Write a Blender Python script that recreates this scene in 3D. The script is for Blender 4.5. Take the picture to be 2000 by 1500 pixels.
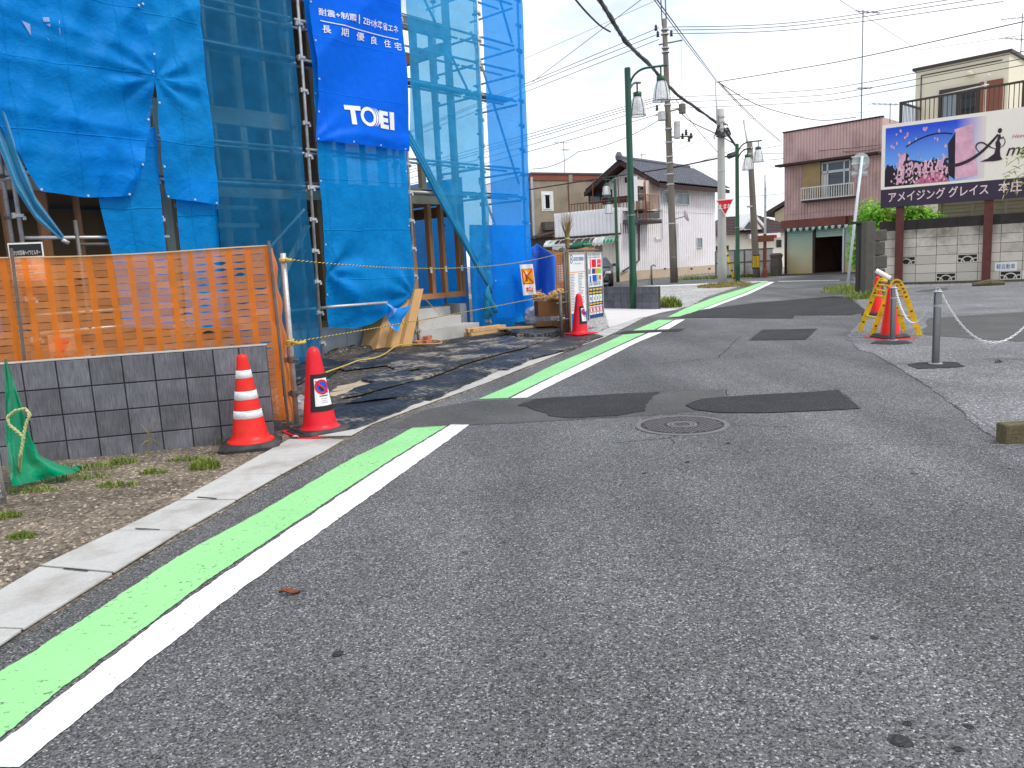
import bpy, bmesh, math, random
from mathutils import Vector, Matrix, noise
from mathutils.geometry import tessellate_polygon
for o in list(bpy.data.objects): bpy.data.objects.remove(o, do_unlink=True)
SC = bpy.context.scene; COL = SC.collection; RND = random.Random(7)
R = math.radians
# ------------------------------------------------------------------ camera
FPX = 1500.0; PITCH = R(8.8); ROLL = R(2.98); EYE = 1.3
cam_d = bpy.data.cameras.new('camera'); cam = bpy.data.objects.new('camera', cam_d); COL.objects.link(cam)
cam_d.sensor_fit = 'HORIZONTAL'; cam_d.sensor_width = 36; cam_d.lens = FPX/2000*36
cam_d.clip_start = .05; cam_d.clip_end = 3000
FW = Vector((0, math.cos(PITCH), -math.sin(PITCH)))
_r, _d = Vector((1, 0, 0)), Vector((0, -math.sin(PITCH), -math.cos(PITCH)))
RT = math.cos(ROLL)*_r + math.sin(ROLL)*_d
DN = -math.sin(ROLL)*_r + math.cos(ROLL)*_d
CAM = Vector((0, 0, EYE))
mw = Matrix.Identity(4)
for i in range(3): mw[i][0] = RT[i]; mw[i][1] = -DN[i]; mw[i][2] = -FW[i]; mw[i][3] = CAM[i]
cam.matrix_world = mw; SC.camera = cam
# ------------------------------------------------------------------ sky, sun, exposure
SUN_EL, SUN_AZ = R(56), R(118)          # azimuth clockwise from +Y: the sun stands to the right, a little behind the camera
w = bpy.data.worlds.new('World'); SC.world = w; w.use_nodes = True
nt = w.node_tree; nt.nodes.clear()
def nd(t, tp, **k):
    n = t.nodes.new(tp)
    for a, b in k.items():
        if a in n.inputs: n.inputs[a].default_value = b
        else: setattr(n, a, b)
    return n
sky = nd(nt, 'ShaderNodeTexSky', sky_type='NISHITA', sun_disc=False, sun_elevation=SUN_EL, sun_rotation=SUN_AZ, air_density=1.0, dust_density=1.5, ozone_density=1.5)
bg1 = nd(nt, 'ShaderNodeBackground', Strength=.15); nt.links.new(sky.outputs[0], bg1.inputs[0])
tc = nd(nt, 'ShaderNodeTexCoord')
mp = nd(nt, 'ShaderNodeMapping'); mp.inputs['Scale'].default_value = (1, 1, 2.6); mp.inputs['Location'].default_value = (.9, .35, .1); nt.links.new(tc.outputs['Generated'], mp.inputs[0])
n1 = nd(nt, 'ShaderNodeTexNoise', Scale=2.6, Detail=9.0, Roughness=.56, Distortion=.35); nt.links.new(mp.outputs[0], n1.inputs[0])
rp = nd(nt, 'ShaderNodeValToRGB'); nt.links.new(n1.outputs[0], rp.inputs[0])
rp.color_ramp.elements[0].position = .33; rp.color_ramp.elements[0].color = (.32, .32, .32, 1)
rp.color_ramp.elements[1].position = .51; rp.color_ramp.elements[1].color = (1, 1, 1, 1)
n2 = nd(nt, 'ShaderNodeTexNoise', Scale=4.0, Detail=6.0, Roughness=.5); nt.links.new(mp.outputs[0], n2.inputs[0])
rp2 = nd(nt, 'ShaderNodeValToRGB'); nt.links.new(n2.outputs[0], rp2.inputs[0])
rp2.color_ramp.elements[0].position = .36; rp2.color_ramp.elements[0].color = (.73, .82, .96, 1)
rp2.color_ramp.elements[1].position = .56; rp2.color_ramp.elements[1].color = (.97, .98, 1, 1)
bg2 = nd(nt, 'ShaderNodeBackground', Strength=1.0); nt.links.new(rp2.outputs[0], bg2.inputs[0])
mx = nd(nt, 'ShaderNodeMixShader'); nt.links.new(rp.outputs[0], mx.inputs[0]); nt.links.new(bg1.outputs[0], mx.inputs[1]); nt.links.new(bg2.outputs[0], mx.inputs[2])
wo = nd(nt, 'ShaderNodeOutputWorld'); nt.links.new(mx.outputs[0], wo.inputs[0])
sd = bpy.data.lights.new('sun', 'SUN'); sd.energy = 1.5; sd.angle = R(10); sd.color = (1, .96, .9)
so = bpy.data.objects.new('sun', sd); COL.objects.link(so); so.location = (20, -10, 40)
sdir = Vector((math.sin(SUN_AZ)*math.cos(SUN_EL), math.cos(SUN_AZ)*math.cos(SUN_EL), math.sin(SUN_EL)))
so.rotation_euler = sdir.to_track_quat('Z', 'Y').to_euler()
SC.view_settings.view_transform = 'Standard'; SC.view_settings.look = 'None'; SC.view_settings.exposure = .45; SC.view_settings.gamma = 1
SC.view_settings.use_curve_mapping = False
SC.cycles.transparent_max_bounces = 16
# ------------------------------------------------------------------ pixel -> place helpers
def ray(x, y): return FW + RT*((x-1000)/FPX) + DN*((y-750)/FPX)
def gp(x, y, z=0.0):
    d = ray(x, y); return CAM + d*((z-EYE)/d.z)
def pd(x, y, D): return CAM + ray(x, y)*D           # a point at forward depth D
def vh(x, y, P):                                    # height at which the pixel's ray passes the upright through P
    d = ray(x, y); t = (d.x*P.x+d.y*P.y)/(d.x**2+d.y**2); return EYE + d.z*t
class Fr:                                           # a vertical plane: s along, o out towards the viewer, z up
    def __init__(s, P, az, flip=False):
        s.P = Vector((P[0], P[1], 0)); s.d = Vector((math.sin(R(az)), math.cos(R(az)), 0)); s.n = Vector((s.d.y, -s.d.x, 0))
    def p(s, a, o, z): return s.P + s.d*a + s.n*o + Vector((0, 0, z))
    def px(s, x, y, o=0.0):
        r = ray(x, y); t = ((s.P + s.n*o - CAM).dot(s.n))/r.dot(s.n); q = CAM + r*t - s.P
        return q.dot(s.d), q.z
    def w(s, v): q = v - s.P; return q.dot(s.d), q.dot(s.n), q.z
def S(r, g, b):
    f = lambda c: ((c/255+.055)/1.055)**2.4 if c > 10.3 else c/255/12.92
    return (f(r), f(g), f(b))
# ------------------------------------------------------------------ meshes
BASE = {}
class MB:
    def __init__(s): s.v = []; s.f = []; s.m = []
    def add(s, vs, fs, mi=0):
        k = len(s.v); s.v += [Vector(v) for v in vs]
        for f in fs: s.f.append([i+k for i in f]); s.m.append(mi)
        return s
    def hexa(s, q, mi=0): return s.add(q, [(0, 3, 2, 1), (4, 5, 6, 7), (0, 1, 5, 4), (1, 2, 6, 5), (2, 3, 7, 6), (3, 0, 4, 7)], mi)
    def box(s, x0, x1, y0, y1, z0, z1, mi=0, M=None):
        q = [Vector(c) for c in ((x0, y0, z0), (x1, y0, z0), (x1, y1, z0), (x0, y1, z0), (x0, y0, z1), (x1, y0, z1), (x1, y1, z1), (x0, y1, z1))]
        if M is not None: q = [M @ c for c in q]
        return s.hexa(q, mi)
    def fb(s, fr, a0, a1, o0, o1, z0, z1, mi=0):
        return s.hexa([fr.p(a0, o1, z0), fr.p(a1, o1, z0), fr.p(a1, o0, z0), fr.p(a0, o0, z0), fr.p(a0, o1, z1), fr.p(a1, o1, z1), fr.p(a1, o0, z1), fr.p(a0, o0, z1)], mi)
    def tube(s, pts, r, n=8, caps=True, mi=0):
        pts = [Vector(p) for p in pts]; k = len(pts); rs = r if isinstance(r, (list, tuple)) else [r]*k
        vs = []; prev = None
        for i, p in enumerate(pts):
            t = (pts[min(i+1, k-1)]-pts[max(i-1, 0)])
            if t.length < 1e-9: t = Vector((0, 0, 1))
            t.normalize()
            a = prev if prev is not None else (Vector((0, 0, 1)) if abs(t.z) < .9 else Vector((1, 0, 0)))
            a = (a - t*a.dot(t))
            if a.length < 1e-6: a = t.orthogonal()
            a.normalize(); prev = a; b = t.cross(a)
            vs += [p + (a*math.cos(2*math.pi*j/n)+b*math.sin(2*math.pi*j/n))*rs[i] for j in range(n)]
        fs = [(i*n+j, i*n+(j+1) % n, (i+1)*n+(j+1) % n, (i+1)*n+j) for i in range(k-1) for j in range(n)]
        if caps: fs += [tuple(range(n-1, -1, -1)), tuple((k-1)*n+j for j in range(n))]
        return s.add(vs, fs, mi)
    def lathe(s, prof, c=(0, 0, 0), n=24, mi=0, capb=False, capt=True):
        c = Vector(c); vs = []
        for r, z in prof: vs += [c+Vector((r*math.cos(2*math.pi*j/n), r*math.sin(2*math.pi*j/n), z)) for j in range(n)]
        k = len(prof); fs = [(i*n+j, i*n+(j+1) % n, (i+1)*n+(j+1) % n, (i+1)*n+j) for i in range(k-1) for j in range(n)]
        if capb: fs.append(tuple(range(n-1, -1, -1)))
        if capt: fs.append(tuple((k-1)*n+j for j in range(n)))
        return s.add(vs, fs, mi)
    def poly(s, pts, mi=0):                         # flat polygon, may be concave
        pts = [Vector(p) for p in pts]
        tri = tessellate_polygon([pts])
        nrm = Vector((0, 0, 0))
        for i in range(len(pts)): a, b = pts[i], pts[(i+1) % len(pts)]; nrm += a.cross(b)
        fs = []
        for t in tri:
            q = (pts[t[1]]-pts[t[0]]).cross(pts[t[2]]-pts[t[0]])
            fs.append(t if q.dot(nrm) >= 0 else (t[0], t[2], t[1]))
        return s.add(pts, fs, mi)
    def prism(s, pts, up, mi=0):                    # polygon pts extruded by vector up
        pts = [Vector(p) for p in pts]; up = Vector(up); k = len(pts)
        nrm = Vector((0, 0, 0))
        for i in range(k): nrm += pts[i].cross(pts[(i+1) % k])
        if nrm.dot(up) < 0: pts.reverse()
        s.poly([p+up for p in pts], mi); s.poly(list(reversed(pts)), mi)
        return s.add(pts+[p+up for p in pts], [(i, (i+1) % k, k+(i+1) % k, k+i) for i in range(k)], mi)
    def grid(s, fn, nu, nv, mi=0):
        vs = [fn(i/nu, j/nv) for j in range(nv+1) for i in range(nu+1)]
        return s.add(vs, [(j*(nu+1)+i, j*(nu+1)+i+1, (j+1)*(nu+1)+i+1, (j+1)*(nu+1)+i) for j in range(nv) for i in range(nu)], mi)
    def build(s, name, mats, parent=None, loc=None, smooth=False, label=None, cat=None, group=None, kind=None, bevel=0, thick=0):
        base = Vector(loc) if loc is not None else (BASE[parent.name] if parent is not None else Vector((0, 0, 0)))
        me = bpy.data.meshes.new(name); me.from_pydata([tuple(v-base) for v in s.v], [], s.f); me.update()
        ms = mats if isinstance(mats, (list, tuple)) else [mats]
        for m in ms: me.materials.append(M[m] if isinstance(m, str) else m)
        if len(ms) > 1: me.polygons.foreach_set('material_index', s.m)
        if smooth: me.polygons.foreach_set('use_smooth', [True]*len(s.f))
        o = bpy.data.objects.new(name, me); COL.objects.link(o); BASE[o.name] = base
        if parent is not None: o.parent = parent
        else: o.location = base
        if bevel:
            b = o.modifiers.new('b', 'BEVEL'); b.width = bevel; b.segments = 2; b.limit_method = 'ANGLE'
        if thick:
            b = o.modifiers.new('t', 'SOLIDIFY'); b.thickness = thick
        return tag(o, label, cat, group, kind)
def tag(o, label=None, cat=None, group=None, kind=None):
    for k, v in (('label', label), ('category', cat), ('group', group), ('kind', kind)):
        if v: o[k] = v
    return o
def T(name, label, cat, loc=(0, 0, 0), group=None):
    o = bpy.data.objects.new(name, None); COL.objects.link(o); o.empty_display_size = .1; o.location = loc; BASE[o.name] = Vector(loc)
    return tag(o, label, cat, group)
def inst(src, parent, M4, name=None):               # a part that shares its mesh
    o = bpy.data.objects.new(name or src.name.split('.')[0], src.data); COL.objects.link(o); o.parent = parent; o.matrix_local = M4; BASE[o.name] = BASE[parent.name]
    return o
def copy_tree(o, parent=None):
    c = o.copy(); COL.objects.link(c); c.parent = parent; BASE[c.name] = BASE[o.name]
    for ch in list(o.children): copy_tree(ch, c)
    return c
def arc(c, a, b, t0, t1, n): return [c + a*math.cos(t0+(t1-t0)*i/n) + b*math.sin(t0+(t1-t0)*i/n) for i in range(n+1)]
def lerp_poly(pts, t):                              # pts [(key, val)] sorted by key
    if t <= pts[0][0]: a, b = pts[0], pts[1]
    elif t >= pts[-1][0]: a, b = pts[-2], pts[-1]
    else:
        for a, b in zip(pts, pts[1:]):
            if a[0] <= t <= b[0]: break
    k = (t-a[0])/((b[0]-a[0]) or 1e-9); return a[1]+(b[1]-a[1])*k
# ------------------------------------------------------------------ materials
M = {}
def principled(name):
    m = bpy.data.materials.new(name); m.use_nodes = True; t = m.node_tree; M[name] = m
    return m, t, t.nodes['Principled BSDF'], t.nodes['Material Output']
def mk(name, col, rough=.8, var=.15, sc=5., bump=0., bsc=60., metal=0., spec=.35, fine=.08, fsc=70., stretch=None, dirt=None, dsc=2., damt=.5):
    m, t, p, out = principled(name)
    co = nd(t, 'ShaderNodeTexCoord').outputs['Object']
    if stretch:
        mp = nd(t, 'ShaderNodeMapping'); mp.inputs['Scale'].default_value = stretch; t.links.new(co, mp.inputs[0]); co = mp.outputs[0]
    a = nd(t, 'ShaderNodeTexNoise', Scale=sc, Detail=5., Roughness=.6); t.links.new(co, a.inputs[0])
    b = nd(t, 'ShaderNodeTexNoise', Scale=fsc, Detail=3., Roughness=.6); t.links.new(co, b.inputs[0])
    m1 = nd(t, 'ShaderNodeMapRange'); t.links.new(a.outputs[0], m1.inputs[0]); m1.inputs[1].default_value = .25; m1.inputs[2].default_value = .75; m1.inputs[3].default_value = 1-var; m1.inputs[4].default_value = 1+var
    m2 = nd(t, 'ShaderNodeMapRange'); t.links.new(b.outputs[0], m2.inputs[0]); m2.inputs[1].default_value = .25; m2.inputs[2].default_value = .75; m2.inputs[3].default_value = 1-fine; m2.inputs[4].default_value = 1+fine
    mu = nd(t, 'ShaderNodeMath', operation='MULTIPLY'); t.links.new(m1.outputs[0], mu.inputs[0]); t.links.new(m2.outputs[0], mu.inputs[1])
    vm = nd(t, 'ShaderNodeVectorMath', operation='SCALE'); vm.inputs[0].default_value = col; t.links.new(mu.outputs[0], vm.inputs['Scale']); c = vm.outputs[0]
    if dirt:
        d = nd(t, 'ShaderNodeTexNoise', Scale=dsc, Detail=8., Roughness=.65); t.links.new(co, d.inputs[0])
        dr = nd(t, 'ShaderNodeMapRange'); t.links.new(d.outputs[0], dr.inputs[0]); dr.inputs[1].default_value = .48; dr.inputs[2].default_value = .68; dr.inputs[3].default_value = 0; dr.inputs[4].default_value = damt
        mxn = nd(t, 'ShaderNodeMix', data_type='RGBA'); t.links.new(dr.outputs[0], mxn.inputs[0]); t.links.new(c, mxn.inputs[6]); mxn.inputs[7].default_value = (*dirt, 1); c = mxn.outputs[2]
    t.links.new(c, p.inputs['Base Color'])
    p.inputs['Roughness'].default_value = rough; p.inputs['Metallic'].default_value = metal; p.inputs['Specular IOR Level'].default_value = spec
    if bump:
        e = nd(t, 'ShaderNodeTexNoise', Scale=bsc, Detail=4.); t.links.new(co, e.inputs[0])
        bp = nd(t, 'ShaderNodeBump', Strength=bump, Distance=.01); t.links.new(e.outputs[0], bp.inputs['Height']); t.links.new(bp.outputs[0], p.inputs['Normal'])
    return m
def mk_asphalt(name, lo, hi, cell=130., stain=.2, sparse=.9, hue=(1, 1, 1.02), big=.5, tracks=0.):
    m, t, p, out = principled(name)
    co = nd(t, 'ShaderNodeTexCoord').outputs['Object']
    v = nd(t, 'ShaderNodeTexVoronoi', Scale=cell); t.links.new(co, v.inputs[0])
    sx = nd(t, 'ShaderNodeSeparateColor'); t.links.new(v.outputs['Color'], sx.inputs[0])
    r = nd(t, 'ShaderNodeValToRGB'); t.links.new(sx.outputs[0], r.inputs[0])
    e = r.color_ramp.elements; e[0].position = 0; e[0].color = (*[lo*h for h in hue], 1); e[1].position = 1; e[1].color = (*[min(.9, hi*2.3)*h for h in hue], 1)
    x = e.new(.35); x.color = (*[(lo*.6+hi*.4)*h for h in hue], 1)
    x = e.new(sparse); x.color = (*[hi*h for h in hue], 1)
    a = nd(t, 'ShaderNodeTexNoise', Scale=big, Detail=7., Roughness=.62); t.links.new(co, a.inputs[0])
    b = nd(t, 'ShaderNodeTexNoise', Scale=300., Detail=2.); t.links.new(co, b.inputs[0])
    m1 = nd(t, 'ShaderNodeMapRange'); t.links.new(a.outputs[0], m1.inputs[0]); m1.inputs[1].default_value = .3; m1.inputs[2].default_value = .7; m1.inputs[3].default_value = 1-stain; m1.inputs[4].default_value = 1+stain
    m2 = nd(t, 'ShaderNodeMapRange'); t.links.new(b.outputs[0], m2.inputs[0]); m2.inputs[1].default_value = .3; m2.inputs[2].default_value = .7; m2.inputs[3].default_value = .7; m2.inputs[4].default_value = 1.3
    # small scattered tar spots
    q = nd(t, 'ShaderNodeTexNoise', Scale=9., Detail=3., Roughness=.5); t.links.new(co, q.inputs[0])
    m3 = nd(t, 'ShaderNodeMapRange'); t.links.new(q.outputs[0], m3.inputs[0]); m3.inputs[1].default_value = .7; m3.inputs[2].default_value = .74; m3.inputs[3].default_value = 1; m3.inputs[4].default_value = .45
    mu = nd(t, 'ShaderNodeMath', operation='MULTIPLY'); t.links.new(m1.outputs[0], mu.inputs[0]); t.links.new(m2.outputs[0], mu.inputs[1])
    if tracks:                                       # long worn and dusty streaks along the road
        mp = nd(t, 'ShaderNodeMapping'); mp.inputs['Rotation'].default_value = (0, 0, .33); mp.inputs['Scale'].default_value = (1.1, .12, 1); t.links.new(co, mp.inputs[0])
        g = nd(t, 'ShaderNodeTexNoise', Scale=1.0, Detail=4., Roughness=.55); t.links.new(mp.outputs[0], g.inputs[0])
        m5 = nd(t, 'ShaderNodeMapRange'); t.links.new(g.outputs[0], m5.inputs[0]); m5.inputs[1].default_value = .3; m5.inputs[2].default_value = .7; m5.inputs[3].default_value = 1-tracks; m5.inputs[4].default_value = 1+tracks
        mu0 = mu; mu = nd(t, 'ShaderNodeMath', operation='MULTIPLY'); t.links.new(mu0.outputs[0], mu.inputs[0]); t.links.new(m5.outputs[0], mu.inputs[1])
    mu2 = nd(t, 'ShaderNodeMath', operation='MULTIPLY'); t.links.new(mu.outputs[0], mu2.inputs[0]); t.links.new(m3.outputs[0], mu2.inputs[1])
    vm = nd(t, 'ShaderNodeVectorMath', operation='SCALE'); t.links.new(r.outputs[0], vm.inputs[0]); t.links.new(mu2.outputs[0], vm.inputs['Scale']); t.links.new(vm.outputs[0], p.inputs['Base Color'])
    p.inputs['Roughness'].default_value = .85; p.inputs['Specular IOR Level'].default_value = .3
    bp = nd(t, 'ShaderNodeBump', Strength=.8, Distance=.005); t.links.new(v.outputs['Distance'], bp.inputs['Height']); bp.invert = True; t.links.new(bp.outputs[0], p.inputs['Normal'])
    return m
def mk_paint(name, col, road, wear=.67, ):            # road paint with chips that show the asphalt
    m, t, p, out = principled(name)
    co = nd(t, 'ShaderNodeTexCoord').outputs['Object']
    a = nd(t, 'ShaderNodeTexNoise', Scale=38., Detail=6., Roughness=.7); t.links.new(co, a.inputs[0])
    b = nd(t, 'ShaderNodeTexNoise', Scale=2.2, Detail=4.); t.links.new(co, b.inputs[0])
    ad = nd(t, 'ShaderNodeMath', operation='MULTIPLY_ADD'); t.links.new(b.outputs[0], ad.inputs[0]); ad.inputs[1].default_value = .22; t.links.new(a.outputs[0], ad.inputs[2])
    mr = nd(t, 'ShaderNodeMapRange'); t.links.new(ad.outputs[0], mr.inputs[0]); mr.inputs[1].default_value = wear+.11; mr.inputs[2].default_value = wear+.17
    g = nd(t, 'ShaderNodeTexNoise', Scale=1.3, Detail=6.); t.links.new(co, g.inputs[0])
    m1 = nd(t, 'ShaderNodeMapRange'); t.links.new(g.outputs[0], m1.inputs[0]); m1.inputs[1].default_value = .3; m1.inputs[2].default_value = .7; m1.inputs[3].default_value = .88; m1.inputs[4].default_value = 1.08
    vm = nd(t, 'ShaderNodeVectorMath', operation='SCALE'); vm.inputs[0].default_value = col; t.links.new(m1.outputs[0], vm.inputs['Scale'])
    mxn = nd(t, 'ShaderNodeMix', data_type='RGBA'); t.links.new(mr.outputs[0], mxn.inputs[0]); t.links.new(vm.outputs[0], mxn.inputs[6]); mxn.inputs[7].default_value = (*road, 1)
    t.links.new(mxn.outputs[2], p.inputs['Base Color']); p.inputs['Roughness'].default_value = .7
    v = nd(t, 'ShaderNodeTexVoronoi', Scale=120.); t.links.new(co, v.inputs[0])
    bp = nd(t, 'ShaderNodeBump', Strength=.22, Distance=.003); t.links.new(v.outputs['Distance'], bp.inputs['Height']); t.links.new(bp.outputs[0], p.inputs['Normal'])
    return m
def mk_net(name, col, see=.4, trans=.45, tint=None, var=.18, bump=.25, gloss=.35, crease=0., rnd=0.):   # woven sheet: diffuse + light passing through + open weave
    m, t, p, out = principled(name); t.nodes.remove(p)
    co = nd(t, 'ShaderNodeTexCoord').outputs['Object']
    a = nd(t, 'ShaderNodeTexNoise', Scale=2.3, Detail=7., Roughness=.65); t.links.new(co, a.inputs[0])
    m1 = nd(t, 'ShaderNodeMapRange'); t.links.new(a.outputs[0], m1.inputs[0]); m1.inputs[1].default_value = .3; m1.inputs[2].default_value = .7; m1.inputs[3].default_value = 1-var; m1.inputs[4].default_value = 1+var
    vm = nd(t, 'ShaderNodeVectorMath', operation='SCALE'); vm.inputs[0].default_value = col; t.links.new(m1.outputs[0], vm.inputs['Scale'])
    if rnd:                                          # every strip has faded a little differently
        g_ = nd(t, 'ShaderNodeNewGeometry'); mr_ = nd(t, 'ShaderNodeMapRange'); t.links.new(g_.outputs['Random Per Island'], mr_.inputs[0]); mr_.inputs[3].default_value = 1-rnd; mr_.inputs[4].default_value = 1+rnd*.35
        mu_ = nd(t, 'ShaderNodeMath', operation='MULTIPLY'); t.links.new(m1.outputs[0], mu_.inputs[0]); t.links.new(mr_.outputs[0], mu_.inputs[1]); t.links.new(mu_.outputs[0], vm.inputs['Scale'])
    d = nd(t, 'ShaderNodeBsdfDiffuse'); tr = nd(t, 'ShaderNodeBsdfTranslucent'); gl = nd(t, 'ShaderNodeBsdfGlossy', Roughness=.45); tp = nd(t, 'ShaderNodeBsdfTransparent')
    gl.inputs[0].default_value = (1, 1, 1, 1); tp.inputs[0].default_value = (*(tint or (.8, .9, 1)), 1)
    t.links.new(vm.outputs[0], d.inputs[0]); t.links.new(vm.outputs[0], tr.inputs[0])
    e = nd(t, 'ShaderNodeTexNoise', Scale=14., Detail=7., Roughness=.6, Distortion=.6); t.links.new(co, e.inputs[0])
    bp = nd(t, 'ShaderNodeBump', Strength=bump, Distance=.03); t.links.new(e.outputs[0], bp.inputs['Height'])
    if crease:                                       # fold marks left from how the sheet was packed
        dp = nd(t, 'ShaderNodeVectorMath', operation='DOT_PRODUCT'); t.links.new(co, dp.inputs[0]); dp.inputs[1].default_value = (math.sin(R(41)), math.cos(R(41)), 0)
        sx = nd(t, 'ShaderNodeSeparateXYZ'); t.links.new(co, sx.inputs[0]); cb = nd(t, 'ShaderNodeCombineXYZ'); t.links.new(dp.outputs['Value'], cb.inputs[0]); t.links.new(sx.outputs[2], cb.inputs[1])
        w_ = nd(t, 'ShaderNodeTexNoise', Scale=1.5, Detail=3.); t.links.new(co, w_.inputs[0]); vs = nd(t, 'ShaderNodeVectorMath', operation='MULTIPLY_ADD'); t.links.new(w_.outputs['Color'], vs.inputs[0]); vs.inputs[1].default_value = (.09, .09, 0); t.links.new(cb.outputs[0], vs.inputs[2])
        bk_ = nd(t, 'ShaderNodeTexBrick', Scale=1.0); t.links.new(vs.outputs[0], bk_.inputs[0]); bk_.offset = 0; bk_.inputs['Mortar Size'].default_value = .012; bk_.inputs['Mortar Smooth'].default_value = 1.; bk_.inputs['Brick Width'].default_value = .62; bk_.inputs['Row Height'].default_value = .78
        b2 = nd(t, 'ShaderNodeBump', Strength=crease, Distance=.012); t.links.new(bk_.outputs['Fac'], b2.inputs['Height']); t.links.new(bp.outputs[0], b2.inputs['Normal'])
        # sharp criss-cross wrinkles
        w2 = nd(t, 'ShaderNodeTexVoronoi', Scale=2.6, feature='DISTANCE_TO_EDGE'); t.links.new(vs.outputs[0], w2.inputs[0]); mr = nd(t, 'ShaderNodeMapRange'); t.links.new(w2.outputs[0], mr.inputs[0]); mr.inputs[2].default_value = .09
        b3 = nd(t, 'ShaderNodeBump', Strength=crease*.3, Distance=.012); t.links.new(mr.outputs[0], b3.inputs['Height']); t.links.new(b2.outputs[0], b3.inputs['Normal']); bp = b3
    for x in (d, gl): t.links.new(bp.outputs[0], x.inputs['Normal'])
    x1 = nd(t, 'ShaderNodeMixShader', Fac=trans); t.links.new(d.outputs[0], x1.inputs[1]); t.links.new(tr.outputs[0], x1.inputs[2])
    fr0 = nd(t, 'ShaderNodeFresnel', IOR=1.3); fr = nd(t, 'ShaderNodeMath', operation='MULTIPLY'); t.links.new(fr0.outputs[0], fr.inputs[0]); fr.inputs[1].default_value = gloss
    x2 = nd(t, 'ShaderNodeMixShader'); t.links.new(fr.outputs[0], x2.inputs[0]); t.links.new(x1.outputs[0], x2.inputs[1]); t.links.new(gl.outputs[0], x2.inputs[2])
    x3 = nd(t, 'ShaderNodeMixShader', Fac=see); t.links.new(x2.outputs[0], x3.inputs[1]); t.links.new(tp.outputs[0], x3.inputs[2])
    t.links.new(x3.outputs[0], out.inputs[0]); return m
mk_asphalt('asphalt', .028, .19, 160., .26, .9, (1, 1, 1.02), tracks=.24)
mk_asphalt('asphalt_far', .09, .2, 90., .18, .9)
mk_asphalt('patch_dark', .012, .05, 150., .3, .95, (1, 1, 1.06), 1.2)
mk_asphalt('patch_mid', .07, .12, 200., .22, .95, (1.02, 1, .98), 1.2)
mk_asphalt('lot', .08, .23, 95., .28, .9, (1, 1, 1.02), .8)
mk_asphalt('gravel_pale', .16, .5, 38., .2, .85, (1, .98, .96), .9)
mk_asphalt('gravel_dark', .07, .3, 30., .3, .85, (1, .98, .97), .9)
mk_asphalt('dirt', .055, .2, 60., .45, .92, (1.18, .96, .74), 1.6)
mk_asphalt('soil', .03, .1, 26., .4, .93, (1.1, .95, .82), 1.4)
mk_paint('paint_green', (.29, .66, .27), (.11, .11, .11), .60)
mk_paint('paint_white', (.86, .86, .87), (.15, .15, .15), .61)
mk('crack', (.02, .02, .02), .9)
mk('slab', S(182, 181, 178), .85, .14, 1.4, .25, 160, fine=.1, dirt=S(120, 110, 98), dsc=3., damt=.45)
mk('apron', S(206, 202, 200), .85, .06, 1., .2, 200, fine=.08, fsc=120)
def mk_mat(name, t0=.76, sc=17.):                                    # black rubber with moulded studs and dried mud
    m, t, p, out = principled(name); co = nd(t, 'ShaderNodeNewGeometry').outputs['Position']
    mp = nd(t, 'ShaderNodeMapping'); mp.inputs['Rotation'].default_value = (0, 0, .75); mp.inputs['Scale'].default_value = (1, .55, 1); t.links.new(co, mp.inputs[0])
    v = nd(t, 'ShaderNodeTexVoronoi', Scale=sc, Randomness=.35); t.links.new(mp.outputs[0], v.inputs[0])
    n = nd(t, 'ShaderNodeTexNoise', Scale=1.7, Detail=7., Roughness=.62); t.links.new(co, n.inputs[0])
    n2_ = nd(t, 'ShaderNodeTexNoise', Scale=30., Detail=4., Roughness=.7); t.links.new(co, n2_.inputs[0])
    a = nd(t, 'ShaderNodeMath', operation='MULTIPLY_ADD'); t.links.new(v.outputs['Distance'], a.inputs[0]); a.inputs[1].default_value = .32; t.links.new(n.outputs[0], a.inputs[2])
    b = nd(t, 'ShaderNodeMath', operation='MULTIPLY_ADD'); t.links.new(n2_.outputs[0], b.inputs[0]); b.inputs[1].default_value = .25; t.links.new(a.outputs[0], b.inputs[2])
    r = nd(t, 'ShaderNodeValToRGB'); t.links.new(b.outputs[0], r.inputs[0]); e = r.color_ramp.elements
    e[0].position = t0; e[0].color = (.014, .015, .018, 1); e[1].position = t0+.24; e[1].color = (*S(150, 138, 122), 1); x = e.new(t0+.12); x.color = (.045, .044, .044, 1)
    t.links.new(r.outputs[0], p.inputs['Base Color']); p.inputs['Roughness'].default_value = .5; p.inputs['Specular IOR Level'].default_value = .45
    bp = nd(t, 'ShaderNodeBump', Strength=.9, Distance=.02); bp.invert = True; t.links.new(v.outputs['Distance'], bp.inputs['Height']); t.links.new(bp.outputs[0], p.inputs['Normal'])
mk_mat('mat')
mk_mat('mat_stud', .69, 13.)
mk('galv', S(196, 198, 198), .45, .2, 18, .15, 90, metal=.45, fine=.2, dirt=S(120, 100, 84), dsc=9, damt=.5)
mk('galv_dark', S(112, 110, 106), .6, .3, 14, .2, 90, metal=.4, fine=.2, dirt=S(98, 70, 50), dsc=7, damt=.6)
mk('steel', S(128, 127, 128), .3, .1, 10, metal=.85, fine=.05)
mk('concrete', S(150, 147, 140), .9, .14, 1.6, .25, 80, fine=.1, dirt=S(96, 90, 82), dsc=1.6, damt=.45)
mk('found', S(190, 188, 184), .9, .12, 1.8, .2, 60, fine=.07, dirt=S(110, 106, 100), dsc=1.4, damt=.4)
mk('timber', S(168, 116, 74), .75, .2, 3, .1, 60, stretch=(1, 1, .12), fine=.15)
mk('timber_pale', S(196, 168, 132), .75, .18, 3, .1, 60, stretch=(1, 1, .12), fine=.15)
mk('ply', S(172, 138, 98), .8, .15, 2, fine=.12)
mk('card', S(200, 158, 106), .85, .08, 4, .1, 60, fine=.06)
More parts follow.
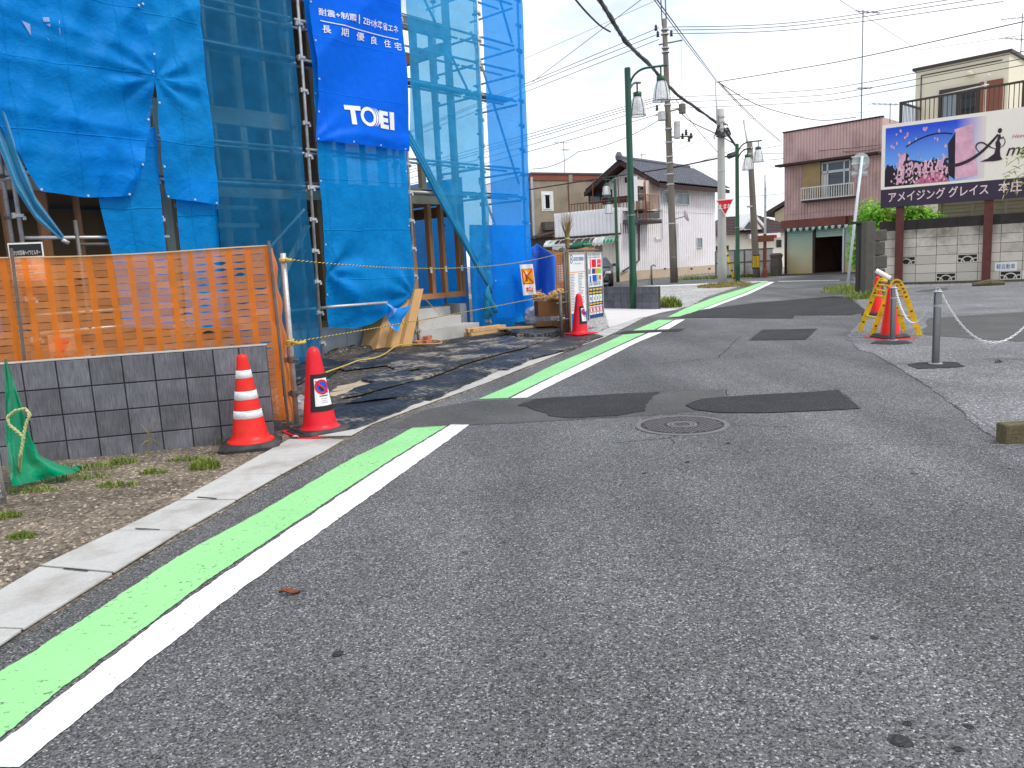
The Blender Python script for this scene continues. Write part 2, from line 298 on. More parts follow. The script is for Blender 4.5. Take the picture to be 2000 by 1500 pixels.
mk('card_dark', S(120, 84, 52), .9, .1, 4)
mk('black', (.014, .014, .016), .5, .2, 8, .1, 60)
mk('rubber', (.03, .03, .033), .65, .25, 8, .25, 60, fine=.15, dirt=(.13, .12, .11), dsc=7, damt=.45)
mk('white', (.82, .82, .82), .6, .05, 5)
mk('band_white', (.76, .76, .78), .45, .1, 12, fine=.12, dirt=(.42, .40, .38), dsc=16, damt=.5)
mk('cone_red', S(226, 26, 10), .42, .08, 9, .06, 40, spec=.4, fine=.05, dirt=S(196, 70, 48), dsc=12, damt=.35)
mk('cone_pink', S(220, 18, 38), .42, .06, 9, .04, 40, spec=.4, fine=.04)
mk('cone_orange', S(240, 34, 10), .45, .05, 9, spec=.35)
mk('red', S(214, 20, 34), .5, .05, 9)
mk('blue', S(30, 80, 190), .5, .05, 9)
mk('yellow', S(236, 196, 20), .45, .12, 9, fine=.1, dirt=S(150, 120, 50), dsc=14, damt=.5)
mk('rope_y', S(206, 184, 84), .7, .15, 20)
mk('rope_k', (.03, .03, .03), .7)
mk('rope_beige', S(176, 186, 130), .8, .2, 30)
mk('green_post', S(26, 78, 56), .4, .12, 4, spec=.45, fine=.05)
mk('pole_conc', S(122, 114, 104), .9, .16, 3, .2, 60, fine=.12, stretch=(1, 1, .25), dirt=S(80, 74, 66), dsc=3, damt=.5)
mk('pole_pale', S(178, 178, 172), .9, .08, 3, .2, 60, fine=.08, stretch=(1, 1, .25))
mk('wire', (.03, .03, .035), .6)
mk('wire_grey', (.16, .17, .19), .6)
mk('joint', S(66, 64, 66), .9)
# ------------------------------------------------------------------ frames of the place
FB = Fr(gp(817, 672), 41)        # scaffold front
FW_ = Fr(gp(533, 858), 76)       # low block wall, left
FA = Fr(gp(1602, 536), 135)      # brown shop front
FD = Fr(gp(1755, 556), 124.5)    # block wall and billboard, right
FC = Fr(gp(1288, 543), 40)       # white house, side towards the street
FCF = Fr(gp(1288, 543), 130)     # white house, shop front
def jit(pts, step=.08, amp=.008, seed=0, z=None, closed=True):
    out = []; k = len(pts)
    for i in range(k if closed else k-1):
        a, b = Vector(pts[i]), Vector(pts[(i+1) % k]); L = (b-a).length; n = max(1, min(90, int(L/step)))
        nn = Vector((-(b-a).y, (b-a).x, 0)).normalized() if L > 1e-6 else Vector((0, 0, 0))
        for j in range(n):
            p = a.lerp(b, j/n); p = p + nn*(noise.noise(p*3.1+Vector((seed, 0, 0)))*2*amp + noise.noise(p*11+Vector((seed, 9, 0)))*amp) if j else p; out.append(p)
    if not closed: out.append(Vector(pts[-1]))
    if z is not None: out = [Vector((p.x, p.y, z)) for p in out]
    return out
def G(pts): return [gp(*p) for p in pts]
def flat(name, pts, z, mat, parent=None, amp=.008, step=.05, kind=None, label=None):
    mb = MB(); mb.poly(jit(pts, step, amp, len(pts), z)); return mb.build(name, mat, parent, kind=kind, label=label)
# ------------------------------------------------------------------ ground sheets
mb = MB(); mb.poly([(-400, -60, -.004), (400, -60, -.004), (400, 900, -.004), (-400, 900, -.004)]); mb.build('ground', 'gravel_dark', kind='structure')
road = flat('road', [Vector(p) for p in [(-3.2, -6, 0), (14, -6, 0), (14, 6, 0)]] + G([(2000, 560), (1760, 568), (1672, 582), (1668, 542), (1760, 538)]) + [Vector((32, 29, 0)), Vector((60, 12, 0)), Vector((70, 24, 0)), Vector((30, 52, 0))] + G([(1530, 542), (1402, 536), (1280, 545), (1212, 548)]) + [Vector((-20, 62, 0)), Vector((-26, 48, 0))] + G([(1100, 566), (1300, 556), (1480, 548.5)]) + G([(1440, 560), (1385, 578), (1320, 600), (1270, 616), (1215, 642), (1182, 660), (1100, 692), (939, 756), (830, 795), (720, 836), (620, 895), (550, 932), (462, 983), (355, 1045), (222, 1128), (45, 1238), (-300, 1440)]), 0, 'asphalt', kind='structure', amp=.006)
# site soil behind the gutter, verge, lot, apron
site = flat('site_ground', G([(560, 861), (720, 832), (939, 750), (1100, 688), (1182, 655), (1215, 632), (1100, 602)]) + [Vector((-1, 32, 0)), Vector((-22, 30, 0)), Vector((-22, 7, 0)), Vector((-4.2, 6.0, 0)), Vector((-2.4, 6.35, 0))], .002, 'soil', kind='structure')
verge = flat('dirt_verge', G([(-300, 1300), (0, 1160), (80, 1112), (228, 1042), (350, 982), (440, 932), (508, 890), (560, 862)]) + [Vector((-1.9, 6.3, 0)), Vector((-2.4, 6.4, 0)), Vector((-4.2, 6.0, 0)), Vector((-5.5, 5, 0))], .003, 'dirt', kind='structure', amp=.02)
lot = flat('parking_lot', G([(1962, 866), (1917, 841), (1885, 810), (1863, 792), (1821, 760), (1775, 733), (1751, 717), (1703, 690), (1677, 684), (1655, 655), (1690, 620), (1672, 583), (1716, 570), (1790, 561), (2000, 553)]) + [Vector((17.2, 21.2, 0)), Vector((16, 8, 0)), Vector((9, 3, 0))], .004, 'lot', kind='structure', amp=.012)
apron = flat('concrete_apron', G([(1189, 640), (1178, 601), (1240, 602), (1284, 604), (1330, 603), (1290, 611), (1232, 628)]), .004, 'apron', kind='structure', amp=.004)
gl_ = flat('gravel_lot', G([(1290, 608), (1345, 599), (1380, 580), (1440, 561), (1488, 549.5), (1300, 556.5), (1120, 564), (1130, 600)]), .003, 'gravel_pale', kind='structure', amp=.03)
# road furniture that belongs to the road surface
flat('wet_stain', G([(1805, 655), (1812, 622), (2000, 610), (2080, 612), (2080, 662), (1990, 668)]), .008, 'patch_mid', lot, .03, .1)
def strip(name, L, Rr, mat, z, parent, amp=.006, n=60):
    def rs(pp):
        P = G(pp); ln = [0]
        for a, b in zip(P, P[1:]): ln.append(ln[-1]+(b-a).length)
        out = []
        for i in range(n+1):
            t = ln[-1]*i/n
            for k in range(len(P)-1):
                if ln[k] <= t <= ln[k+1]+1e-6: break
            out.append(P[k].lerp(P[k+1], (t-ln[k])/max(1e-6, ln[k+1]-ln[k])))
        for _ in range(260 if n > 300 else 45 if n > 80 else 8): out = [out[0]]+[(out[i-1]+out[i]*2+out[i+1])/4 for i in range(1, n)]+[out[-1]]
        return out
    a, b = rs(L), rs(Rr); vs = []
    for i, (p, q) in enumerate(zip(a, b)):
        for k, v in enumerate((p, p.lerp(q, .5), q)):
            e = noise.noise(Vector((v.x*9, v.y*9, k*5)))*amp*(k != 1) + noise.noise(Vector((v.x*40, v.y*40, k*5)))*amp*.6*(k != 1)
            u = (q-p).normalized(); vs.append(Vector((v.x, v.y, z))+u*e)
    m = MB(); m.add(vs, [(i*3+k, i*3+k+1, i*3+k+4, i*3+k+3) for i in range(n) for k in range(2)]); return m.build(name, mat, parent)
strip('green_stripe', [(-330, 1500), (25, 1300), (207, 1182), (351, 1085), (500, 1006), (680, 900), (749, 867), (806, 836)], [(-70, 1500), (178, 1300), (264, 1242), (397, 1139), (500, 1072), (761, 900), (873, 832)], 'paint_green', .004, road, n=420, amp=.008)
strip('white_line', [(-60, 1500), (198, 1300), (331, 1196), (500, 1079), (767, 900), (881, 830)], [(40, 1500), (281, 1300), (417, 1192), (500, 1130), (833, 891), (918, 830)], 'paint_white', .004, road, n=420, amp=.008)
strip('green_stripe', [(934, 780), (1009, 749), (1080, 713), (1155, 682), (1217, 654)], [(992, 778), (1053, 747), (1104, 724), (1155, 699), (1262, 650)], 'paint_green', .004, road, n=90)
strip('white_line', [(998, 778), (1056, 748), (1155, 701), (1268, 650)], [(1029, 777), (1109, 737), (1146, 720), (1240, 671), (1296, 648)], 'paint_white', .004, road, n=90)
strip('green_stripe', [(1236, 646), (1286, 625)], [(1276, 645), (1316, 625)], 'paint_green', .004, road, n=20)
strip('white_line', [(1281, 645), (1319, 625)], [(1306, 643), (1338, 624)], 'paint_white', .004, road, n=20)
strip('green_stripe', [(1304, 619.5), (1343, 600), (1405, 577), (1454, 563), (1488, 551)], [(1335, 618), (1384, 598), (1454, 572), (1503, 550.5)], 'paint_green', .004, road, n=70)
strip('white_line', [(1338, 618), (1387, 598), (1456, 572.5), (1504, 550.5)], [(1355, 616), (1409, 594), (1462, 575), (1513, 551)], 'paint_white', .004, road, n=70)
strip('white_line', [(1100, 567), (1250, 559.5), (1400, 553), (1500, 549)], [(1100, 569), (1250, 561), (1400, 554.2), (1500, 550)], 'paint_white', .004, road, n=40, amp=.02)
strip('white_line', [(1520, 549.3), (1580, 548.2), (1640, 547)], [(1520, 550), (1580, 549), (1640, 547.7)], 'paint_white', .004, road, n=20, amp=.02)
flat('asphalt_patch', G([(800, 838), (760, 834), (830, 800), (925, 783), (1031, 779), (1126, 775), (1249, 769), (1286, 766.5), (1350, 763), (1417, 760), (1417, 772), (1385, 782), (1345, 794), (1365, 803), (1260, 812), (1126, 820), (1000, 827), (920, 831), (870, 833)]), .002, 'patch_mid', road, .02)
flat('asphalt_patch', G([(1011, 793), (1044, 780), (1126, 774.5), (1249, 768.5), (1290, 766.5), (1268, 782), (1262, 803), (1208, 813), (1126, 817), (1077, 814), (1048, 803), (1030, 795)]), .006, 'patch_dark', road, .025)
flat('asphalt_patch', G([(1339, 793), (1352, 786), (1372, 780), (1410, 776), (1454, 773.5), (1638, 762.5), (1681, 799), (1577, 804), (1495, 807), (1413, 807), (1356, 801)]), .006, 'patch_dark', road, .012)
flat('asphalt_patch', G([(1464, 665), (1489, 644.5), (1597.5, 642), (1573, 664)]), .004, 'patch_dark', road, .012)
flat('asphalt_patch', G([(1306, 621), (1322, 619.5), (1372, 605), (1474, 592), (1630, 579), (1659, 581), (1694, 610), (1660, 616), (1552, 616), (1548, 622.5), (1413, 621)]), .0065, 'patch_dark', road, .02)
flat('asphalt_patch', G([(1200, 653), (1220, 647), (1339, 642), (1327, 647.5), (1262, 650.5)]), .0065, 'patch_dark', road, .01)
flat('asphalt_patch', G([(1555, 577), (1577, 571), (1650, 567), (1660, 575), (1600, 578)]), .003, 'patch_mid', road, .03)
flat('asphalt_patch', G([(1455, 590), (1470, 585), (1520, 584), (1530, 589)]), .003, 'lot', road, .03)
flat('asphalt_patch', G([(1772, 713), (1800, 709), (1862, 708), (1886, 717), (1850, 720), (1790, 722)]), .009, 'patch_dark', lot, .015)
flat('asphalt_patch', G([(1700, 672), (1710, 667), (1770, 666), (1782, 671), (1750, 674)]), .009, 'patch_dark', lot, .015)
flat('asphalt_patch', G([(1785, 571), (1800, 567), (1850, 562), (1850, 566), (1830, 571)]), .009, 'patch_mid', lot, .02)
def crack(pp, w, parent, seed=0, z=.005):
    P = jit(G(pp), .04, .012, seed, None, False); vs = []
    for i, p in enumerate(P):
        t = (P[min(i+1, len(P)-1)]-P[max(0, i-1)]).normalized(); n = Vector((-t.y, t.x, 0)); q = Vector((p.x, p.y, z)); ww = w*(.5+.9*abs(noise.noise(p*13)))
        vs += [q-n*ww, q+n*ww]
    m = MB(); m.add(vs, [(2*i, 2*i+1, 2*i+3, 2*i+2) for i in range(len(P)-1)]); m.build('crack', 'crack', parent)
crack([(1446, 657), (1401, 700), (1340, 705), (1282, 711)], .007, road, 1, .003)
crack([(1206, 867), (1252, 861), (1307, 856), (1321, 850)], .0045, road, 2)
crack([(1426, 832), (1470, 831), (1540, 836)], .0035, road, 3)
crack([(1307, 856), (1316, 862), (1314, 868)], .003, road, 8)
crack([(1600, 868), (1750, 869), (1880, 870), (1962, 872)], .003, road, 4)
for k, pp in enumerate(([(1677, 684), (1703, 689), (1751, 716), (1775, 732), (1821, 759), (1863, 791), (1885, 809), (1917, 841), (1962, 865)], [(1863, 791), (1905, 815), (1950, 846)], [(1677, 684), (1650, 660)])): crack(pp, .0022, road, 5+k, .009)
crack([(1690, 622), (1800, 622), (2000, 617)], .012, lot, 9, .013)
crack([(1418, 760), (1420, 772)], .006, road, 10)
for k, pp in enumerate(([(1011, 793), (1044, 780), (1126, 774.5), (1249, 768.5), (1290, 766.5), (1417, 760)], [(1339, 793), (1372, 780), (1454, 773.5), (1638, 762.5), (1681, 799), (1577, 804), (1495, 807), (1413, 807), (1356, 801), (1339, 793)], [(1464, 665), (1489, 644.5), (1597.5, 642), (1573, 664), (1464, 665)], [(800, 838), (870, 833), (1000, 827), (1126, 820), (1208, 814)])): crack(pp, .0035, road, 20+k, .0085)
# tar spots near the camera
for (x, y, r) in ((1758, 1448, .03), (660, 1278, .022), (1892, 1420, .013), (1872, 1464, .012), (1708, 1246, .013), (1772, 1414, .012), (1422, 866, .02), (1342, 903, .018), (1258, 925, .016)):
    c = gp(x, y); m = MB(); m.poly([Vector((c.x, c.y, .003))+Vector((math.cos(a*.4488), math.sin(a*.4488), 0))*r*(.7+.5*abs(noise.noise(Vector((a*1.7, x*.1, 0))))+.2) for a in range(14)]); m.build('tar_spot', 'patch_dark', road)
# gutter of concrete slabs
gut = MB(); gut.poly(jit(G([(-300, 1302), (0, 1161), (80, 1113), (228, 1043), (350, 983), (440, 933), (508, 891), (560, 863), (720, 833), (939, 752), (1100, 689), (1182, 656), (1300, 598), (1345, 590), (1384, 581), (1320, 601), (1270, 617), (1215, 643), (1182, 661), (1100, 693), (939, 757), (830, 796), (720, 837), (620, 896), (550, 933), (462, 984), (355, 1046), (222, 1129), (45, 1239), (-300, 1442)]), .2, .004, 3, .0015))
gut = gut.build('gutter', 'dirt', kind='structure')
Lp, Rp = G([(-300, 1300), (0, 1160), (80, 1112), (228, 1042), (350, 982), (440, 932), (508, 890), (560, 862), (650, 818), (900, 743), (1095, 681), (1182, 645), (1232, 627), (1290, 607), (1340, 590)]), G([(-300, 1430), (45, 1235), (222, 1125), (355, 1042), (462, 981), (550, 930), (620, 893), (720, 834), (830, 793), (939, 754), (1100, 690), (1182, 660), (1223, 640), (1270, 614), (1345, 591)])
def along(P, s):
    for a, b in zip(P, P[1:]):
        L = (b-a).length
        if s <= L: return a.lerp(b, s/L)
        s -= L
    return P[-1]
JN = [((-300, 1345), (-120, 1352)), ((-117, 1230), (45, 1236)), ((80, 1112), (222, 1125)), ((228, 1042), (355, 1042)), ((350, 982), (462, 981)), ((440, 932), (550, 930)), ((508, 893), (618, 893)), ((566, 861), (672, 862))]
for (l0, r0), (l1, r1) in zip(JN, JN[1:]):
    q = [gp(*p) for p in (l0, r0, r1, l1)]; z0 = .005+RND.uniform(0, .005); q[0] = q[0].lerp(q[3], .012); q[1] = q[1].lerp(q[2], .012); q[3] = q[3].lerp(q[0], .012); q[2] = q[2].lerp(q[1], .012)
    m = MB(); q = [Vector((p.x, p.y, z0)) for p in q]; m.hexa(q+[p+Vector((0, 0, .013)) for p in q]); m.build('slab', 'slab', gut, bevel=.004)
s = sum((b-a).length for a, b in zip(Lp[:7], Lp[1:8]))+.1
for i in range(26):
    a0, a1 = along(Lp, s), along(Lp, s+.582)
    def across(a):                                   # the point of the road-side edge square across from a
        best = min(((along(Rp, u*.05)-a).length, u*.05) for u in range(600)); return along(Rp, best[1])
    b0, b1 = across(a0), across(a1)
    z0 = .006+RND.uniform(0, .004); up = Vector((0, 0, .012))
    q = [Vector((p.x, p.y, z0)) for p in (a0, b0, b1, a1)]
    if (q[1]-q[0]).length < .1: break
    m = MB(); m.hexa(q+[p+up for p in q]); m.build('slab', 'slab', gut, bevel=.004)
    s += .6
# dark handle slots in the joints
for (x0, y0, x1, y1) in ((125, 1119, 174, 1124), (265, 1040, 313, 1043), (386, 978, 424, 981)):
    a, b = gp(x0, y0), gp(x1, y1); d = (b-a).normalized(); n = Vector((-d.y, d.x, 0))*.006
    m = MB(); m.add([Vector((p.x, p.y, .0245)) for p in (a-n, b-n, b+n, a+n)], [(0, 1, 2, 3)]); m.build('slot', 'crack', gut)
# manhole
c = gp(1332, 831); mh = T('manhole_cover', 'round cast iron manhole cover in the road', 'manhole cover', c)
mk('iron', S(112, 108, 110), .55, .15, 14, .2, 60, metal=.3, fine=.15)
mk('iron_dark', S(52, 50, 52), .7, .2, 14)
MB().lathe([(.36, .001), (.358, .007), (.318, .0075), (.318, .004)], c, 56, capt=False).build('rim', 'iron', mh)
MB().lathe([(.314, .004), (.001, .005)], c, 56, capt=False).build('plate', 'iron_dark', mh)
m = MB()
for rr, w_ in ((.105, .012), (.075, .01)): m.lathe([(rr+w_, .004), (rr+w_, .011), (rr-w_, .011), (rr-w_, .004)], c, 36, capt=False)
for i in range(-12, 13):
    for j in range(-12, 13):
        x, y = i*.0245, j*.0245
        if (i+j) % 2 == 0 and .125 < math.hypot(x, y) < .298: m.box(c.x+x-.010, c.x+x+.010, c.y+y-.010, c.y+y+.010, .004, .011)
        if (i+j) % 2 == 0 and math.hypot(x, y) < .055: m.box(c.x+x-.012, c.x+x+.012, c.y+y-.007, c.y+y+.007, .004, .011)
m.build('stud_pattern', 'iron', mh, kind='stuff')
# fallen leaf
c = gp(566, 1161); mk('dead_leaf', S(120, 66, 44), .8, .3, 60)
MB().grid(lambda u, v: c+Vector(((u-.5)*.09, (v-.5)*.035*(1-abs(2*u-1)**2+.05), .006+.012*abs(2*v-1)+.006*math.sin(u*6))), 8, 4).build('fallen_leaf', 'dead_leaf', loc=c, label='small brown dead leaf lying on the near asphalt', cat='leaf', smooth=True)
# ------------------------------------------------------------------ low block wall, left
def mk_rib(name, col, sc=260.):
    m, t, p, out = principled(name)
    co = nd(t, 'ShaderNodeTexCoord').outputs['Object']
    mp = nd(t, 'ShaderNodeMapping'); mp.inputs['Scale'].default_value = (1, 1, .04); t.links.new(co, mp.inputs[0])
    a = nd(t, 'ShaderNodeTexNoise', Scale=sc, Detail=2.); t.links.new(mp.outputs[0], a.inputs[0])
    b = nd(t, 'ShaderNodeTexNoise', Scale=5., Detail=6., Roughness=.65); t.links.new(co, b.inputs[0])
    m1 = nd(t, 'ShaderNodeMapRange'); t.links.new(b.outputs[0], m1.inputs[0]); m1.inputs[1].default_value = .3; m1.inputs[2].default_value = .7; m1.inputs[3].default_value = .7; m1.inputs[4].default_value = 1.3
    m2 = nd(t, 'ShaderNodeMapRange'); t.links.new(a.outputs[0], m2.inputs[0]); m2.inputs[1].default_value = .35; m2.inputs[2].default_value = .65; m2.inputs[3].default_value = .72; m2.inputs[4].default_value = 1.28
    mu = nd(t, 'ShaderNodeMath', operation='MULTIPLY'); t.links.new(m1.outputs[0], mu.inputs[0]); t.links.new(m2.outputs[0], mu.inputs[1])
    vm = nd(t, 'ShaderNodeVectorMath', operation='SCALE'); vm.inputs[0].default_value = col; t.links.new(mu.outputs[0], vm.inputs['Scale']); t.links.new(vm.outputs[0], p.inputs['Base Color'])
    bp = nd(t, 'ShaderNodeBump', Strength=.8, Distance=.004); t.links.new(a.outputs[0], bp.inputs['Height']); t.links.new(bp.outputs[0], p.inputs['Normal'])
    oi = nd(t, 'ShaderNodeObjectInfo'); m6 = nd(t, 'ShaderNodeMapRange'); t.links.new(oi.outputs['Random'], m6.inputs[0]); m6.inputs[3].default_value = .8; m6.inputs[4].default_value = 1.2
    mu6 = nd(t, 'ShaderNodeMath', operation='MULTIPLY'); t.links.new(mu.outputs[0], mu6.inputs[0]); t.links.new(m6.outputs[0], mu6.inputs[1]); t.links.new(mu6.outputs[0], vm.inputs['Scale'])
    p.inputs['Roughness'].default_value = .62; p.inputs['Specular IOR Level'].default_value = .5
mk_rib('block_rib', S(104, 104, 111))

cols = [.02, -.19, -.385, -.60, -.82, -1.045, -1.275, -1.50, -1.73, -1.96, -2.19, -2.42]; rows = [-.06, .15, .352, .555, .765]
lw = T('block_wall', 'low dark grey ribbed block wall beside the orange net fence', 'block wall', FW_.p(-1, -.05, 0))
MB().fb(FW_, cols[-1], cols[0]-.005, -.115, -.008, -.05, .76).build('core', 'joint', lw)
for i in range(len(cols)-1):
    for j in range(4):
        MB().fb(FW_, cols[i+1]+.005, cols[i]-.005, -.014, .004+RND.uniform(-.001, .001), rows[j]+.005, rows[j+1]-.005).build('block', 'block_rib', lw, bevel=.003)
MB().fb(FW_, cols[-1], cols[0], -.118, -.002, .7655, .772).build('top_edge', 'slab', lw)
# ------------------------------------------------------------------ orange net fence
mk_net('orange_net', S(255, 164, 98), .32, .5, (1, .8, .64), .14, .25, .3, rnd=.24)
mk_net('orange_band', S(255, 144, 58), .12, .5, (1, .7, .4), .08, .15, .2)
FO = -.30
of = T('net_fence', 'orange slit plastic net fence behind the low dark block wall', 'net fence', FW_.p(-.9, FO, 0))
def ofo(a, z): return FO + .012*math.sin(a*9+z*3) + .02*noise.noise(Vector((a*2.2, z*2.2, 3))) + .008*noise.noise(Vector((a*9, z*9, 1)))
m = MB(); cw = .148; rh = .0555; z0n = .1; na = 20; a_end = .10
ztop = lambda a: 1.545 + .012*math.sin(a*2.4+1)
nr = 26
def np_(a, r):
    z = z0n + (ztop(a)-z0n)*r/nr; return FW_.p(a, ofo(a, z), z)
for c_ in range(na):
    aR = a_end-c_*cw; aB = aR-.044; aL = aR-cw
    for r in range(nr): m.add([np_(aB, r), np_(aR, r), np_(aR, r+1), np_(aB, r+1)], [(0, 1, 2, 3)], 1)
    for r in range(nr):
        op = RND.uniform(.03, .11)+(.2 if c_ in (1, 2, 3) and r > 12 and RND.random() < .6 else 0)+(.3 if RND.random() < .02 else 0); ops = RND.uniform(.25, .75)
        k = 6; q = []
        for e in range(k+1):
            u = e/k; bow = 4*u*(1-u)*op; q += [np_(aL+(aB-aL)*u, r+bow*ops), np_(aL+(aB-aL)*u, r+1-bow*(1-ops)-.03)]
        m.add(q, [(2*e, 2*e+2, 2*e+3, 2*e+1) for e in range(k)])
m.build('net', ['orange_net', 'orange_band'], of)
m = MB()                                             # the net folds back round the corner
def ret(u, v):
    z = .05+1.5*v; return FW_.p(.10+.05*u*(1.4-v)+.012*math.sin(v*30)*u, FO-.45*u+.02*math.sin(v*22+u*3), z+.01*math.sin(u*9))
m.grid(ret, 8, 40); m.build('net_return', 'orange_band', of)
MB().tube([FW_.p(a_end-i*.1, ofo(a_end-i*.1, 1.545)+.006, ztop(a_end-i*.1)+.004) for i in range(31)], .006, 6).build('top_rope', 'timber_pale', of)
pt = gp(560, 830)
a_, _o, _z = FW_.w(pt)
MB().tube([FW_.p(.115, -.33, -.05), FW_.p(.105, -.29, 1.6)], .0135, 8).build('post', 'galv_dark', of)
MB().tube([FW_.p(FW_.px(42, 700, FO+.04)[0], FO+.04, 0), FW_.p(FW_.px(24, 498, FO+.04)[0], FO+.04, 1.62)], .011, 8).build('post', 'galv_dark', of)
MB().tube([FW_.p(-2.75, FO-.02, 0), FW_.p(-2.75, FO-.02, 1.62)], .0135, 8).build('post', 'galv_dark', of)
# upright scaffold pipe with ropes
def tubes(name, pts, r, mat, parent, n=8): return MB().tube(pts, r, n).build(name, mat, parent, smooth=True)
pb = gp(580, 829); ptop = Vector((pb.x+.02, pb.y, vh(547, 495, pb)))
pp = T('pipe_post', 'upright galvanised scaffold pipe next to the red cone with the no parking sleeve', 'pipe post', pb)
tubes('pipe', [pb, ptop], .0243, 'galv', pp, 12)
for z in (.28, .58):
    q = pb.lerp(ptop, z/1.5); m = MB(); m.tube([q-Vector((0, 0, .03)), q+Vector((0, 0, .03))], .036, 10); m.box(q.x-.11, q.x-.02, q.y-.02, q.y+.02, z-.02, z+.02); m.tube([q+Vector((.03, -.03, 0)), q+Vector((.07, -.03, 0))], .011, 6); m.build('clamp', 'galv_dark', pp, bevel=.003)
def twist_rope(name, pts, r, label, sag=0., cat='rope', pitch=.06, mats=('rope_y', 'rope_k')):
    P = [Vector(p) for p in pts]; full = []
    for a, b in zip(P, P[1:]):
        n = max(2, int((b-a).length/.013))
        full += [a.lerp(b, i/n)-Vector((0, 0, sag*4*(i/n)*(1-i/n))) for i in range(n)]
    full.append(P[-1]); root = T(name, label, cat, P[0]); L = 0; A = []; Bq = []
    for i, p in enumerate(full):
        if i: L += (p-full[i-1]).length
        t = (full[min(i+1, len(full)-1)]-full[max(0, i-1)]).normalized(); u = t.cross(Vector((0, 0, 1))).normalized(); v = u.cross(t); th = 2*math.pi*L/pitch
        e = (u*math.cos(th)+v*math.sin(th))*r*.5; A.append(p+e); Bq.append(p-e)
    MB().tube(A, r*.62, 5).build('strand', mats[0], root, smooth=True); MB().tube(Bq, r*.62, 5).build('strand', mats[1], root, smooth=True)
    return root
# ------------------------------------------------------------------ rope barrier, signs hung on the net, green net
bp_ = gp(1112, 655)                                 # foot of the left sign board post
twist_rope('barrier_rope', [ptop-Vector((-.02, .03, .05)), Vector((bp_.x, bp_.y-.04, vh(1110, 491, bp_)))], .006, 'yellow and black twisted rope strung high from pipe post to sign boards', .17)
q0 = pb.lerp(ptop, .49)
twist_rope('barrier_rope', [q0+Vector((.02, -.03, 0)), Vector((bp_.x, bp_.y-.04, vh(1110, 569, bp_)))], .006, 'yellow and black twisted rope strung low from pipe post past the steps', .02)
for q, nm in ((q0, .49),):
    m = MB()
    for i in range(3): m.tube(arc(q+Vector((0, 0, -.02+.018*i)), Vector((.031, 0, 0)), Vector((0, .031, .006)), 0, 6.28, 14), .008, 6, False)
    m.tube([q+Vector((.02, -.035, 0)), q+Vector((.09, -.05, -.012)), q+Vector((.15, -.05, 0))], .014, 6); m.build('knot', 'rope_y', pp, smooth=True)
m = MB(); q = ptop-Vector((0, 0, .06))
for i in range(2): m.tube(arc(q+Vector((0, 0, .012*i)), Vector((.031, 0, 0)), Vector((0, .031, .006)), 0, 6.28, 14), .008, 6, False)
m.tube([q+Vector((.03, -.03, 0)), q+Vector((.08, -.03, 0))], .013, 6); m.build('knot', 'rope_y', pp, smooth=True)
def text(s, fr, a, z, o, h, mat, parent, w=None, name='lettering', bold=0., skew=0., align='LEFT', warp=None, ext=.0015, spacing=1.0, mirror=False, smallcaps=None):
    cu = bpy.data.curves.new('txt', 'FONT'); cu.body = s; cu.size = 1; cu.offset = bold; cu.resolution_u = 3; cu.space_character = spacing; cu.align_x = align
    ob = bpy.data.objects.new('txt', cu); COL.objects.link(ob)
    me = bpy.data.meshes.new_from_object(ob.evaluated_get(bpy.context.evaluated_depsgraph_get()))
    vs = [v.co.copy() for v in me.vertices]; fs = [tuple(p.vertices) for p in me.polygons]
    bpy.data.objects.remove(ob, do_unlink=True); bpy.data.meshes.remove(me)
    if not vs: return None
    x0, x1 = min(v.x for v in vs), max(v.x for v in vs); y0, y1 = min(v.y for v in vs), max(v.y for v in vs)
    k = h/(y1-y0); kx = k if w is None else w/(x1-x0)
    m = MB(); out = []
    for v in vs:
        X, Y = (v.x-x0)*kx, (v.y-y0)*k
        if align == 'CENTER': X -= (x1-x0)*kx/2
        aa, zz = a+X+skew*Y, z+Y
        if warp: out.append(warp(aa, zz))
        else: out.append(fr.p(aa, o+ext, zz))
    m.add(out, fs); return m.build(name, mat, parent)
# notice board behind the orange net
SO = FO-.06
a0, zt_ = FW_.px(14, 475, SO); a1, _ = FW_.px(82, 475, SO); zb_ = FW_.px(45, 560, SO)[1]
sg = T('notice_board', 'white notice board with black heading seen through the orange net', 'notice board', FW_.p((a0+a1)/2, SO, zb_))
mk('sign_white', (.8, .8, .8), .5, .04, 4)
MB().fb(FW_, a0, a1, SO-.012, SO, zb_, zt_).build('panel', 'sign_white', sg)
MB().fb(FW_, a0+.008, a1-.008, SO, SO+.002, zt_-.105, zt_-.012).build('heading_band', 'black', sg)
text('くさび式足場ヘイワビルダー', FW_, a0+.02, zt_-.095, SO+.003, .036, 'white', sg, w=a1-a0-.04)
text('30', FW_, (a0+a1)/2-.02, zt_-.17, SO, .04, 'red', sg)
text('許容積載荷重       以下', FW_, a0+.02, zt_-.165, SO, .022, 'black', sg, w=a1-a0-.04)
for i in range(6): text('作業床の最大積載荷重を表示', FW_, a0+.04, zt_-.21-i*.024, SO, .011, 'black', sg, w=(a1-a0)*RND.uniform(.5, .8))
text('株式会社工業所', FW_, a0+.07, zb_+.02, SO, .018, 'black', sg)
a0, zt_ = FW_.px(92, 655, FO-.04); a1 = FW_.px(145, 655, FO-.04)[0]
sg = T('warning_board', 'small white board with red triangle mark low behind the orange net', 'warning board', FW_.p((a0+a1)/2, FO-.04, .5))
MB().fb(FW_, a0, a1, FO-.05, FO-.04, .62, zt_).build('panel', 'sign_white', sg, bevel=.004)
am = (a0+a1)/2
m = MB(); m.prism([FW_.p(am-.06, FO-.04, zt_-.03), FW_.p(am+.07, FO-.04, zt_-.03), FW_.p(am, FO-.04, zt_-.15)], FW_.n*.002); m.build('triangle_mark', 'cone_orange', sg)
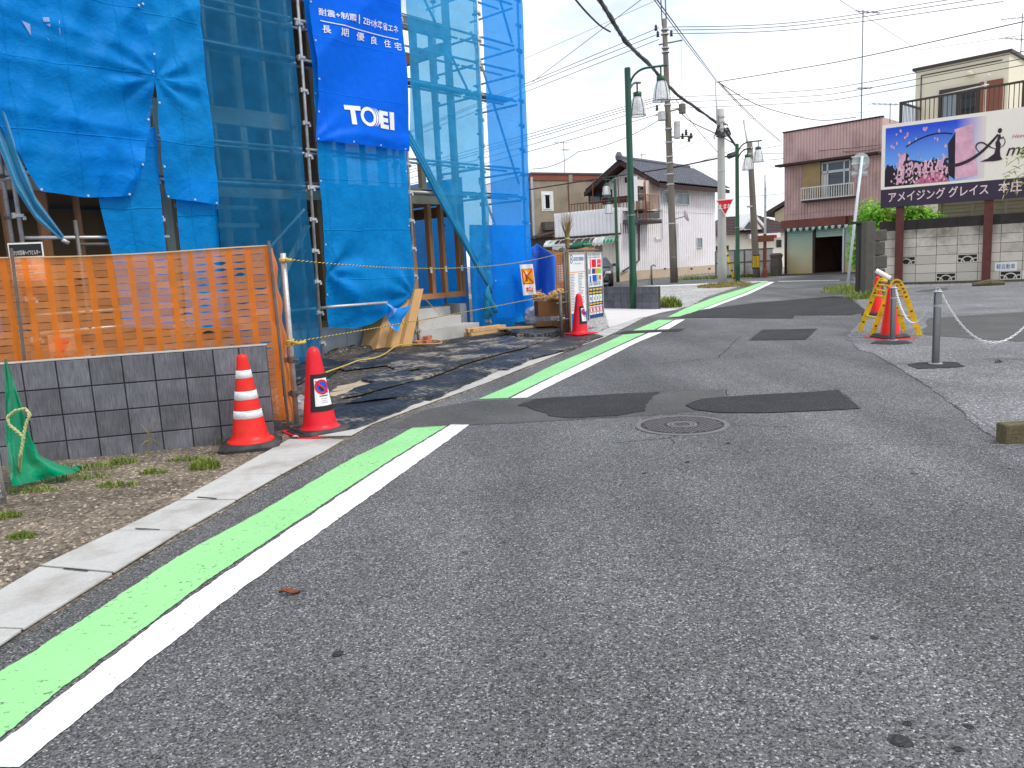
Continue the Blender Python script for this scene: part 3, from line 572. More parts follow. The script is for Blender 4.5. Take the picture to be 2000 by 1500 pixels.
text('立入禁止', FW_, a0+.03, zt_-.2, FO-.04, .03, 'red', sg, w=a1-a0-.06)
# ledger pipe and dark sheet behind notice, wire fence and green net at the left edge
wf = T('wire_fence', 'grey wire mesh fence panel cut by the left picture edge', 'wire fence', gp(-20, 980))
e0 = gp(8, 985); e1 = gp(-260, 1120)
FE = Fr(e1, math.degrees(math.atan2(e0.x-e1.x, e0.y-e1.y))); Le = (e0-e1).length; ze = vh(6, 702, e0)
tubes('post', [FE.p(Le, 0, 0), FE.p(Le, 0, ze)], .017, 'galv', wf, 10); tubes('rail', [FE.p(0, 0, ze-.02), FE.p(Le, 0, ze-.02)], .012, 'galv', wf); tubes('rail', [FE.p(0, 0, .05), FE.p(Le, 0, .05)], .012, 'galv', wf)
m = MB()
for i in range(int(Le/.03)+30):
    for sgn in (1, -1):
        x0 = i*.03-(ze if sgn > 0 else 0); pts = []
        a, b = x0, x0+ze*sgn if sgn < 0 else x0+ze
        A, Bv = (a, 0.06), (b, ze-.02)
        lo, hi = 0., 1.
        if A[0] != Bv[0]:
            t0, t1 = (0-A[0])/(Bv[0]-A[0]), (Le-A[0])/(Bv[0]-A[0]); lo, hi = max(0, min(t0, t1)), min(1, max(t0, t1))
        if hi-lo > .02:
            g = lambda t: FE.p(A[0]+(Bv[0]-A[0])*t, .004*sgn, A[1]+(Bv[1]-A[1])*t)
            m.tube([g(lo), g(hi)], .0016, 4, False)
m.build('wire_mesh', 'galv', wf, kind='stuff')
mk_net('green_net', S(0, 164, 118), .12, .4, (.6, 1, .8), .2, .4, .1)
g0 = gp(20, 935)
gn = MB()
gl = [(8, 702), (10, 780), (12, 860), (18, 925), (24, 950)]; gr = [(12, 700), (42, 790), (58, 850), (78, 890), (150, 922)]
def gfn(u, v):
    k = v*4; i = min(3, int(k)); f = k-i
    A = Vector((gl[i][0]+(gl[i+1][0]-gl[i][0])*f, gl[i][1]+(gl[i+1][1]-gl[i][1])*f, 0)); Bq = Vector((gr[i][0]+(gr[i+1][0]-gr[i][0])*f, gr[i][1]+(gr[i+1][1]-gr[i][1])*f, 0))
    x, y = A.x+(Bq.x-A.x)*u, A.y+(Bq.y-A.y)*u
    D = 4.95+.35*u+.06*math.sin(u*9+v*4)+.05*noise.noise(Vector((u*4, v*5, 2)))
    q = pd(x, y, D); q.z = max(q.z, .012+.02*abs(math.sin(u*11+v*7))); return q
gn.grid(gfn, 22, 40); gn.build('green_net', 'green_net', loc=g0, smooth=True, label='green mesh net hanging from the wire fence onto the dirt', cat='net')
m = MB()
def hg(u, v):
    c = gp(75, 930).lerp(gp(158, 920), u); r = .05*(1-u*.6)+.01*math.sin(u*15); a = v*math.pi
    return Vector((c.x+.02*math.sin(v*9), c.y+math.cos(a)*r*1.6, .008+math.sin(a)*r*(.8+.3*math.sin(u*12+v*5))))
m.grid(hg, 24, 10); m.build('green_net_tail', 'green_net', smooth=True, loc=gp(115, 925), label='crumpled end of green net lying on the weeds by the block wall', cat='net')
rp_ = [(36, 945), (40, 890), (50, 830), (58, 810), (50, 798), (30, 802), (14, 815), (18, 830), (40, 848), (48, 858)]
twist_rope('loop_rope', [pd(x, y, 4.85+.0*i) if y < 930 else gp(x, y, .02) for i, (x, y) in enumerate(rp_)], .011, 'pale green rope looped over the green net', 0, mats=('rope_beige', 'rope_beige'), pitch=.05)
# ------------------------------------------------------------------ cones
def cone_base(root, c, sz, h, mat='rubber', ang=0, hole=None):
    Mr = Matrix.Translation(c) @ Matrix.Rotation(ang, 4, 'Z'); s_ = sz/2; k = s_*.24
    oc = [(-s_, -s_+k), (-s_+k, -s_), (s_-k, -s_), (s_, -s_+k), (s_, s_-k), (s_-k, s_), (-s_+k, s_), (-s_, s_-k)]
    m = MB(); lo = [Mr @ Vector((x, y, .001)) for x, y in oc]; mi_ = [Mr @ Vector((x, y, h*.55)) for x, y in oc]; hi = [Mr @ Vector((x*.93, y*.93, h*.6)) for x, y in oc]; tp = [Mr @ Vector((x*.86, y*.86, h)) for x, y in oc]
    vs = lo+mi_+hi+tp; fs = [(i+8*r, (i+1) % 8+8*r, (i+1) % 8+8*(r+1), i+8*(r+1)) for r in range(3) for i in range(8)]+[tuple(range(24, 32)), tuple(range(7, -1, -1))]
    m.add(vs, fs); return m.build('base', mat, root, bevel=.004)
def cone_r(z, h=.70, rb=.135, rt=.036): return rb+(rt-rb)*z/h
CP = [(.178, .02), (.18, .03), (.172, .042), (.145, .05), (.137, .075), (.130, .09), (.043, .655), (.040, .685), (.034, .7), (.012, .706)]
def cone_at(c, label, body, bands=(), base=.43, bang=.2, scale=1.0, sleeve=None, lean=(0, 0), flat_base=None, group=None, prof=None, bh=.05):
    root = T('traffic_cone', label, 'traffic cone', c, group)
    if base: cone_base(root, c, base, bh, 'rubber', bang)
    if flat_base:
        m = MB(); Mr = Matrix.Translation(c) @ Matrix.Rotation(bang, 4, 'Z'); s_ = flat_base[0]/2
        m.box(-s_, s_, -s_, s_, .001, flat_base[1], M=Mr); m.build('foot_plate', flat_base[2], root, bevel=.004)
    P = [(r, z*scale) for r, z in (prof or CP)]; dz = bh*.45 if base else .01
    MB().lathe(P, c+Vector((0, 0, dz)), 40).build('body', body, root, smooth=True)
    for z0, z1 in bands:
        rr = lambda z: .130+(.043-.130)*(z-.09)/(.655-.09)+.0022
        MB().lathe([(rr(z0)-.002, z0), (rr(z0), z0+.001), (rr(z1), z1-.001), (rr(z1)-.002, z1)], c+Vector((0, 0, dz)), 40, capt=False).build('reflective_band', 'band_white', root, smooth=True)
    return root, c+Vector((0, 0, dz))
def conic(o, rr, th0, z0, th1, z1, off, n=10, nz=8):
    return lambda u, v: o+Vector((math.cos(th0+(th1-th0)*u), math.sin(th0+(th1-th0)*u), 0))*(rr(z0+(z1-z0)*v)+off)+Vector((0, 0, z0+(z1-z0)*v))
cone_at(gp(491, 872), 'red cone with three white bands in front of the dark block wall', 'cone_red', ((.215, .275), (.36, .425), (.525, .585)), .45, .22)
RP = [(.178, .0), (.18, .012), (.172, .024), (.148, .032), (.137, .06), (.060, .60), (.052, .65), (.042, .675), (.026, .692), (.006, .698)]
def sleeve(root, o, th, w):
    rr = lambda z: .137+(.06-.137)*(z-.06)/.54
    sv = MB(); sv.grid(conic(o, rr, th-w, .17, th+w, .475, .004), 16, 8); sv.build('sleeve', 'black', root, smooth=True)
    sn = MB(); sn.grid(conic(o, rr, th-w*.62, .215, th+w*.75, .44, .007), 14, 8); sn.build('sign_sheet', 'sign_white', root, smooth=True)
    def disc(r0, r1, off, mat, name, cz=.37):
        def f(u, v):
            a = 2*math.pi*u; q = r0+(r1-r0)*v; z = cz+math.sin(a)*q; t = th+w*.06+math.cos(a)*q/(rr(z)+.008)
            return o+Vector((math.cos(t), math.sin(t), 0))*(rr(z)+off)+Vector((0, 0, z))
        m = MB(); m.grid(f, 32, 2); m.build(name, mat, root)
    disc(.001, .048, .009, 'blue', 'blue_disc'); disc(.046, .062, .0105, 'red', 'red_ring')
    def bar(u, v):
        x = (u-.5)*.1; y = -(u-.5)*.1+(v-.5)*.018; z = .37+y; t = th+w*.06-x/(rr(z)+.008); t = th+w*.06+(x)/(rr(z)+.008)
        return o+Vector((math.cos(t), math.sin(t), 0))*(rr(z)+.0115)+Vector((0, 0, z))
    m = MB(); m.grid(bar, 10, 1); m.build('slash', 'red', root)
    m = MB()
    for (x, y, r) in ((-.016, -.006, .012), (-.004, -.02, .014), (.012, -.012, .011)):
        def f(u, v, x=x, y=y, r=r):
            a = 2*math.pi*u; z = .37+y+math.sin(a)*r*v; t = th+w*.06+(x+math.cos(a)*r*v)/(rr(z)+.008); return o+Vector((math.cos(t), math.sin(t), 0))*(rr(z)+.0108)+Vector((0, 0, z))
        m.grid(f, 14, 1)
    m.build('vehicle_mark', 'black', root)
    m = MB()
    for i, (z, l) in enumerate(((.292, .07), (.273, .05), (.256, .045), (.24, .055))):
        def f(u, v, z=z, l=l):
            zz = z+v*(.009 if z > .29 else .003); t = th+w*.1+(u-.5)*l/(rr(zz)); return o+Vector((math.cos(t), math.sin(t), 0))*(rr(zz)+.009)+Vector((0, 0, zz))
        m.grid(f, 10, 1)
    m.build('small_print', 'galv_dark', root)
c2 = gp(626, 843)
rt, o = cone_at(c2, 'red round-topped cone with black sleeve and no parking sign beside the pipe post', 'cone_pink', (), .46, .62, 1, None, prof=RP, flat_base=(.5, .016, 'cone_pink'), bh=.045)
sleeve(rt, o, R(-52), .95)
c3 = gp(1133, 657)+Vector((0, 0, .046))
rt, o = cone_at(c3, 'red round-topped cone standing in front of the two sign boards', 'cone_pink', (), None, .5, 1, prof=RP, flat_base=(.46, .02, 'cone_pink'))
sleeve(rt, o, R(-40), .95)
# ------------------------------------------------------------------ black rubber mats and rubble
def mat_piece(label, pts, h, seed, z=.022, name='rubber_mat', mat='mat'):
    P = jit(G(pts), .07, .018, seed); c = sum(P, Vector())/len(P)
    ins = [p.lerp(c, .02) for p in P]
    m = MB(); k = len(P); hh = [h*(.7+.6*abs(noise.noise(p*2.3+Vector((seed, 0, 0)))))*(1.0) for p in P]
    m.add([Vector((p.x, p.y, z)) for p in P]+[Vector((p.x, p.y, z+a)) for p, a in zip(ins, hh)], [((i+1) % k, i, k+i, k+(i+1) % k) for i in range(k)])
    # bumpy top made of a clipped grid
    bm = bmesh.new(); vs = [bm.verts.new((p.x, p.y, 0)) for p in ins]; bm.faces.new(vs)
    bmesh.ops.triangulate(bm, faces=bm.faces[:])
    for _ in range(4):
        ed = [e for e in bm.edges if e.calc_length() > .16]
        if not ed: break
        bmesh.ops.subdivide_edges(bm, edges=ed, cuts=1); bmesh.ops.triangulate(bm, faces=[f for f in bm.faces if len(f.verts) > 3])
    bm.verts.ensure_lookup_table(); bm.normal_update()
    for v in bm.verts: v.co.z = z+h*(.7+.6*abs(noise.noise(Vector((v.co.x, v.co.y, 0))*2.3+Vector((seed, 0, 0))))) + .012*noise.noise(Vector((v.co.x*5, v.co.y*5, seed)))
    fl = []
    for f in bm.faces:
        i = [v.index for v in f.verts]; fl.append(i if f.normal.z >= 0 else i[::-1])
    bm.verts.index_update(); m.add([v.co.copy() for v in bm.verts], fl); bm.free()
    return m.build(name, mat, loc=Vector((c.x, c.y, 0)), label=label, cat='rubber mat', group='black rubber mats on the site entrance', smooth=False)
mat_piece('black rubber mat nearest the sleeved cone, lapping the gutter', [(646, 797), (640, 822), (660, 845), (694, 843), (720, 834), (770, 812), (828, 788), (780, 784), (708, 790)], .016, 1, .022)
mat_piece('long black rubber mat running along the gutter edge', [(668, 800), (708, 785), (790, 786), (842, 787), (919, 753), (975, 727), (993, 727), (1044, 703), (1036, 684), (934, 716), (848, 746), (790, 757), (708, 782)], .03, 2, .024)
mat_piece('black rubber mat under the cone at the sign boards', [(1040, 706), (1070, 690), (1102, 690), (1179, 660), (1150, 655), (1109, 659), (1078, 665), (1030, 684)], .022, 3)
mat_piece('big studded black rubber mat in front of the concrete steps', [(795, 750), (840, 741), (924, 708), (1027, 681), (1078, 663), (1060, 648), (1000, 658), (960, 664), (900, 673), (850, 682), (800, 696), (760, 716), (770, 730), (830, 722)], .026, 4, mat='mat_stud')
mat_piece('black rubber mat with dusty near edge between dirt strips', [(664, 782), (700, 776), (790, 752), (824, 741), (800, 728), (752, 729), (706, 745), (735, 752), (690, 765)], .02, 5, mat='mat_stud')
mat_piece('black rubber mat below the leaning cardboard boxes', [(655, 715), (672, 727), (760, 716), (800, 697), (850, 683), (826, 678), (740, 683), (700, 700)], .018, 6)
mat_piece('curled black rubber mat behind the pipe post', [(575, 757), (600, 745), (640, 742), (672, 716), (640, 706), (600, 712), (560, 728)], .05, 7)
mat_piece('black plastic sheeting heaped below the rubbish bags', [(1010, 664), (1078, 662), (1100, 652), (1100, 632), (1060, 628), (1010, 640), (985, 652)], .09, 8)
mat_piece('narrow black rubber mat along the foot of the concrete steps', [(860, 681), (905, 672), (965, 662), (1005, 650), (940, 655), (880, 668)], .03, 9)
mk('dust', S(176, 160, 136), .95, .2, 8, .3, 90, fine=.25, fsc=120)
for k, pts in enumerate(([(640, 768), (700, 757), (750, 748), (770, 738), (730, 737), (700, 745), (660, 757)], [(655, 775), (690, 768), (745, 757), (765, 752), (700, 756), (640, 770)])):
    flat('dust_patch', G(pts), .006+.001*k, 'dust', site, .05, .05)
# mounds of spoil by the foundation
m = MB(); c = FB.p(-1.55, -.18, 0)
m.grid(lambda u, v: FB.p(-1.95+1.25*u, -.42+.5*v, .002+.13*math.sin(math.pi*u)*math.sin(math.pi*min(1, v*1.0))*(.6+.9*abs(noise.noise(Vector((u*6, v*4, 1)))))), 30, 14); m.build('spoil_heap', 'soil', loc=c, label='low heap of dark soil against the foundation wall', cat='soil heap', kind='stuff')
# ------------------------------------------------------------------ timber house under construction
OH = -.5
h = T('house_frame', 'timber frame house under construction on concrete foundation behind blue sheets', 'house', FB.p(-1, OH, 0))
MB().fb(FB, -7.5, -.02, OH-.18, OH, -.05, .44).build('foundation', 'found', h); MB().fb(FB, 1.62, 1.8, OH-.5, OH, -.05, .6).build('foundation', 'found', h)
for a in (-1.16, -3.1, -5): MB().fb(FB, a-.006, a+.006, OH-.01, OH+.003, .0, .43).build('form_joint', 'concrete', h)
a_s0, a_s1 = -.10, FB.px(938, 640, 0)[0]
z1, z2 = FB.px(880, 637, -.02)[1], FB.px(870, 618, -.32)[1]
MB().fb(FB, a_s0, a_s1, -.5, -.02, -.05, z1).build('step', 'found', h, bevel=.006)
MB().fb(FB, a_s0+.12, a_s1-.18, -1.0, -.32, -.05, z2).build('step', 'found', h, bevel=.006)
MB().fb(FB, a_s0+.2, a_s1-.16, -1.25, -.62, -.05, z2+.17).build('step', 'found', h, bevel=.006)
zs = FB.px(865, 582, OH)[1]
MB().fb(FB, -.1, 1.85, OH-.13, OH-.02, zs, zs+.10).build('sill', 'timber', h)
MB().fb(FB, -7.5, -.1, OH-.13, OH-.02, .44, .55).build('sill', 'timber', h)
zf = FB.px(865, 400, OH)[1]                          # first floor level
zf = max(2.5, min(3.0, zf))
def post(a, z0, z1, wd=.105, o=OH-.02, mat='timber'): return MB().fb(FB, a-wd/2, a+wd/2, o-.105, o, z0, z1).build('post', mat, h)
for px_ in (812, 846, 870, 901): post(FB.px(px_, 500, OH)[0], zs+.1, zf, .075 if px_ != 846 else .09)
post(1.78, zs+.1, zf, .105)
for i in range(18): post(-7.2+i*.41, .55, zf, .105 if i % 2 == 0 else .045)
for a in (-7.3, -5.4, -3.6, -2.7, -1.8, -.9, 0, .9, 1.78): post(a, zf+.28, 5.55, .105, mat='timber_pale')
for a in (-6.3, -4.5, -4.05, -3.15, -2.25, -1.35, -.45, .45, 1.35): post(a, zf+.28, 5.55, .045, mat='timber_pale')
for z, hh, mt in ((zf, .28, 'timber_pale'), (5.55, .24, 'timber_pale'), (8.0, .24, 'timber_pale')): MB().fb(FB, -7.5, 1.84, OH-.125, OH-.012, z, z+hh).build('beam', mt, h)
for a in (-7.3, -3.6, -1.8, 0, 1.78): post(a, 5.79, 8.0, .105, mat='timber_pale')
zh = FB.px(500, 232, OH)[1]; MB().fb(FB, -4.4, -1.9, OH-.11, OH-.006, zh-.12, zh+.12).build('window_header', 'timber_pale', h)
for a in (-4.0, -3.45): MB().fb(FB, a-.06, a+.06, OH-.115, OH-.004, .55, zh-.12).build('post', 'timber_pale', h)
for zz in (FB.px(480, 440, OH)[1], FB.px(480, 405, OH)[1]): MB().fb(FB, -3.9, -2.6, OH-.10, OH-.015, zz-.03, zz+.03).build('rail', 'timber_pale', h)
m = MB(); a, b = FB.px(520, 600, OH+.01), FB.px(600, 440, OH+.01); m.hexa([FB.p(a[0]-.06, OH+.03, a[1]), FB.p(a[0]+.06, OH+.03, a[1]), FB.p(a[0]+.06, OH, a[1]), FB.p(a[0]-.06, OH, a[1]), FB.p(b[0]-.06, OH+.03, b[1]), FB.p(b[0]+.06, OH+.03, b[1]), FB.p(b[0]+.06, OH, b[1]), FB.p(b[0]-.06, OH, b[1])]); m.build('brace', 'timber_pale', h)
MB().fb(FB, -7.5, 1.84, OH-6.5, OH-.14, zf+.05, zf+.1).build('floor_deck', 'ply', h)  # upper floor sheet, added to darken the storey below
MB().fb(FB, -7.5, -.3, OH-6.5, OH-.14, 5.58, 5.63).build('shade_deck', 'ply', h)  # partial roof sheet added to keep sky light off the left rooms
MB().fb(FB, -7.5, 1.6, OH-6.5, OH-.6, .34, .4).build('floor_deck', 'ply', h)
for o in (-2.2, -3.9, -6.4):
    for a in (-7.3, -5.5, -3.6, -1.8, 0, 1.74): MB().fb(FB, a-.05, a+.05, OH+o-.05, OH+o+.05, .4, 5.5 if a < 1.8 else 8).build('post', 'timber', h)
for z in (zf-.2, 5.3):
    for a in (-5.5, -3.6, -1.8, 0, 1.74): MB().fb(FB, a-.05, a+.05, OH-6.4, OH-.14, z, z+.2).build('beam', 'timber', h)
MB().fb(FB, -.78, -.74, OH-6.3, OH-.6, zf+.11, 5.55).build('shade_board', 'ply', h); MB().fb(FB, -.78, -.74, OH-6.3, OH-.6, .41, zf-.21).build('shade_board', 'ply', h); MB().fb(FB, -7.2, -.8, OH-3.0, OH-2.96, zf+.11, 5.55).build('shade_board', 'ply', h)  # boards added to block bright sky and darken the rooms behind the net
MB().fb(FB, -5.4, -2.0, OH-2.4, OH-2.38, .4, zf).build('shade_board', 'ply', h); MB().fb(FB, -2.0, .6, OH-4.0, OH-3.98, .4, zf).build('shade_board', 'ply', h)  # backdrop boards added for a dark interior
for px_, py_ in ((845, 528), (874, 526), (905, 524)):
    a, z = FB.px(px_-1, py_, OH+.005); MB().fb(FB, a-.025, a+.025, OH-.02, OH-.017+.004, z-.05, z+.06).build('inspection_tag', 'sign_white', h)
# ------------------------------------------------------------------ scaffold
sc = T('scaffold', 'galvanised wedge scaffold standing in front of the timber house frame', 'scaffold', FB.p(0, 0, 0))
SA = [-6.0, -4.38, -2.04, 0., 1.86, 3.08]; LEAN = [0, .004, .024, .016, .03, .024]   # the uprights stand a little out of plumb
fr_z = [.72, 1.45, 2.55, 3.1, 3.75, 4.45, 5.1, 5.75, 6.4, 7.0]
for i, a in enumerate(SA):
    for o in (0, -.34 if i < 4 else -1.15):
        oo = .0 if o == 0 else o
        ln = LEAN[i]; tubes('standard', [FB.p(a, oo, 0), FB.p(a+ln*9.2, oo, 9.2)], .0243, 'galv', sc, 10)
        m = MB()
        for z in [.25+.475*k for k in range(18)]:
            b = a+ln*z; m.fb(FB, b-.042, b+.042, oo-.042, oo+.042, z-.018, z+.018)
            if o == 0: m.fb(FB, b-.07, b-.035, oo-.012, oo+.03, z-.03, z+.03); m.fb(FB, b+.03, b+.065, oo-.012, oo+.03, z-.05, z-.01)
        m.build('wedge_socket', 'galv_dark' if o else 'galv', sc, kind='stuff')
        MB().fb(FB, a-.07, a+.07, oo-.07, oo+.07, .003, .012).build('base_plate', 'galv_dark', sc)
zl = {k: FB.px(*k)[1] for k in ((632, 601), (417, 355), (410, 274), (390, 78), (790, 31), (792, 89), (796, 254), (720, 596))}
LZ = [zl[(632, 601)], zl[(417, 355)], zl[(410, 274)], zl[(390, 78)], zl[(792, 89)], zl[(790, 31)], 6.3, 7.1, 8.0]
for i in range(len(SA)-1):
    for z in LZ:
        if i == 3 and z < 2: continue
        if i == 4 and z < 2: continue
        tubes('ledger', [FB.p(SA[i]+.04, .0, z), FB.p(SA[i+1]-.04, .0, z)], .0215, 'galv', sc)
        if z > 2: tubes('ledger', [FB.p(SA[i]+.04, -.34, z), FB.p(SA[i+1]-.04, -.34, z)], .0215, 'galv', sc)
for a in SA:
    for z in LZ[1:]:
        tubes('transom', [FB.p(a, -.02, z-.06), FB.p(a, -1.15 if a > 1 else -.34, z-.06)], .0215, 'galv', sc)
for i in range(len(SA)-1):
    for z in (LZ[1], LZ[3], 7.1): MB().fb(FB, SA[i]+.05, SA[i+1]-.05, -.32, -.05, z+.02, z+.06).build('deck', 'galv_dark', sc)
for (a0, z0, a1, z1) in ((1.88, 5.6, 3.05, 2.9), (1.88, 2.9, 3.05, .4), (1.9, 8.4, 3.05, 5.6), (.05, 6.9, 1.8, 4.4), (-4.2, .5, -2.1, 2.3)):
    tubes('brace', [FB.p(a0, -.04, z0), FB.p(a1, -.04, z1)], .0215, 'galv', sc)
for z in (1.0, 1.9): tubes('ledger', [FB.p(-6, -.02, z), FB.p(-4.26, -.02, z)], .0215, 'galv', sc)
tubes('guard_rail', [FB.p(-5.6, .25, FB.px(60, 476, .25)[1]), FB.p(FB.px(122, 470, .25)[0], .25, FB.px(122, 468, .25)[1])], .0243, 'galv', sc, 10)
a, _ = FB.px(152, 470); tubes('standard', [FB.p(a, .0, 0), FB.p(a, .0, FB.px(152, 430)[1])], .0243, 'galv_dark', sc, 10)
tubes('ledger', [FB.p(a, .0, FB.px(180, 477)[1]), FB.p(SA[1], 0, FB.px(205, 477)[1])], .02, 'galv_dark', sc)
# ------------------------------------------------------------------ sheets on the scaffold
mk_net('sheet_blue', S(0, 152, 244), .02, .45, (.4, .75, 1), .14, .5, crease=.6)
mk_net('sheet_light', S(4, 164, 254), .05, .5, (.45, .8, 1), .14, .5, crease=.6)
mk_net('sheet_end', S(14, 156, 255), .21, .5, (.4, .76, 1), .12, .35, crease=.5)
mk_net('net_teal', S(24, 118, 172), .36, .4, (.6, .9, 1), .25, .4)
mk_net('net_teal_light', S(40, 172, 238), .29, .5, (.6, .9, 1), .2, .5, crease=.5)
mk_net('banner_blue', S(0, 118, 250), .0, .35, None, .06, .2, crease=.4)
mk_net('net_fold', S(50, 160, 206), .1, .4, (.6, .9, 1), .15, .3)
mk_net('net_tear', S(205, 214, 240), .0, .6, None, .03, .1)
mk('eyelet', S(190, 196, 200), .35, metal=.6)
def fold(s, z, f1, f2, ang, seed):
    x, y = s*math.cos(ang)+z*math.sin(ang), -s*math.sin(ang)+z*math.cos(ang)
    n = noise.noise(Vector((x*f1, y*f2, seed))); return 1-2*abs(n)
def radial(s, z, c, amp, k, reach, seed=0):
    dx, dz = s-c[0], z-c[1]; r = math.hypot(dx, dz); th = math.atan2(dz, dx)
    return amp*math.sin(k*th+seed+1.5*math.sin(2*th))*(r/.25 if r < .25 else 1)*math.exp(-r/reach)
SH = {}
def sheet(key, label, left, right, bottom, o0, mat, wr, nu=60, nv=90, cat='sheet', name='scaffold_sheet', ztop=None, build=True):
    Lz = sorted((FB.px(x, y, o0)[::-1] for x, y in left)); Rz = sorted((FB.px(x, y, o0)[::-1] for x, y in right))
    zt = ztop or max(Lz[-1][0], Rz[-1][0]); bz = [(u, FB.px(x, y, o0)[1]) for u, x, y in bottom]
    def sz(u, v):
        zb = lerp_poly(bz, u); z = zb+(zt-zb)*v
        l, r = lerp_poly(Lz, z), lerp_poly(Rz, z); return l+(r-l)*u, z
    off = lambda s, z: o0 + wr(s, z)
    def fn(u, v):
        s, z = sz(u, v); return FB.p(s, off(s, z), z)
    SH[key] = (sz, off)
    m = MB(); m.grid(fn, nu, nv)
    c = fn(.5, 0)
    o = m.build(name, mat, loc=Vector((c.x, c.y, c.z)), smooth=True, label=label, cat=cat, group='sheets hung on the scaffold')
    # eyelets along both edges
    return o
def eyelets(o, key, us, vs):
    sz, off = SH[key]; m = MB()
    for u, v in [(u, v) for u in us for v in vs]:
        s, z = sz(u, v); p = FB.p(s, off(s, z)+.006, z)
        m.tube([p-FB.n*.004, p+FB.n*.004], .014, 8)
    m.build('eyelets', 'eyelet', o, kind='stuff')
def wA(s, z):
    c = FB.px(290, 157, .05); e = radial(s, z, c, .05, 9, .7, 1)
    return .05 + e*.8 + .16*fold(s, z, .8, .3, .7, 3)*.6 + .05*fold(s, z, 2.4, .7, -.5, 8) + .012*noise.noise(Vector((s*6, z*6, 0))) + .05*fold(s, z, .25, 2.6, -.12, 5)
o = sheet('A', 'large blue scaffold sheet with patched holes at the upper left', [(-260, -140), (-150, 40), (-40, 200), (30, 310), (70, 376)], [(238, -140), (255, 0), (280, 90), (289, 157), (283, 250), (266, 325), (247, 385)], [(0, 70, 376), (.5, 155, 388), (1, 247, 385)], .05, 'sheet_blue', wA, 80, 110, ztop=6.2)
eyelets(o, 'A', (.02, .5, .97), (.006,)); eyelets(o, 'A', (.985,), (.1, .25, .4, .6, .8))
# holes patched with pale tape: odd shaped bright pieces
sz, off = SH['A']
for pts in ([(35, 46), (51, 52), (52, 75)], [(74, 40), (85, 41), (86, 50), (75, 49)], [(80, 54), (87, 54), (87, 60)], [(80, 79), (86, 84), (88, 88)], [(104, 46), (106, 46), (108, 77), (106, 70)], [(302, 82), (305, 84), (307, 92), (302, 92)], [(301, 95), (306, 95), (307, 108), (303, 114), (301, 106)]):
    q = []
    for x, y in pts:
        s, z = FB.px(x, y, .1); q.append(FB.p(s, (off(s, z) if x < 200 else .1)+.012, z))
    m = MB(); m.poly(q); m.build('tear_patch', 'sign_white' if False else 'net_tear', o) if 'net_tear' in M else None
def wB(s, z):
    c = FB.px(294, 157, .05); return .06 + radial(s, z, c, .045, 8, .8, 2.5) + .05*fold(s, z, 1.8, .4, .35, 4) + .05*fold(s, z, .6, 2.2, .5, 6) + .01*noise.noise(Vector((s*6, z*6, 4)))
o = sheet('B', 'blue scaffold sheet right of the tied-back joint with a torn slit', [(255, -140), (262, 0), (284, 100), (292, 157), (299, 250), (308, 330), (320, 388)], [(372, -140), (383, 0), (396, 160), (409, 290), (420, 402)], [(0, 320, 388), (1, 420, 402)], .05, 'sheet_light', wB, 60, 110, ztop=6.3)
eyelets(o, 'B', (.03, .5, .95), (.006,)); eyelets(o, 'B', (.03,), (.1, .3, .45, .6))
def wC(s, z): return .06*fold(s, z, 2., .3, .1, 9)+.01*noise.noise(Vector((s*7, z*5, 2)))
sheet('C', 'narrow blue sheet hanging below the large torn sheet', [(150, 330), (186, 378), (198, 430), (216, 500), (240, 640)], [(300, 250), (312, 400), (322, 500), (336, 640)], [(0, 240, 640), (1, 336, 640)], .03, 'sheet_light', wC, 30, 50)
sheet('D', 'short blue sheet hanging just right of the bare scaffold pole', [(336, 350), (342, 400), (350, 500), (362, 640)], [(416, 350), (423, 400), (431, 490), (446, 640)], [(0, 362, 640), (1, 446, 640)], .03, 'sheet_light', wC, 30, 50)
def wN1(s, z): return .0+.05*fold(s, z, 1.3, .25, .2, 11)+.012*noise.noise(Vector((s*5, z*3, 7)))+(.04*fold(s, z, 3, .4, -.1, 12) if z < .9 else 0)
sheet('N1', 'dark teal see-through net panel between the tarps and the blue banner', [(378, -140), (390, 60), (404, 200), (420, 390), (436, 560), (450, 790)], [(552, -140), (565, 0), (577, 140), (588, 290), (603, 450), (625, 694)], [(0, 450, 780), (.5, 540, 738), (1, 632, 694)], .06, 'net_teal', wN1, 50, 100, ztop=6.6)
def wB2(s, z):
    c = FB.px(632, 532, .03); c2 = FB.px(800, 575, .03)
    sag = .10*math.exp(-((z-FB.px(715, 560)[1])/.28)**2)*max(0, math.sin(math.pi*min(1, max(0, (s+2.0)/2.0))))
    return .04+radial(s, z, c, .09, 6, .6, 1)+radial(s, z, c2, .07, 9, .45, .5)+sag*1.3+.05*fold(s, z, 1.4, .4, .4, 14)+.012*noise.noise(Vector((s*5, z*5, 9)))
o = sheet('B2', 'mid blue sheet under the lettered banner, bunched up at its lower right corner', [(582, -140), (592, 0), (604, 130), (613, 270), (624, 400), (635, 560), (640, 642)], [(766, -140), (775, 0), (786, 250), (793, 420), (800, 540), (797, 600)], [(0, 636, 640), (.28, 690, 641), (.5, 735, 630), (.72, 770, 607), (.86, 786, 600), (1, 800, 578)], .03, 'sheet_light', wB2, 80, 120, ztop=6.9)
eyelets(o, 'B2', (.012, .985), (.08, .2, .35, .45, .55))
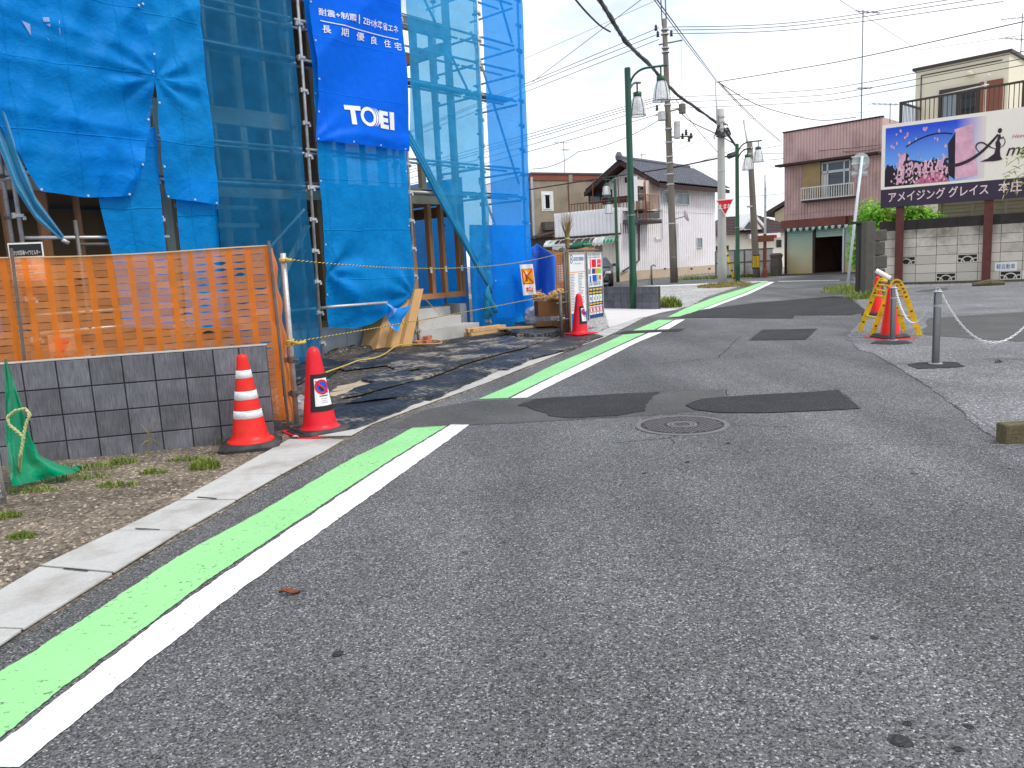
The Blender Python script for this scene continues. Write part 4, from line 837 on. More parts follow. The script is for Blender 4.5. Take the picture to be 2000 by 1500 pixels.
# bunched corner hanging over the guard pipe
cB = FB.px(775, 600, .1)
def bun(u, v):
    x = 752+54*u-26*v*(u-.3); y = 590+12*math.sin(u*3.1)+46*v*(1-1.2*(u-.6)**2); s, z = FB.px(x, y, .38); return FB.p(s, .36+.05*math.sin(u*9+v*3)+.03*math.sin(v*7), z)
m = MB(); m.grid(bun, 24, 20); q = FB.p(cB[0], .1, cB[1]-.3); m.build('sheet_corner', 'sheet_light', o, smooth=True)
tubes('guard_rail', [FB.p(-2.02, .06, zl[(632, 601)]), FB.p(-1.9, .24, FB.px(640, 600, .24)[1]), FB.p(FB.px(756, 591, .24)[0], .24, FB.px(756, 591, .24)[1])], .0235, 'galv', sc, 10)
def wBan(s, z):
    c = FB.px(607, 275, .1); return .10+.09*fold(s, z, 1.1, .22, -.62, 20)*.8+radial(s, z, c, .03, 10, .5, 0)+.03*math.exp(-((z-FB.px(700, 272)[1])/.12)**2)*fold(s, z, .8, 4, .05, 2)+.006*noise.noise(Vector((s*8, z*8, 3)))
ban = sheet('BAN', 'royal blue banner with white lettering hung high on the scaffold', [(581, -140), (593, 0), (605, 110), (615, 190), (609, 277)], [(764, -140), (773, 0), (783, 150), (790, 298)], [(0, 607, 276), (.5, 700, 286), (1, 792, 298)], .08, 'banner_blue', wBan, 70, 90, cat='banner', name='banner', ztop=6.9)
eyelets(ban, 'BAN', (.02, .35, .65, .95), (.008,)); eyelets(ban, 'BAN', (.015,), (.12, .25, .4, .55))
_, bo = SH['BAN']
wp = lambda a, z: FB.p(a, bo(a, z)+.012, z)
def btext(t, x0, y0, x1, y1, hpx, bold=.006, nm='lettering'):
    a0, z0 = FB.px(x0, y0, .1); a1, z1 = FB.px(x1, y1, .1); zt = FB.px(x0, y0-hpx, .1)[1]
    sl = (z1-z0)/(a1-a0)
    return text(t, FB, a0, z0, 0, zt-z0, 'white', ban, w=a1-a0, bold=bold, warp=lambda a, z: wp(a, z+(a-a0)*sl), name=nm)
btext('耐震+制震', 614, 33, 685, 47, 14); btext('|', 690, 50, 692, 51, 17, .02, 'divider'); btext('ZEH水準省エネ', 699, 51, 770, 68, 15)
m = MB(); a0, z0 = FB.px(616, 44, .1); a1, z1 = FB.px(770, 80, .1)
m.grid(lambda u, v: wp(a0+(a1-a0)*u, z0+(z1-z0)*u+(v-.5)*.012), 40, 1); m.build('underline', 'white', ban)
for ch, x, y in (('長', 620, 68), ('期', 655, 74), ('優', 688, 81), ('良', 718, 88), ('住', 744, 94), ('宅', 763, 100)): btext(ch, x, y, x+(16 if x < 700 else 12), y+2, 15)
# the maker's word mark: T, ring with crescents, E, I
for ch, x0, y0, x1, y1, hh in (('T', 668, 244, 697, 247, 37), ('E', 731, 253, 748, 256, 34), ('I', 751, 256, 760, 257, 34)): btext(ch, x0, y0, x1, y1, hh, .05)
cx, cz = FB.px(711, 231, .1); ry = FB.px(710, 212, .1)[1]-cz; rx = (FB.px(726, 232, .1)[0]-FB.px(698, 232, .1)[0])/2
m = MB(); m.grid(lambda u, v: wp(cx-.02+math.cos(6.2832*u)*rx*(1-.36*v), cz+math.sin(6.2832*u)*ry*(1-.36*v)), 40, 2)
for k, g in ((0, .035), (1, .075)): m.grid(lambda u, v: wp(cx-.02+g+math.cos((u-.5)*2.4)*(rx+.004-.032*v*math.cos((u-.5)*2.4)), cz+math.sin((u-.5)*2.4)*ry*1.02), 20, 1)
m.build('lettering', 'white', ban)
def wN2(s, z):
    zt_ = FB.px(796, 255)[1]; k = max(0, min(1, (zt_-z)/2.2)); return .0+.05*fold(s, z, 1.5+k*3, .3, -.15-k*.4, 21)+.012*noise.noise(Vector((s*5, z*4, 5)))+.05*k*math.sin(s*14)
n2 = sheet('N2', 'pale teal net drawn aside like a curtain over the doorway', [(780, -140), (790, 0), (799, 150), (801, 255), (850, 362), (905, 465), (952, 555)], [(919, -140), (927, 0), (939, 200), (949, 400), (957, 556)], [(0, 952, 556), (1, 959, 556)], .05, 'net_teal_light', wN2, 60, 110, ztop=7.2)
m = MB()
for k, rr in ((0, .055), (1, .045), (2, .032)):
    pts = [(797, 256), (826, 312), (850, 362), (880, 418), (905, 465), (932, 518), (955, 560)]
    m.tube([FB.p(FB.px(x+5*k*(i/6)-4*k, y+4*k, .04)[0], .05+.02*k, FB.px(x, y+6*k, .04)[1]) for i, (x, y) in enumerate(pts)], [rr*(.35+.75*math.sin(math.pi*(i+.6)/8)) for i in range(7)], 8)
m.build('gathered_edge', 'net_fold', n2, smooth=True) if 'net_fold' in M else None
m = MB()
for k in range(3):
    pts = [(957-3*k, 556), (955-5*k, 575), (951-3*k+5*(k == 2)*3, 600), (949+8*k, 622-6*k)]
    m.tube([FB.p(FB.px(x, y, .05)[0], .05+.02*k, FB.px(x, y, .05)[1]) for x, y in pts], [.025, .05, .075, .06], 8)
m.build('hanging_tail', 'net_fold', n2, smooth=True)
def wE(s, z): return .01+.012*fold(s, z, 1.6, .5, .4, 31)+.01*noise.noise(Vector((s*5, z*4, 15)))+(.03*math.sin(s*9) if z < 1 else 0)
o = sheet('E', 'bright blue translucent sheet closing the right end of the scaffold', [(931, -140), (939, 0), (951, 250), (962, 480), (968, 622)], [(1010, -140), (1019, 0), (1028, 250), (1033, 420), (1043, 612)], [(0, 968, 622), (.5, 1005, 620), (1, 1043, 612)], .05, 'sheet_end', wE, 40, 110, ztop=7.6)
eyelets(o, 'E', (.02, .98), (.1, .25, .4, .55, .7))
def wF(s, z): return -.38+.02*fold(s, z, 1.6, .5, .4, 33)
sheet('F', 'dark blue inner sheet low behind the right end sheet', [(915, 440), (918, 560), (925, 650)], [(1022, 440), (1028, 560), (1034, 640)], [(0, 925, 650), (1, 1034, 640)], -.35, 'sheet_light', lambda s, z: .0+.02*fold(s, z, 1.6, .5, .4, 33), 24, 24)
# pulled-back teal net at far left
m = MB()
Lq = [(-60, 120), (-10, 270), (30, 370), (70, 430), (118, 468)]; Rq = [(-20, 100), (8, 200), (45, 320), (70, 385), (126, 462)]
def n0(u, v):
    k = v*4; i = min(3, int(k)); f = k-i; x = Lq[i][0]+(Lq[i+1][0]-Lq[i][0])*f; y = Lq[i][1]+(Lq[i+1][1]-Lq[i][1])*f
    x2 = Rq[i][0]+(Rq[i+1][0]-Rq[i][0])*f; y2 = Rq[i][1]+(Rq[i+1][1]-Rq[i][1])*f
    o_ = .2+.04*math.sin(u*10); s, z = FB.px(x+(x2-x)*u, y+(y2-y)*u, o_); return FB.p(s, o_, z)
m.grid(n0, 18, 30); c = n0(.5, 1); m.build('scaffold_sheet', 'net_fold', loc=c, smooth=True, label='teal net pulled back diagonally across the left picture edge', cat='sheet', group='sheets hung on the scaffold')
# sheets on the far sides of the scaffold
m = MB(); m.grid(lambda u, v: FB.p(-7.6+9.9*u, -7.6+.05*math.sin(u*30), .15+9.6*v), 40, 10); m.build('scaffold_sheet', 'sheet_blue', loc=FB.p(-3, -7.6, .15), smooth=True, label='blue sheet at the back of the house seen between the studs', cat='sheet', group='sheets hung on the scaffold')
m = MB(); m.grid(lambda u, v: FB.p(-7.7+.05*math.sin(u*30), -7.6*u, .15+6.3*v), 30, 10); m.build('scaffold_sheet', 'sheet_blue', loc=FB.p(-7.7, -4, .15), smooth=True, label='added blue sheet on the unseen left side, darkening the house inside', cat='sheet', group='sheets hung on the scaffold')  # unseen side sheet, added so less light enters the frame
m = MB(); m.grid(lambda u, v: FB.p(2.3+.05*math.sin(u*30), -.9-6.7*u, .1+3.0*v), 30, 10); m.build('scaffold_sheet', 'sheet_blue', loc=FB.p(2.2, -4, .15), smooth=True, label='low blue sheet along the right side of the house', cat='sheet', group='sheets hung on the scaffold')
m = MB(); m.grid(lambda u, v: FB.p(-7.6+3.5*u, .0+.03*math.sin(u*30), .15+6.3*v), 30, 10); m.build('scaffold_sheet', 'sheet_blue', loc=FB.p(-6, 0, .15), smooth=True, label='blue sheet continuing beyond the left picture edge', cat='sheet', group='sheets hung on the scaffold') if False else None
# ------------------------------------------------------------------ things at the site entrance
# leaning flat cardboard boxes
for k, (x0, y0, lab) in enumerate(((735, 676, 'nearest'), (762, 680, 'middle'), (780, 678, 'farthest'))):
    pass
b0 = gp(735, 676); 
for k, lab in enumerate(('leftmost tall flat cardboard box leaning on the foundation', 'middle one of the three leaning flat cardboard boxes', 'rightmost tall cardboard box leaning under the bunched blue sheet')):
    P0 = [FB.w(gp(*q)) for q in (((735, 677), (762, 680)), ((764, 681), (776, 681)), ((778, 681), (788, 681)))[k]]
    foot_a = P0[0][0]; wdt = max(.14, P0[1][0]-P0[0][0]) if k == 0 else .14
    a = [-1.04, -.83, -.62][k]; o0 = [.1, .2, .28][k]; hgt = [.8, .88, .95][k]; dx = [.4, .44, .47][k]; th = .2
    dep = .42
    q = [FB.p(a, o0, .02), FB.p(a+th, o0, .02), FB.p(a+th, o0-dep, .02), FB.p(a, o0-dep, .02)]
    sh = FB.d*dx*1.05 - FB.n*.12
    m = MB(); m.hexa(q+[p+sh+Vector((0, 0, hgt)) for p in q])
    bx = m.build('cardboard_box', 'card', loc=q[0], label=lab, cat='cardboard box', group='flat cardboard boxes', bevel=.004)
    continue
    g = (q[0]+q[1])/2; m = MB(); m.hexa([p+FB.n*.002 for p in (q[0].lerp(q[1], .44), q[0].lerp(q[1], .56), q[0].lerp(q[1], .56)-FB.n*.003, q[0].lerp(q[1], .44)-FB.n*.003)]+[p+sh+Vector((0, 0, hgt))+FB.n*.002 for p in (q[0].lerp(q[1], .44), q[0].lerp(q[1], .56), q[0].lerp(q[1], .56)-FB.n*.003, q[0].lerp(q[1], .44)-FB.n*.003)]); m.build('tape', 'ply', bx)
# grey board, bricks, hose
c = FB.p(-.12, .03, 0); m = MB(); m.fb(FB, -.2, .04, -.03, .0, .01, .42); m.build('board_offcut', 'concrete', loc=c, label='small grey board standing behind the pole foot by the steps', cat='board')
mk('brick', S(188, 118, 88), .85, .15, 20, .2, 80)
for k, (a, o, z, r) in enumerate(((-.18, .20, .022, .3), (.0, .26, .022, .1), (.06, .13, .022, -.2), (.10, .14, .082, .5))):
    Mr = Matrix.Translation(FB.p(a, o, z)) @ Matrix.Rotation(r+.8, 4, 'Z'); m = MB(); m.box(-.1, .1, -.05, .05, 0, .058, M=Mr)
    m.build('loose_brick', 'brick', loc=FB.p(a, o, z), label=['pale brick nearest the leaning boxes at the pole foot', 'pale brick lying out in front of the pole foot', 'pale brick lying under another by the steps', 'pale brick on top of the little pile by the steps'][k], cat='brick', group='loose bricks', bevel=.003)
hp = G([(637, 738), (680, 722), (700, 714), (730, 709), (752, 700), (775, 684), (800, 681), (840, 680), (862, 678), (858, 673), (835, 672), (812, 674)])
def spl(P, n=8):
    out = []
    for i in range(len(P)-1):
        p0, p1, p2, p3 = P[max(0, i-1)], P[i], P[i+1], P[min(len(P)-1, i+2)]
        for j in range(n):
            t = j/n; out.append(.5*((2*p1)+(p2-p0)*t+(2*p0-5*p1+4*p2-p3)*t*t+(3*p1-p0-3*p2+p3)*t**3))
    out.append(P[-1]); return out
mk('hose', S(200, 168, 84), .5, .1, 10)
MB().tube([p+Vector((0, 0, .07)) for p in spl(hp)], .011, 6).build('hose', 'hose', loc=hp[0], smooth=True, label='thin yellow hose snaking over the black mats', cat='hose')
wl = [FB.p(.02, .08, .05), FB.p(-.06, .08, .25), FB.p(.0, .08, .38), FB.p(.3, .0, .42), FB.p(.62, -.05, .45), FB.p(.5, -.1, .62), FB.p(.25, -.05, .8), FB.p(.05, .03, .84)]
MB().tube(spl(wl), .006, 6).build('cord', 'hose', loc=wl[0], smooth=True, label='thin yellow cord hanging in a loop by the concrete steps', cat='cord')
# wooden plank bundle
mk('plank', S(206, 168, 116), .75, .15, 5, fine=.15)
a0 = FB.w(gp(920, 662)); m = MB(); q0, q1 = gp(921, 661), gp(1001, 650); dd = (q1-q0).normalized(); nn = Vector((-dd.y, dd.x, 0)); L = (q1-q0).length
wb = T('plank_bundle', 'short pale timber bundle lying in front of the steps', 'timber', q0)
for i in range(3):
    for j in range(2):
        m = MB(); b_ = q0+nn*(.075*i)+dd*(.05*((i+j) % 2)); z = .03+.075*j; LL = L*(.98 if j == 0 else .8)
        m.hexa([b_+Vector((0, 0, z)), b_+dd*LL+Vector((0, 0, z)), b_+dd*LL+nn*.07+Vector((0, 0, z)), b_+nn*.07+Vector((0, 0, z)), b_+Vector((0, 0, z+.07)), b_+dd*LL+Vector((0, 0, z+.07)), b_+dd*LL+nn*.07+Vector((0, 0, z+.07)), b_+nn*.07+Vector((0, 0, z+.07))]); m.build('plank', 'plank', wb, bevel=.004)
q = gp(1006, 652); MB().box(q.x-.3, q.x+.35, q.y-.06, q.y+.1, .1, .13, M=None).build('loose_plank', 'plank', loc=q, label='single thin plank lying on the black sheeting below the end sheet', cat='plank')
# rubbish bags and carton
mk_net('bag_clear', S(214, 210, 214), .3, .4, (.9, .9, .92), .15, .6)
def blob(c, r, sx, sy, sz, seed, name, mat, label, cat, amp=.35, parent=None, group=None):
    m = MB(); nu, nv = 28, 18
    def f(u, v):
        th = 2*math.pi*u; ph = math.pi*v; d = Vector((math.cos(th)*math.sin(ph), math.sin(th)*math.sin(ph), math.cos(ph)))
        k = r*(1+amp*noise.noise(d*1.8+Vector((seed, 0, 0)))+amp*.55*(1-2*abs(noise.noise(d*4.5+Vector((seed, 3, 0))))))
        q = Vector((d.x*k*sx, d.y*k*sy, d.z*k*sz)); q.z = max(q.z, -r*sz*.72); return c+Vector((0, 0, r*sz*.72))+q
    m.grid(f, nu, nv); return m.build(name, mat, parent, loc=None if parent else c, label=label, cat=cat, group=group)
zb_ = .0
pile = gp(1066, 640)
blob(gp(1052, 640)+Vector((0, 0, .03)), .26, 1, .8, .85, 1, 'rubbish_bag', 'bag_clear', 'clear plastic rubbish bag lowest in the pile beside the blue end sheet', 'rubbish bag', .4, group='rubbish bags')
blob(gp(1056, 632)+Vector((0, .15, .33)), .3, 1, .8, .8, 2, 'rubbish_bag', 'bag_clear', 'clear plastic rubbish bag at the top left of the pile under the warning sheet', 'rubbish bag', .4, group='rubbish bags')
blob(gp(1095, 634)+Vector((0, .25, .05)), .27, 1, .8, 1, 5, 'rubbish_bag', 'bag_clear', 'pale plastic rubbish bag behind the sign board post', 'rubbish bag', .4, group='rubbish bags')
cb = gp(1075, 642)+Vector((0, .0, .26)); bx = T('open_carton', 'open brown cardboard carton stuffed with crumpled brown paper', 'carton', cb)
Mr = Matrix.Translation(cb) @ Matrix.Rotation(.15, 4, 'Z')
m = MB(); m.box(-.27, .27, -.2, .2, 0, .3, M=Mr); m.build('carton', 'card_dark', bx)
for k in range(7): blob(cb+Vector((RND.uniform(-.22, .26), RND.uniform(-.14, .1), .26+RND.uniform(0, .08))), RND.uniform(.08, .14), 1.2, 1, .8, 10+k, 'crumpled_paper', 'card', None, None, .6, bx)
for k, (x, y) in enumerate(((1068, 648), (1084, 645), (1092, 648))):
    q = gp(x, y)+Vector((0, 0, .08)); Mr = Matrix.Translation(q) @ Matrix.Rotation(k*.9, 4, 'Z') @ Matrix.Rotation(.3*(k-1), 4, 'X'); m = MB(); m.box(-.2, .2, -.12, .12, 0, .1, M=Mr); m.build('flattened_carton', 'card_dark', loc=q, label=['flattened brown carton under the clear bag', 'flattened brown carton below the open carton', 'flattened brown carton at the foot of the sign post'][k], cat='carton', group='flattened cartons')
# plastic bag by the pipe post
blob(gp(572, 812), .12, 1.1, .7, .9, 21, 'plastic_bag', 'bag_clear', 'white plastic bag lying between pipe post and sleeved cone', 'plastic bag', .45)
blob(gp(556, 788), .07, 1, .7, .8, 22, 'plastic_bag', 'bag_clear', 'small white plastic bag behind the orange net corner', 'plastic bag', .5)
# blue tarpaulin over a heap, orange net behind
mk_net('tarp_royal', S(44, 104, 206), .0, .2, None, .08, .25)
tb = gp(1060, 628)
def tarp(u, v):
    x = 1030+55*u; yt = lerp_poly([(0, 488), (.35, 476), (.62, 486), (1, 500)], u); y = yt+(582-yt)*v; D = 16.9+.35*math.sin(u*5)+.06*math.sin(u*17)*v-.5*v; return pd(x, y, D)
m = MB(); m.grid(tarp, 40, 30); m.build('tarpaulin', 'tarp_royal', loc=Vector((tb.x, tarp(.5, 1).y, tarp(.5, 1).z)), smooth=True, label='royal blue tarpaulin draped over a heap right of the scaffold', cat='tarpaulin', thick=.01)
FN = Fr(gp(1118, 625), 100)
aN0, aN1 = FN.px(1040, 560)[0], FN.px(1163, 560)[0]; zN = FN.px(1140, 487)[1]
on = T('net_fence', 'far orange net fence behind the two sign boards', 'net fence', FN.p(-.6, 0, 0))
m = MB(); m.grid(lambda u, v: FN.p(aN0+(aN1-aN0)*u, .03*math.sin(u*40)+.05*math.sin(v*9+u*7), .1+(zN-.1)*v+.04*math.sin(u*9)*v), 60, 24); m.build('net', 'orange_net', on, smooth=True)
for a in (aN0, (aN0+aN1)/2, aN1): tubes('post', [FN.p(a, -.03, 0), FN.p(a, -.03, 1.65)], .014, 'galv_dark', on)
m = MB()
for i in range(22): m.tube([FN.p(-1.2+i*.05, .2, .3), FN.p(-1.2+i*.05, .2, 1.55)], .003, 4, False)
for i in range(26): m.tube([FN.p(-1.2, .2, .3+i*.05), FN.p(-.15, .2, .3+i*.05)], .003, 4, False)
m.build('wire_grid', 'galv_dark', on)
mk_pale = mk_net('net_pale', S(236, 206, 190), .1, .4, None, .1, .3)
m = MB(); m.grid(lambda u, v: FN.p(-1.5+1.4*u, .08+.02*math.sin(u*30), .85+.38*v+.03*math.sin(u*8)), 20, 6); m.build('pale_strip', 'net_pale', on, smooth=True)
# warning sheet hung on the rope
FS = Fr(FB.p(2.95, .32, 0), 62); za = FS.px(1015, 517)[1]; zb2 = FS.px(1020, 577)[1]; a0 = FS.px(1015, 517)[0]; a1 = FS.px(1040, 517)[0]
ws = T('warning_sheet', 'white no entry sheet with orange square hung on the rope', 'sign', FS.p((a0+a1)/2, 0, zb2))
wav = lambda a, z: .02*math.sin(a*9)+.03*(za-z)
m = MB(); m.grid(lambda u, v: FS.p(a0+(a1-a0)*u+.04*(1-v), wav(u, zb2+(za-zb2)*v), zb2+(za-zb2)*v), 10, 14); m.build('sheet', 'sign_white', ws, smooth=True)
mk('sign_orange', S(250, 176, 20), .5)
def wsq(u0, u1, v0, v1, k, mat, nm): m = MB(); m.grid(lambda u, v: FS.p(a0+(a1-a0)*(u0+(u1-u0)*u)+.04*(1-(v0+(v1-v0)*v)), wav(u0+(u1-u0)*u, zb2+(za-zb2)*(v0+(v1-v0)*v))+.004*k, zb2+(za-zb2)*(v0+(v1-v0)*v)), 8, 8); m.build(nm, mat, ws)
wsq(.06, .92, .36, .86, 1, 'cone_orange', 'frame_print'); wsq(.11, .87, .385, .835, 2, 'sign_orange', 'square_print')
for s_ in (1, -1):
    m = MB(); m.grid(lambda u, v: FS.p(a0+(a1-a0)*(.15+.68*u)+.04*(1-(.61+s_*(u-.5)*.4)), wav(.15+.68*u, zb2+(za-zb2)*(.61+s_*(u-.5)*.4))+.014, zb2+(za-zb2)*(.61+s_*(u-.5)*.4+(v-.5)*.055)), 8, 1); m.build('cross_print', 'red', ws)
wsq(.3, .5, .45, .68, 3, 'green_post', 'figure_print'); wsq(.38, .52, .66, .77, 3, 'sign_white', 'figure_print')
text('禁止', FS, a0+.10, zb2+.06, .03, (za-zb2)*.16, 'red', ws, w=(a1-a0)*.8, bold=.03)
# ------------------------------------------------------------------ the two sign boards
ba, bb2 = gp(1112, 655), gp(1178, 640)
FG = Fr(ba, math.degrees(math.atan2(bb2.x-ba.x, bb2.y-ba.y)))
def gz(x, y): return FG.px(x, y)
sb = T('sign_boards', 'pair of tall construction notice boards on a pipe frame behind a red cone', 'notice boards', FG.p(.4, 0, 0))
aL, aM, aR = gz(1110, 560)[0], gz(1146, 560)[0], gz(1177, 560)[0]
zt1, zt2 = gz(1112, 493)[1], gz(1160, 492)[1]
for a, zz in ((aL-.06, zt1+.08), (aL+.0, zt1+.02), (aM, zt2+.03)): tubes('post', [FG.p(a, -.03, 0), FG.p(a, -.03, zz)], .0243, 'galv_dark', sb, 10)
for z in (.35, .75, 1.5): tubes('rail', [FG.p(aL-.1, -.07, z), FG.p(aR, -.07, z)], .02, 'galv_dark', sb)
tubes('post', [FG.p(aL-.42, .05, 0), FG.p(aL-.42, .05, .8)], .03, 'galv_dark', sb, 10)
tubes('rail', [FG.p(aL-.5, .02, .6), FG.p(aL, -.02, .6)], .018, 'galv_dark', sb); tubes('rail', [FG.p(aL-.5, .02, .3), FG.p(aL, -.02, .3)], .018, 'galv_dark', sb)
def board(a0, a1, z0, z1, nm):
    b = MB(); b.fb(FG, a0, a1, -.012, .0, z0, z1); o = b.build(nm, 'sign_white', sb)
    m = MB()
    for q in ((a0-.025, a0, z0-.025, z1+.025), (a1, a1+.025, z0-.025, z1+.025), (a0, a1, z1, z1+.025), (a0, a1, z0-.025, z0)): m.fb(FG, q[0], q[1], -.02, .012, q[2], q[3])
    m.build('frame', 'galv', sb); return o
zb1 = .06; b1 = board(aL+.06, aM-.06, zb1, zt1-.03, 'board'); zb2_ = .22; b2 = board(aM+.06, aR-.02, zb2_, zt2-.03, 'board')
mk('print_navy', S(36, 66, 122), .5); mk('print_blue', S(40, 96, 176), .5); mk('print_pink', S(238, 70, 110), .5); mk('print_green', S(140, 196, 60), .5); mk('print_grey', S(150, 150, 156), .6); mk('print_orange', S(244, 146, 60), .5)
def pr(b, a0, a1, z0, z1, mat, k=1): MB().fb(FG, a0, a1, .0, .001+.0015*k, z0, z1).build('print', mat, b)
A0, A1 = aL+.06, aM-.06; H1 = zt1-.03-zb1
pr(b1, A0, A1, zb1, zb1+H1*.23, 'print_blue'); pr(b1, A0, A1, zb1+H1*.76, zb1+H1*.77, 'print_orange')
text('GOOD DESIGN', FG, A0+(A1-A0)*.28, zb1+H1*.91, .001, .07, 'print_blue', b1, w=(A1-A0)*.66, bold=.02)
m = MB(); cxx, czz = A0+(A1-A0)*.15, zb1+H1*.935
for dz in (.035, -.035): m.tube(arc(FG.p(cxx, .003, czz+dz), FG.d*.035, Vector((0, 0, .04)), 0, 6.3, 16), .006, 4, False)
m.build('print', 'print_navy', b1)
text('TOEI Lovely Home', FG, A0+(A1-A0)*.3, zb1+H1*.86, .001, .035, 'print_grey', b1, w=(A1-A0)*.5)
for i in range(24):
    z = zb1+H1*(.735-.0205*i); w_ = RND.uniform(.3, .5)
    pr(b1, A0+.03, A0+.03+(A1-A0)*w_*.6, z, z+.012, 'print_grey'); pr(b1, A0+(A1-A0)*.55, A0+(A1-A0)*(.6+RND.uniform(.1, .32)), z, z+.012, 'print_grey')
A0, A1 = aM+.06, aR-.02; H2 = zt2-.03-zb2_; W2 = A1-A0
def pp2(u0, u1, v0, v1, mat, k=1): pr(b2, A0+W2*u0, A0+W2*u1, zb2_+H2*v0, zb2_+H2*v1, mat, k)
pp2(0, 1, .0, .485, 'print_navy'); pp2(.02, .98, .375, .42, 'black', 2); pp2(.02, .98, .205, .245, 'black', 2)
for i in range(4):
    u = .05+.235*i; pp2(u, u+.19, .255, .365, 'sign_white', 3); pp2(u, u+.19, .06, .195, 'sign_white', 3); pp2(u, u+.19, .385, .41, 'yellow', 3); pp2(u, u+.19, .215, .237, 'yellow', 3); pp2(u+.02, u+.19, .435, .462, 'yellow', 3)
    m = MB(); m.tube(arc(FG.p(A0+W2*(u+.095), .008, zb2_+H2*.135), FG.d*W2*.07, Vector((0, 0, W2*.09)), 0, 6.3, 14), .007, 4, False); m.build('print', 'red', b2)
    pp2(u+.06, u+.13, .28, .335, ['black', 'print_grey', 'print_grey', 'print_green'][i], 4)
for (u0, u1, v0, v1, mt) in ((.3, .6, .79, .91, 'red'), (.68, .95, .84, .91, 'print_pink'), (.68, .95, .79, .83, 'red'), (.17, .24, .77, .92, 'print_pink'), (.05, .22, .69, .765, 'print_grey'), (.3, .52, .69, .77, 'print_navy'), (.54, .66, .69, .77, 'print_orange'), (.68, .95, .69, .77, 'print_green'), (.12, .22, .57, .66, 'print_blue'), (.32, .62, .575, .67, 'blue'), (.66, .76, .58, .67, 'print_green'), (.8, .92, .59, .66, 'red')): pp2(u0, u1, v0, v1, mt)
for i, v in enumerate((.965, .93, .55, .525, .505)): text('安全第一現場管理のお願い', FG, A0+W2*.08, zb2_+H2*v, .001, .03, 'print_navy', b2, w=W2*.84)
flat('gravel_strip', G([(1150, 657), (1112, 650), (1104, 632), (1150, 612), (1178, 602), (1190, 640)]), .005, 'gravel_pale', site, .03)
# broom of twigs tied to the post
mk('twig', S(150, 124, 84), .85, .25, 12)
bq = FG.p(aL-.03, .02, 0); m = MB(); zb_ = gz(1105, 490)[1]; zt_ = gz(1105, 412)[1]
br = T('twig_broom', 'upright twig broom tied to the sign board post', 'broom', FG.p(aL-.03, .03, 0))
for i in range(70):
    a = RND.uniform(0, 6.28); r1 = .13*math.sqrt(RND.random()); r0 = .035*math.sqrt(RND.random()); zt2_ = zb_+(zt_-zb_)*RND.uniform(.6, 1.05)
    b0_ = FG.p(aL-.03, .03, zb_+.05)+Vector((math.cos(a)*r0, math.sin(a)*r0, 0)); b1_ = FG.p(aL-.03, .03, zb_+.28)+Vector((math.cos(a)*r0*1.1, math.sin(a)*r0*1.1, 0)); b2_ = FG.p(aL-.03, .03, zt2_)+Vector((math.cos(a)*r1, math.sin(a)*r1, 0))
    m.tube([b0_, b1_, b1_.lerp(b2_, .5)+Vector((RND.uniform(-.01, .01), 0, 0)), b2_], [.004, .0035, .003, .0015], 4, False)
m.build('bristles', 'twig', br); MB().tube([FG.p(aL-.03, .03, .02), FG.p(aL-.03, .03, zb_+.12)], .016, 8).build('handle', 'twig', br); MB().lathe([(.045, 0), (.045, .03)], FG.p(aL-.03, .03, zb_+.2), 12).build('binding', 'rope_beige', br)
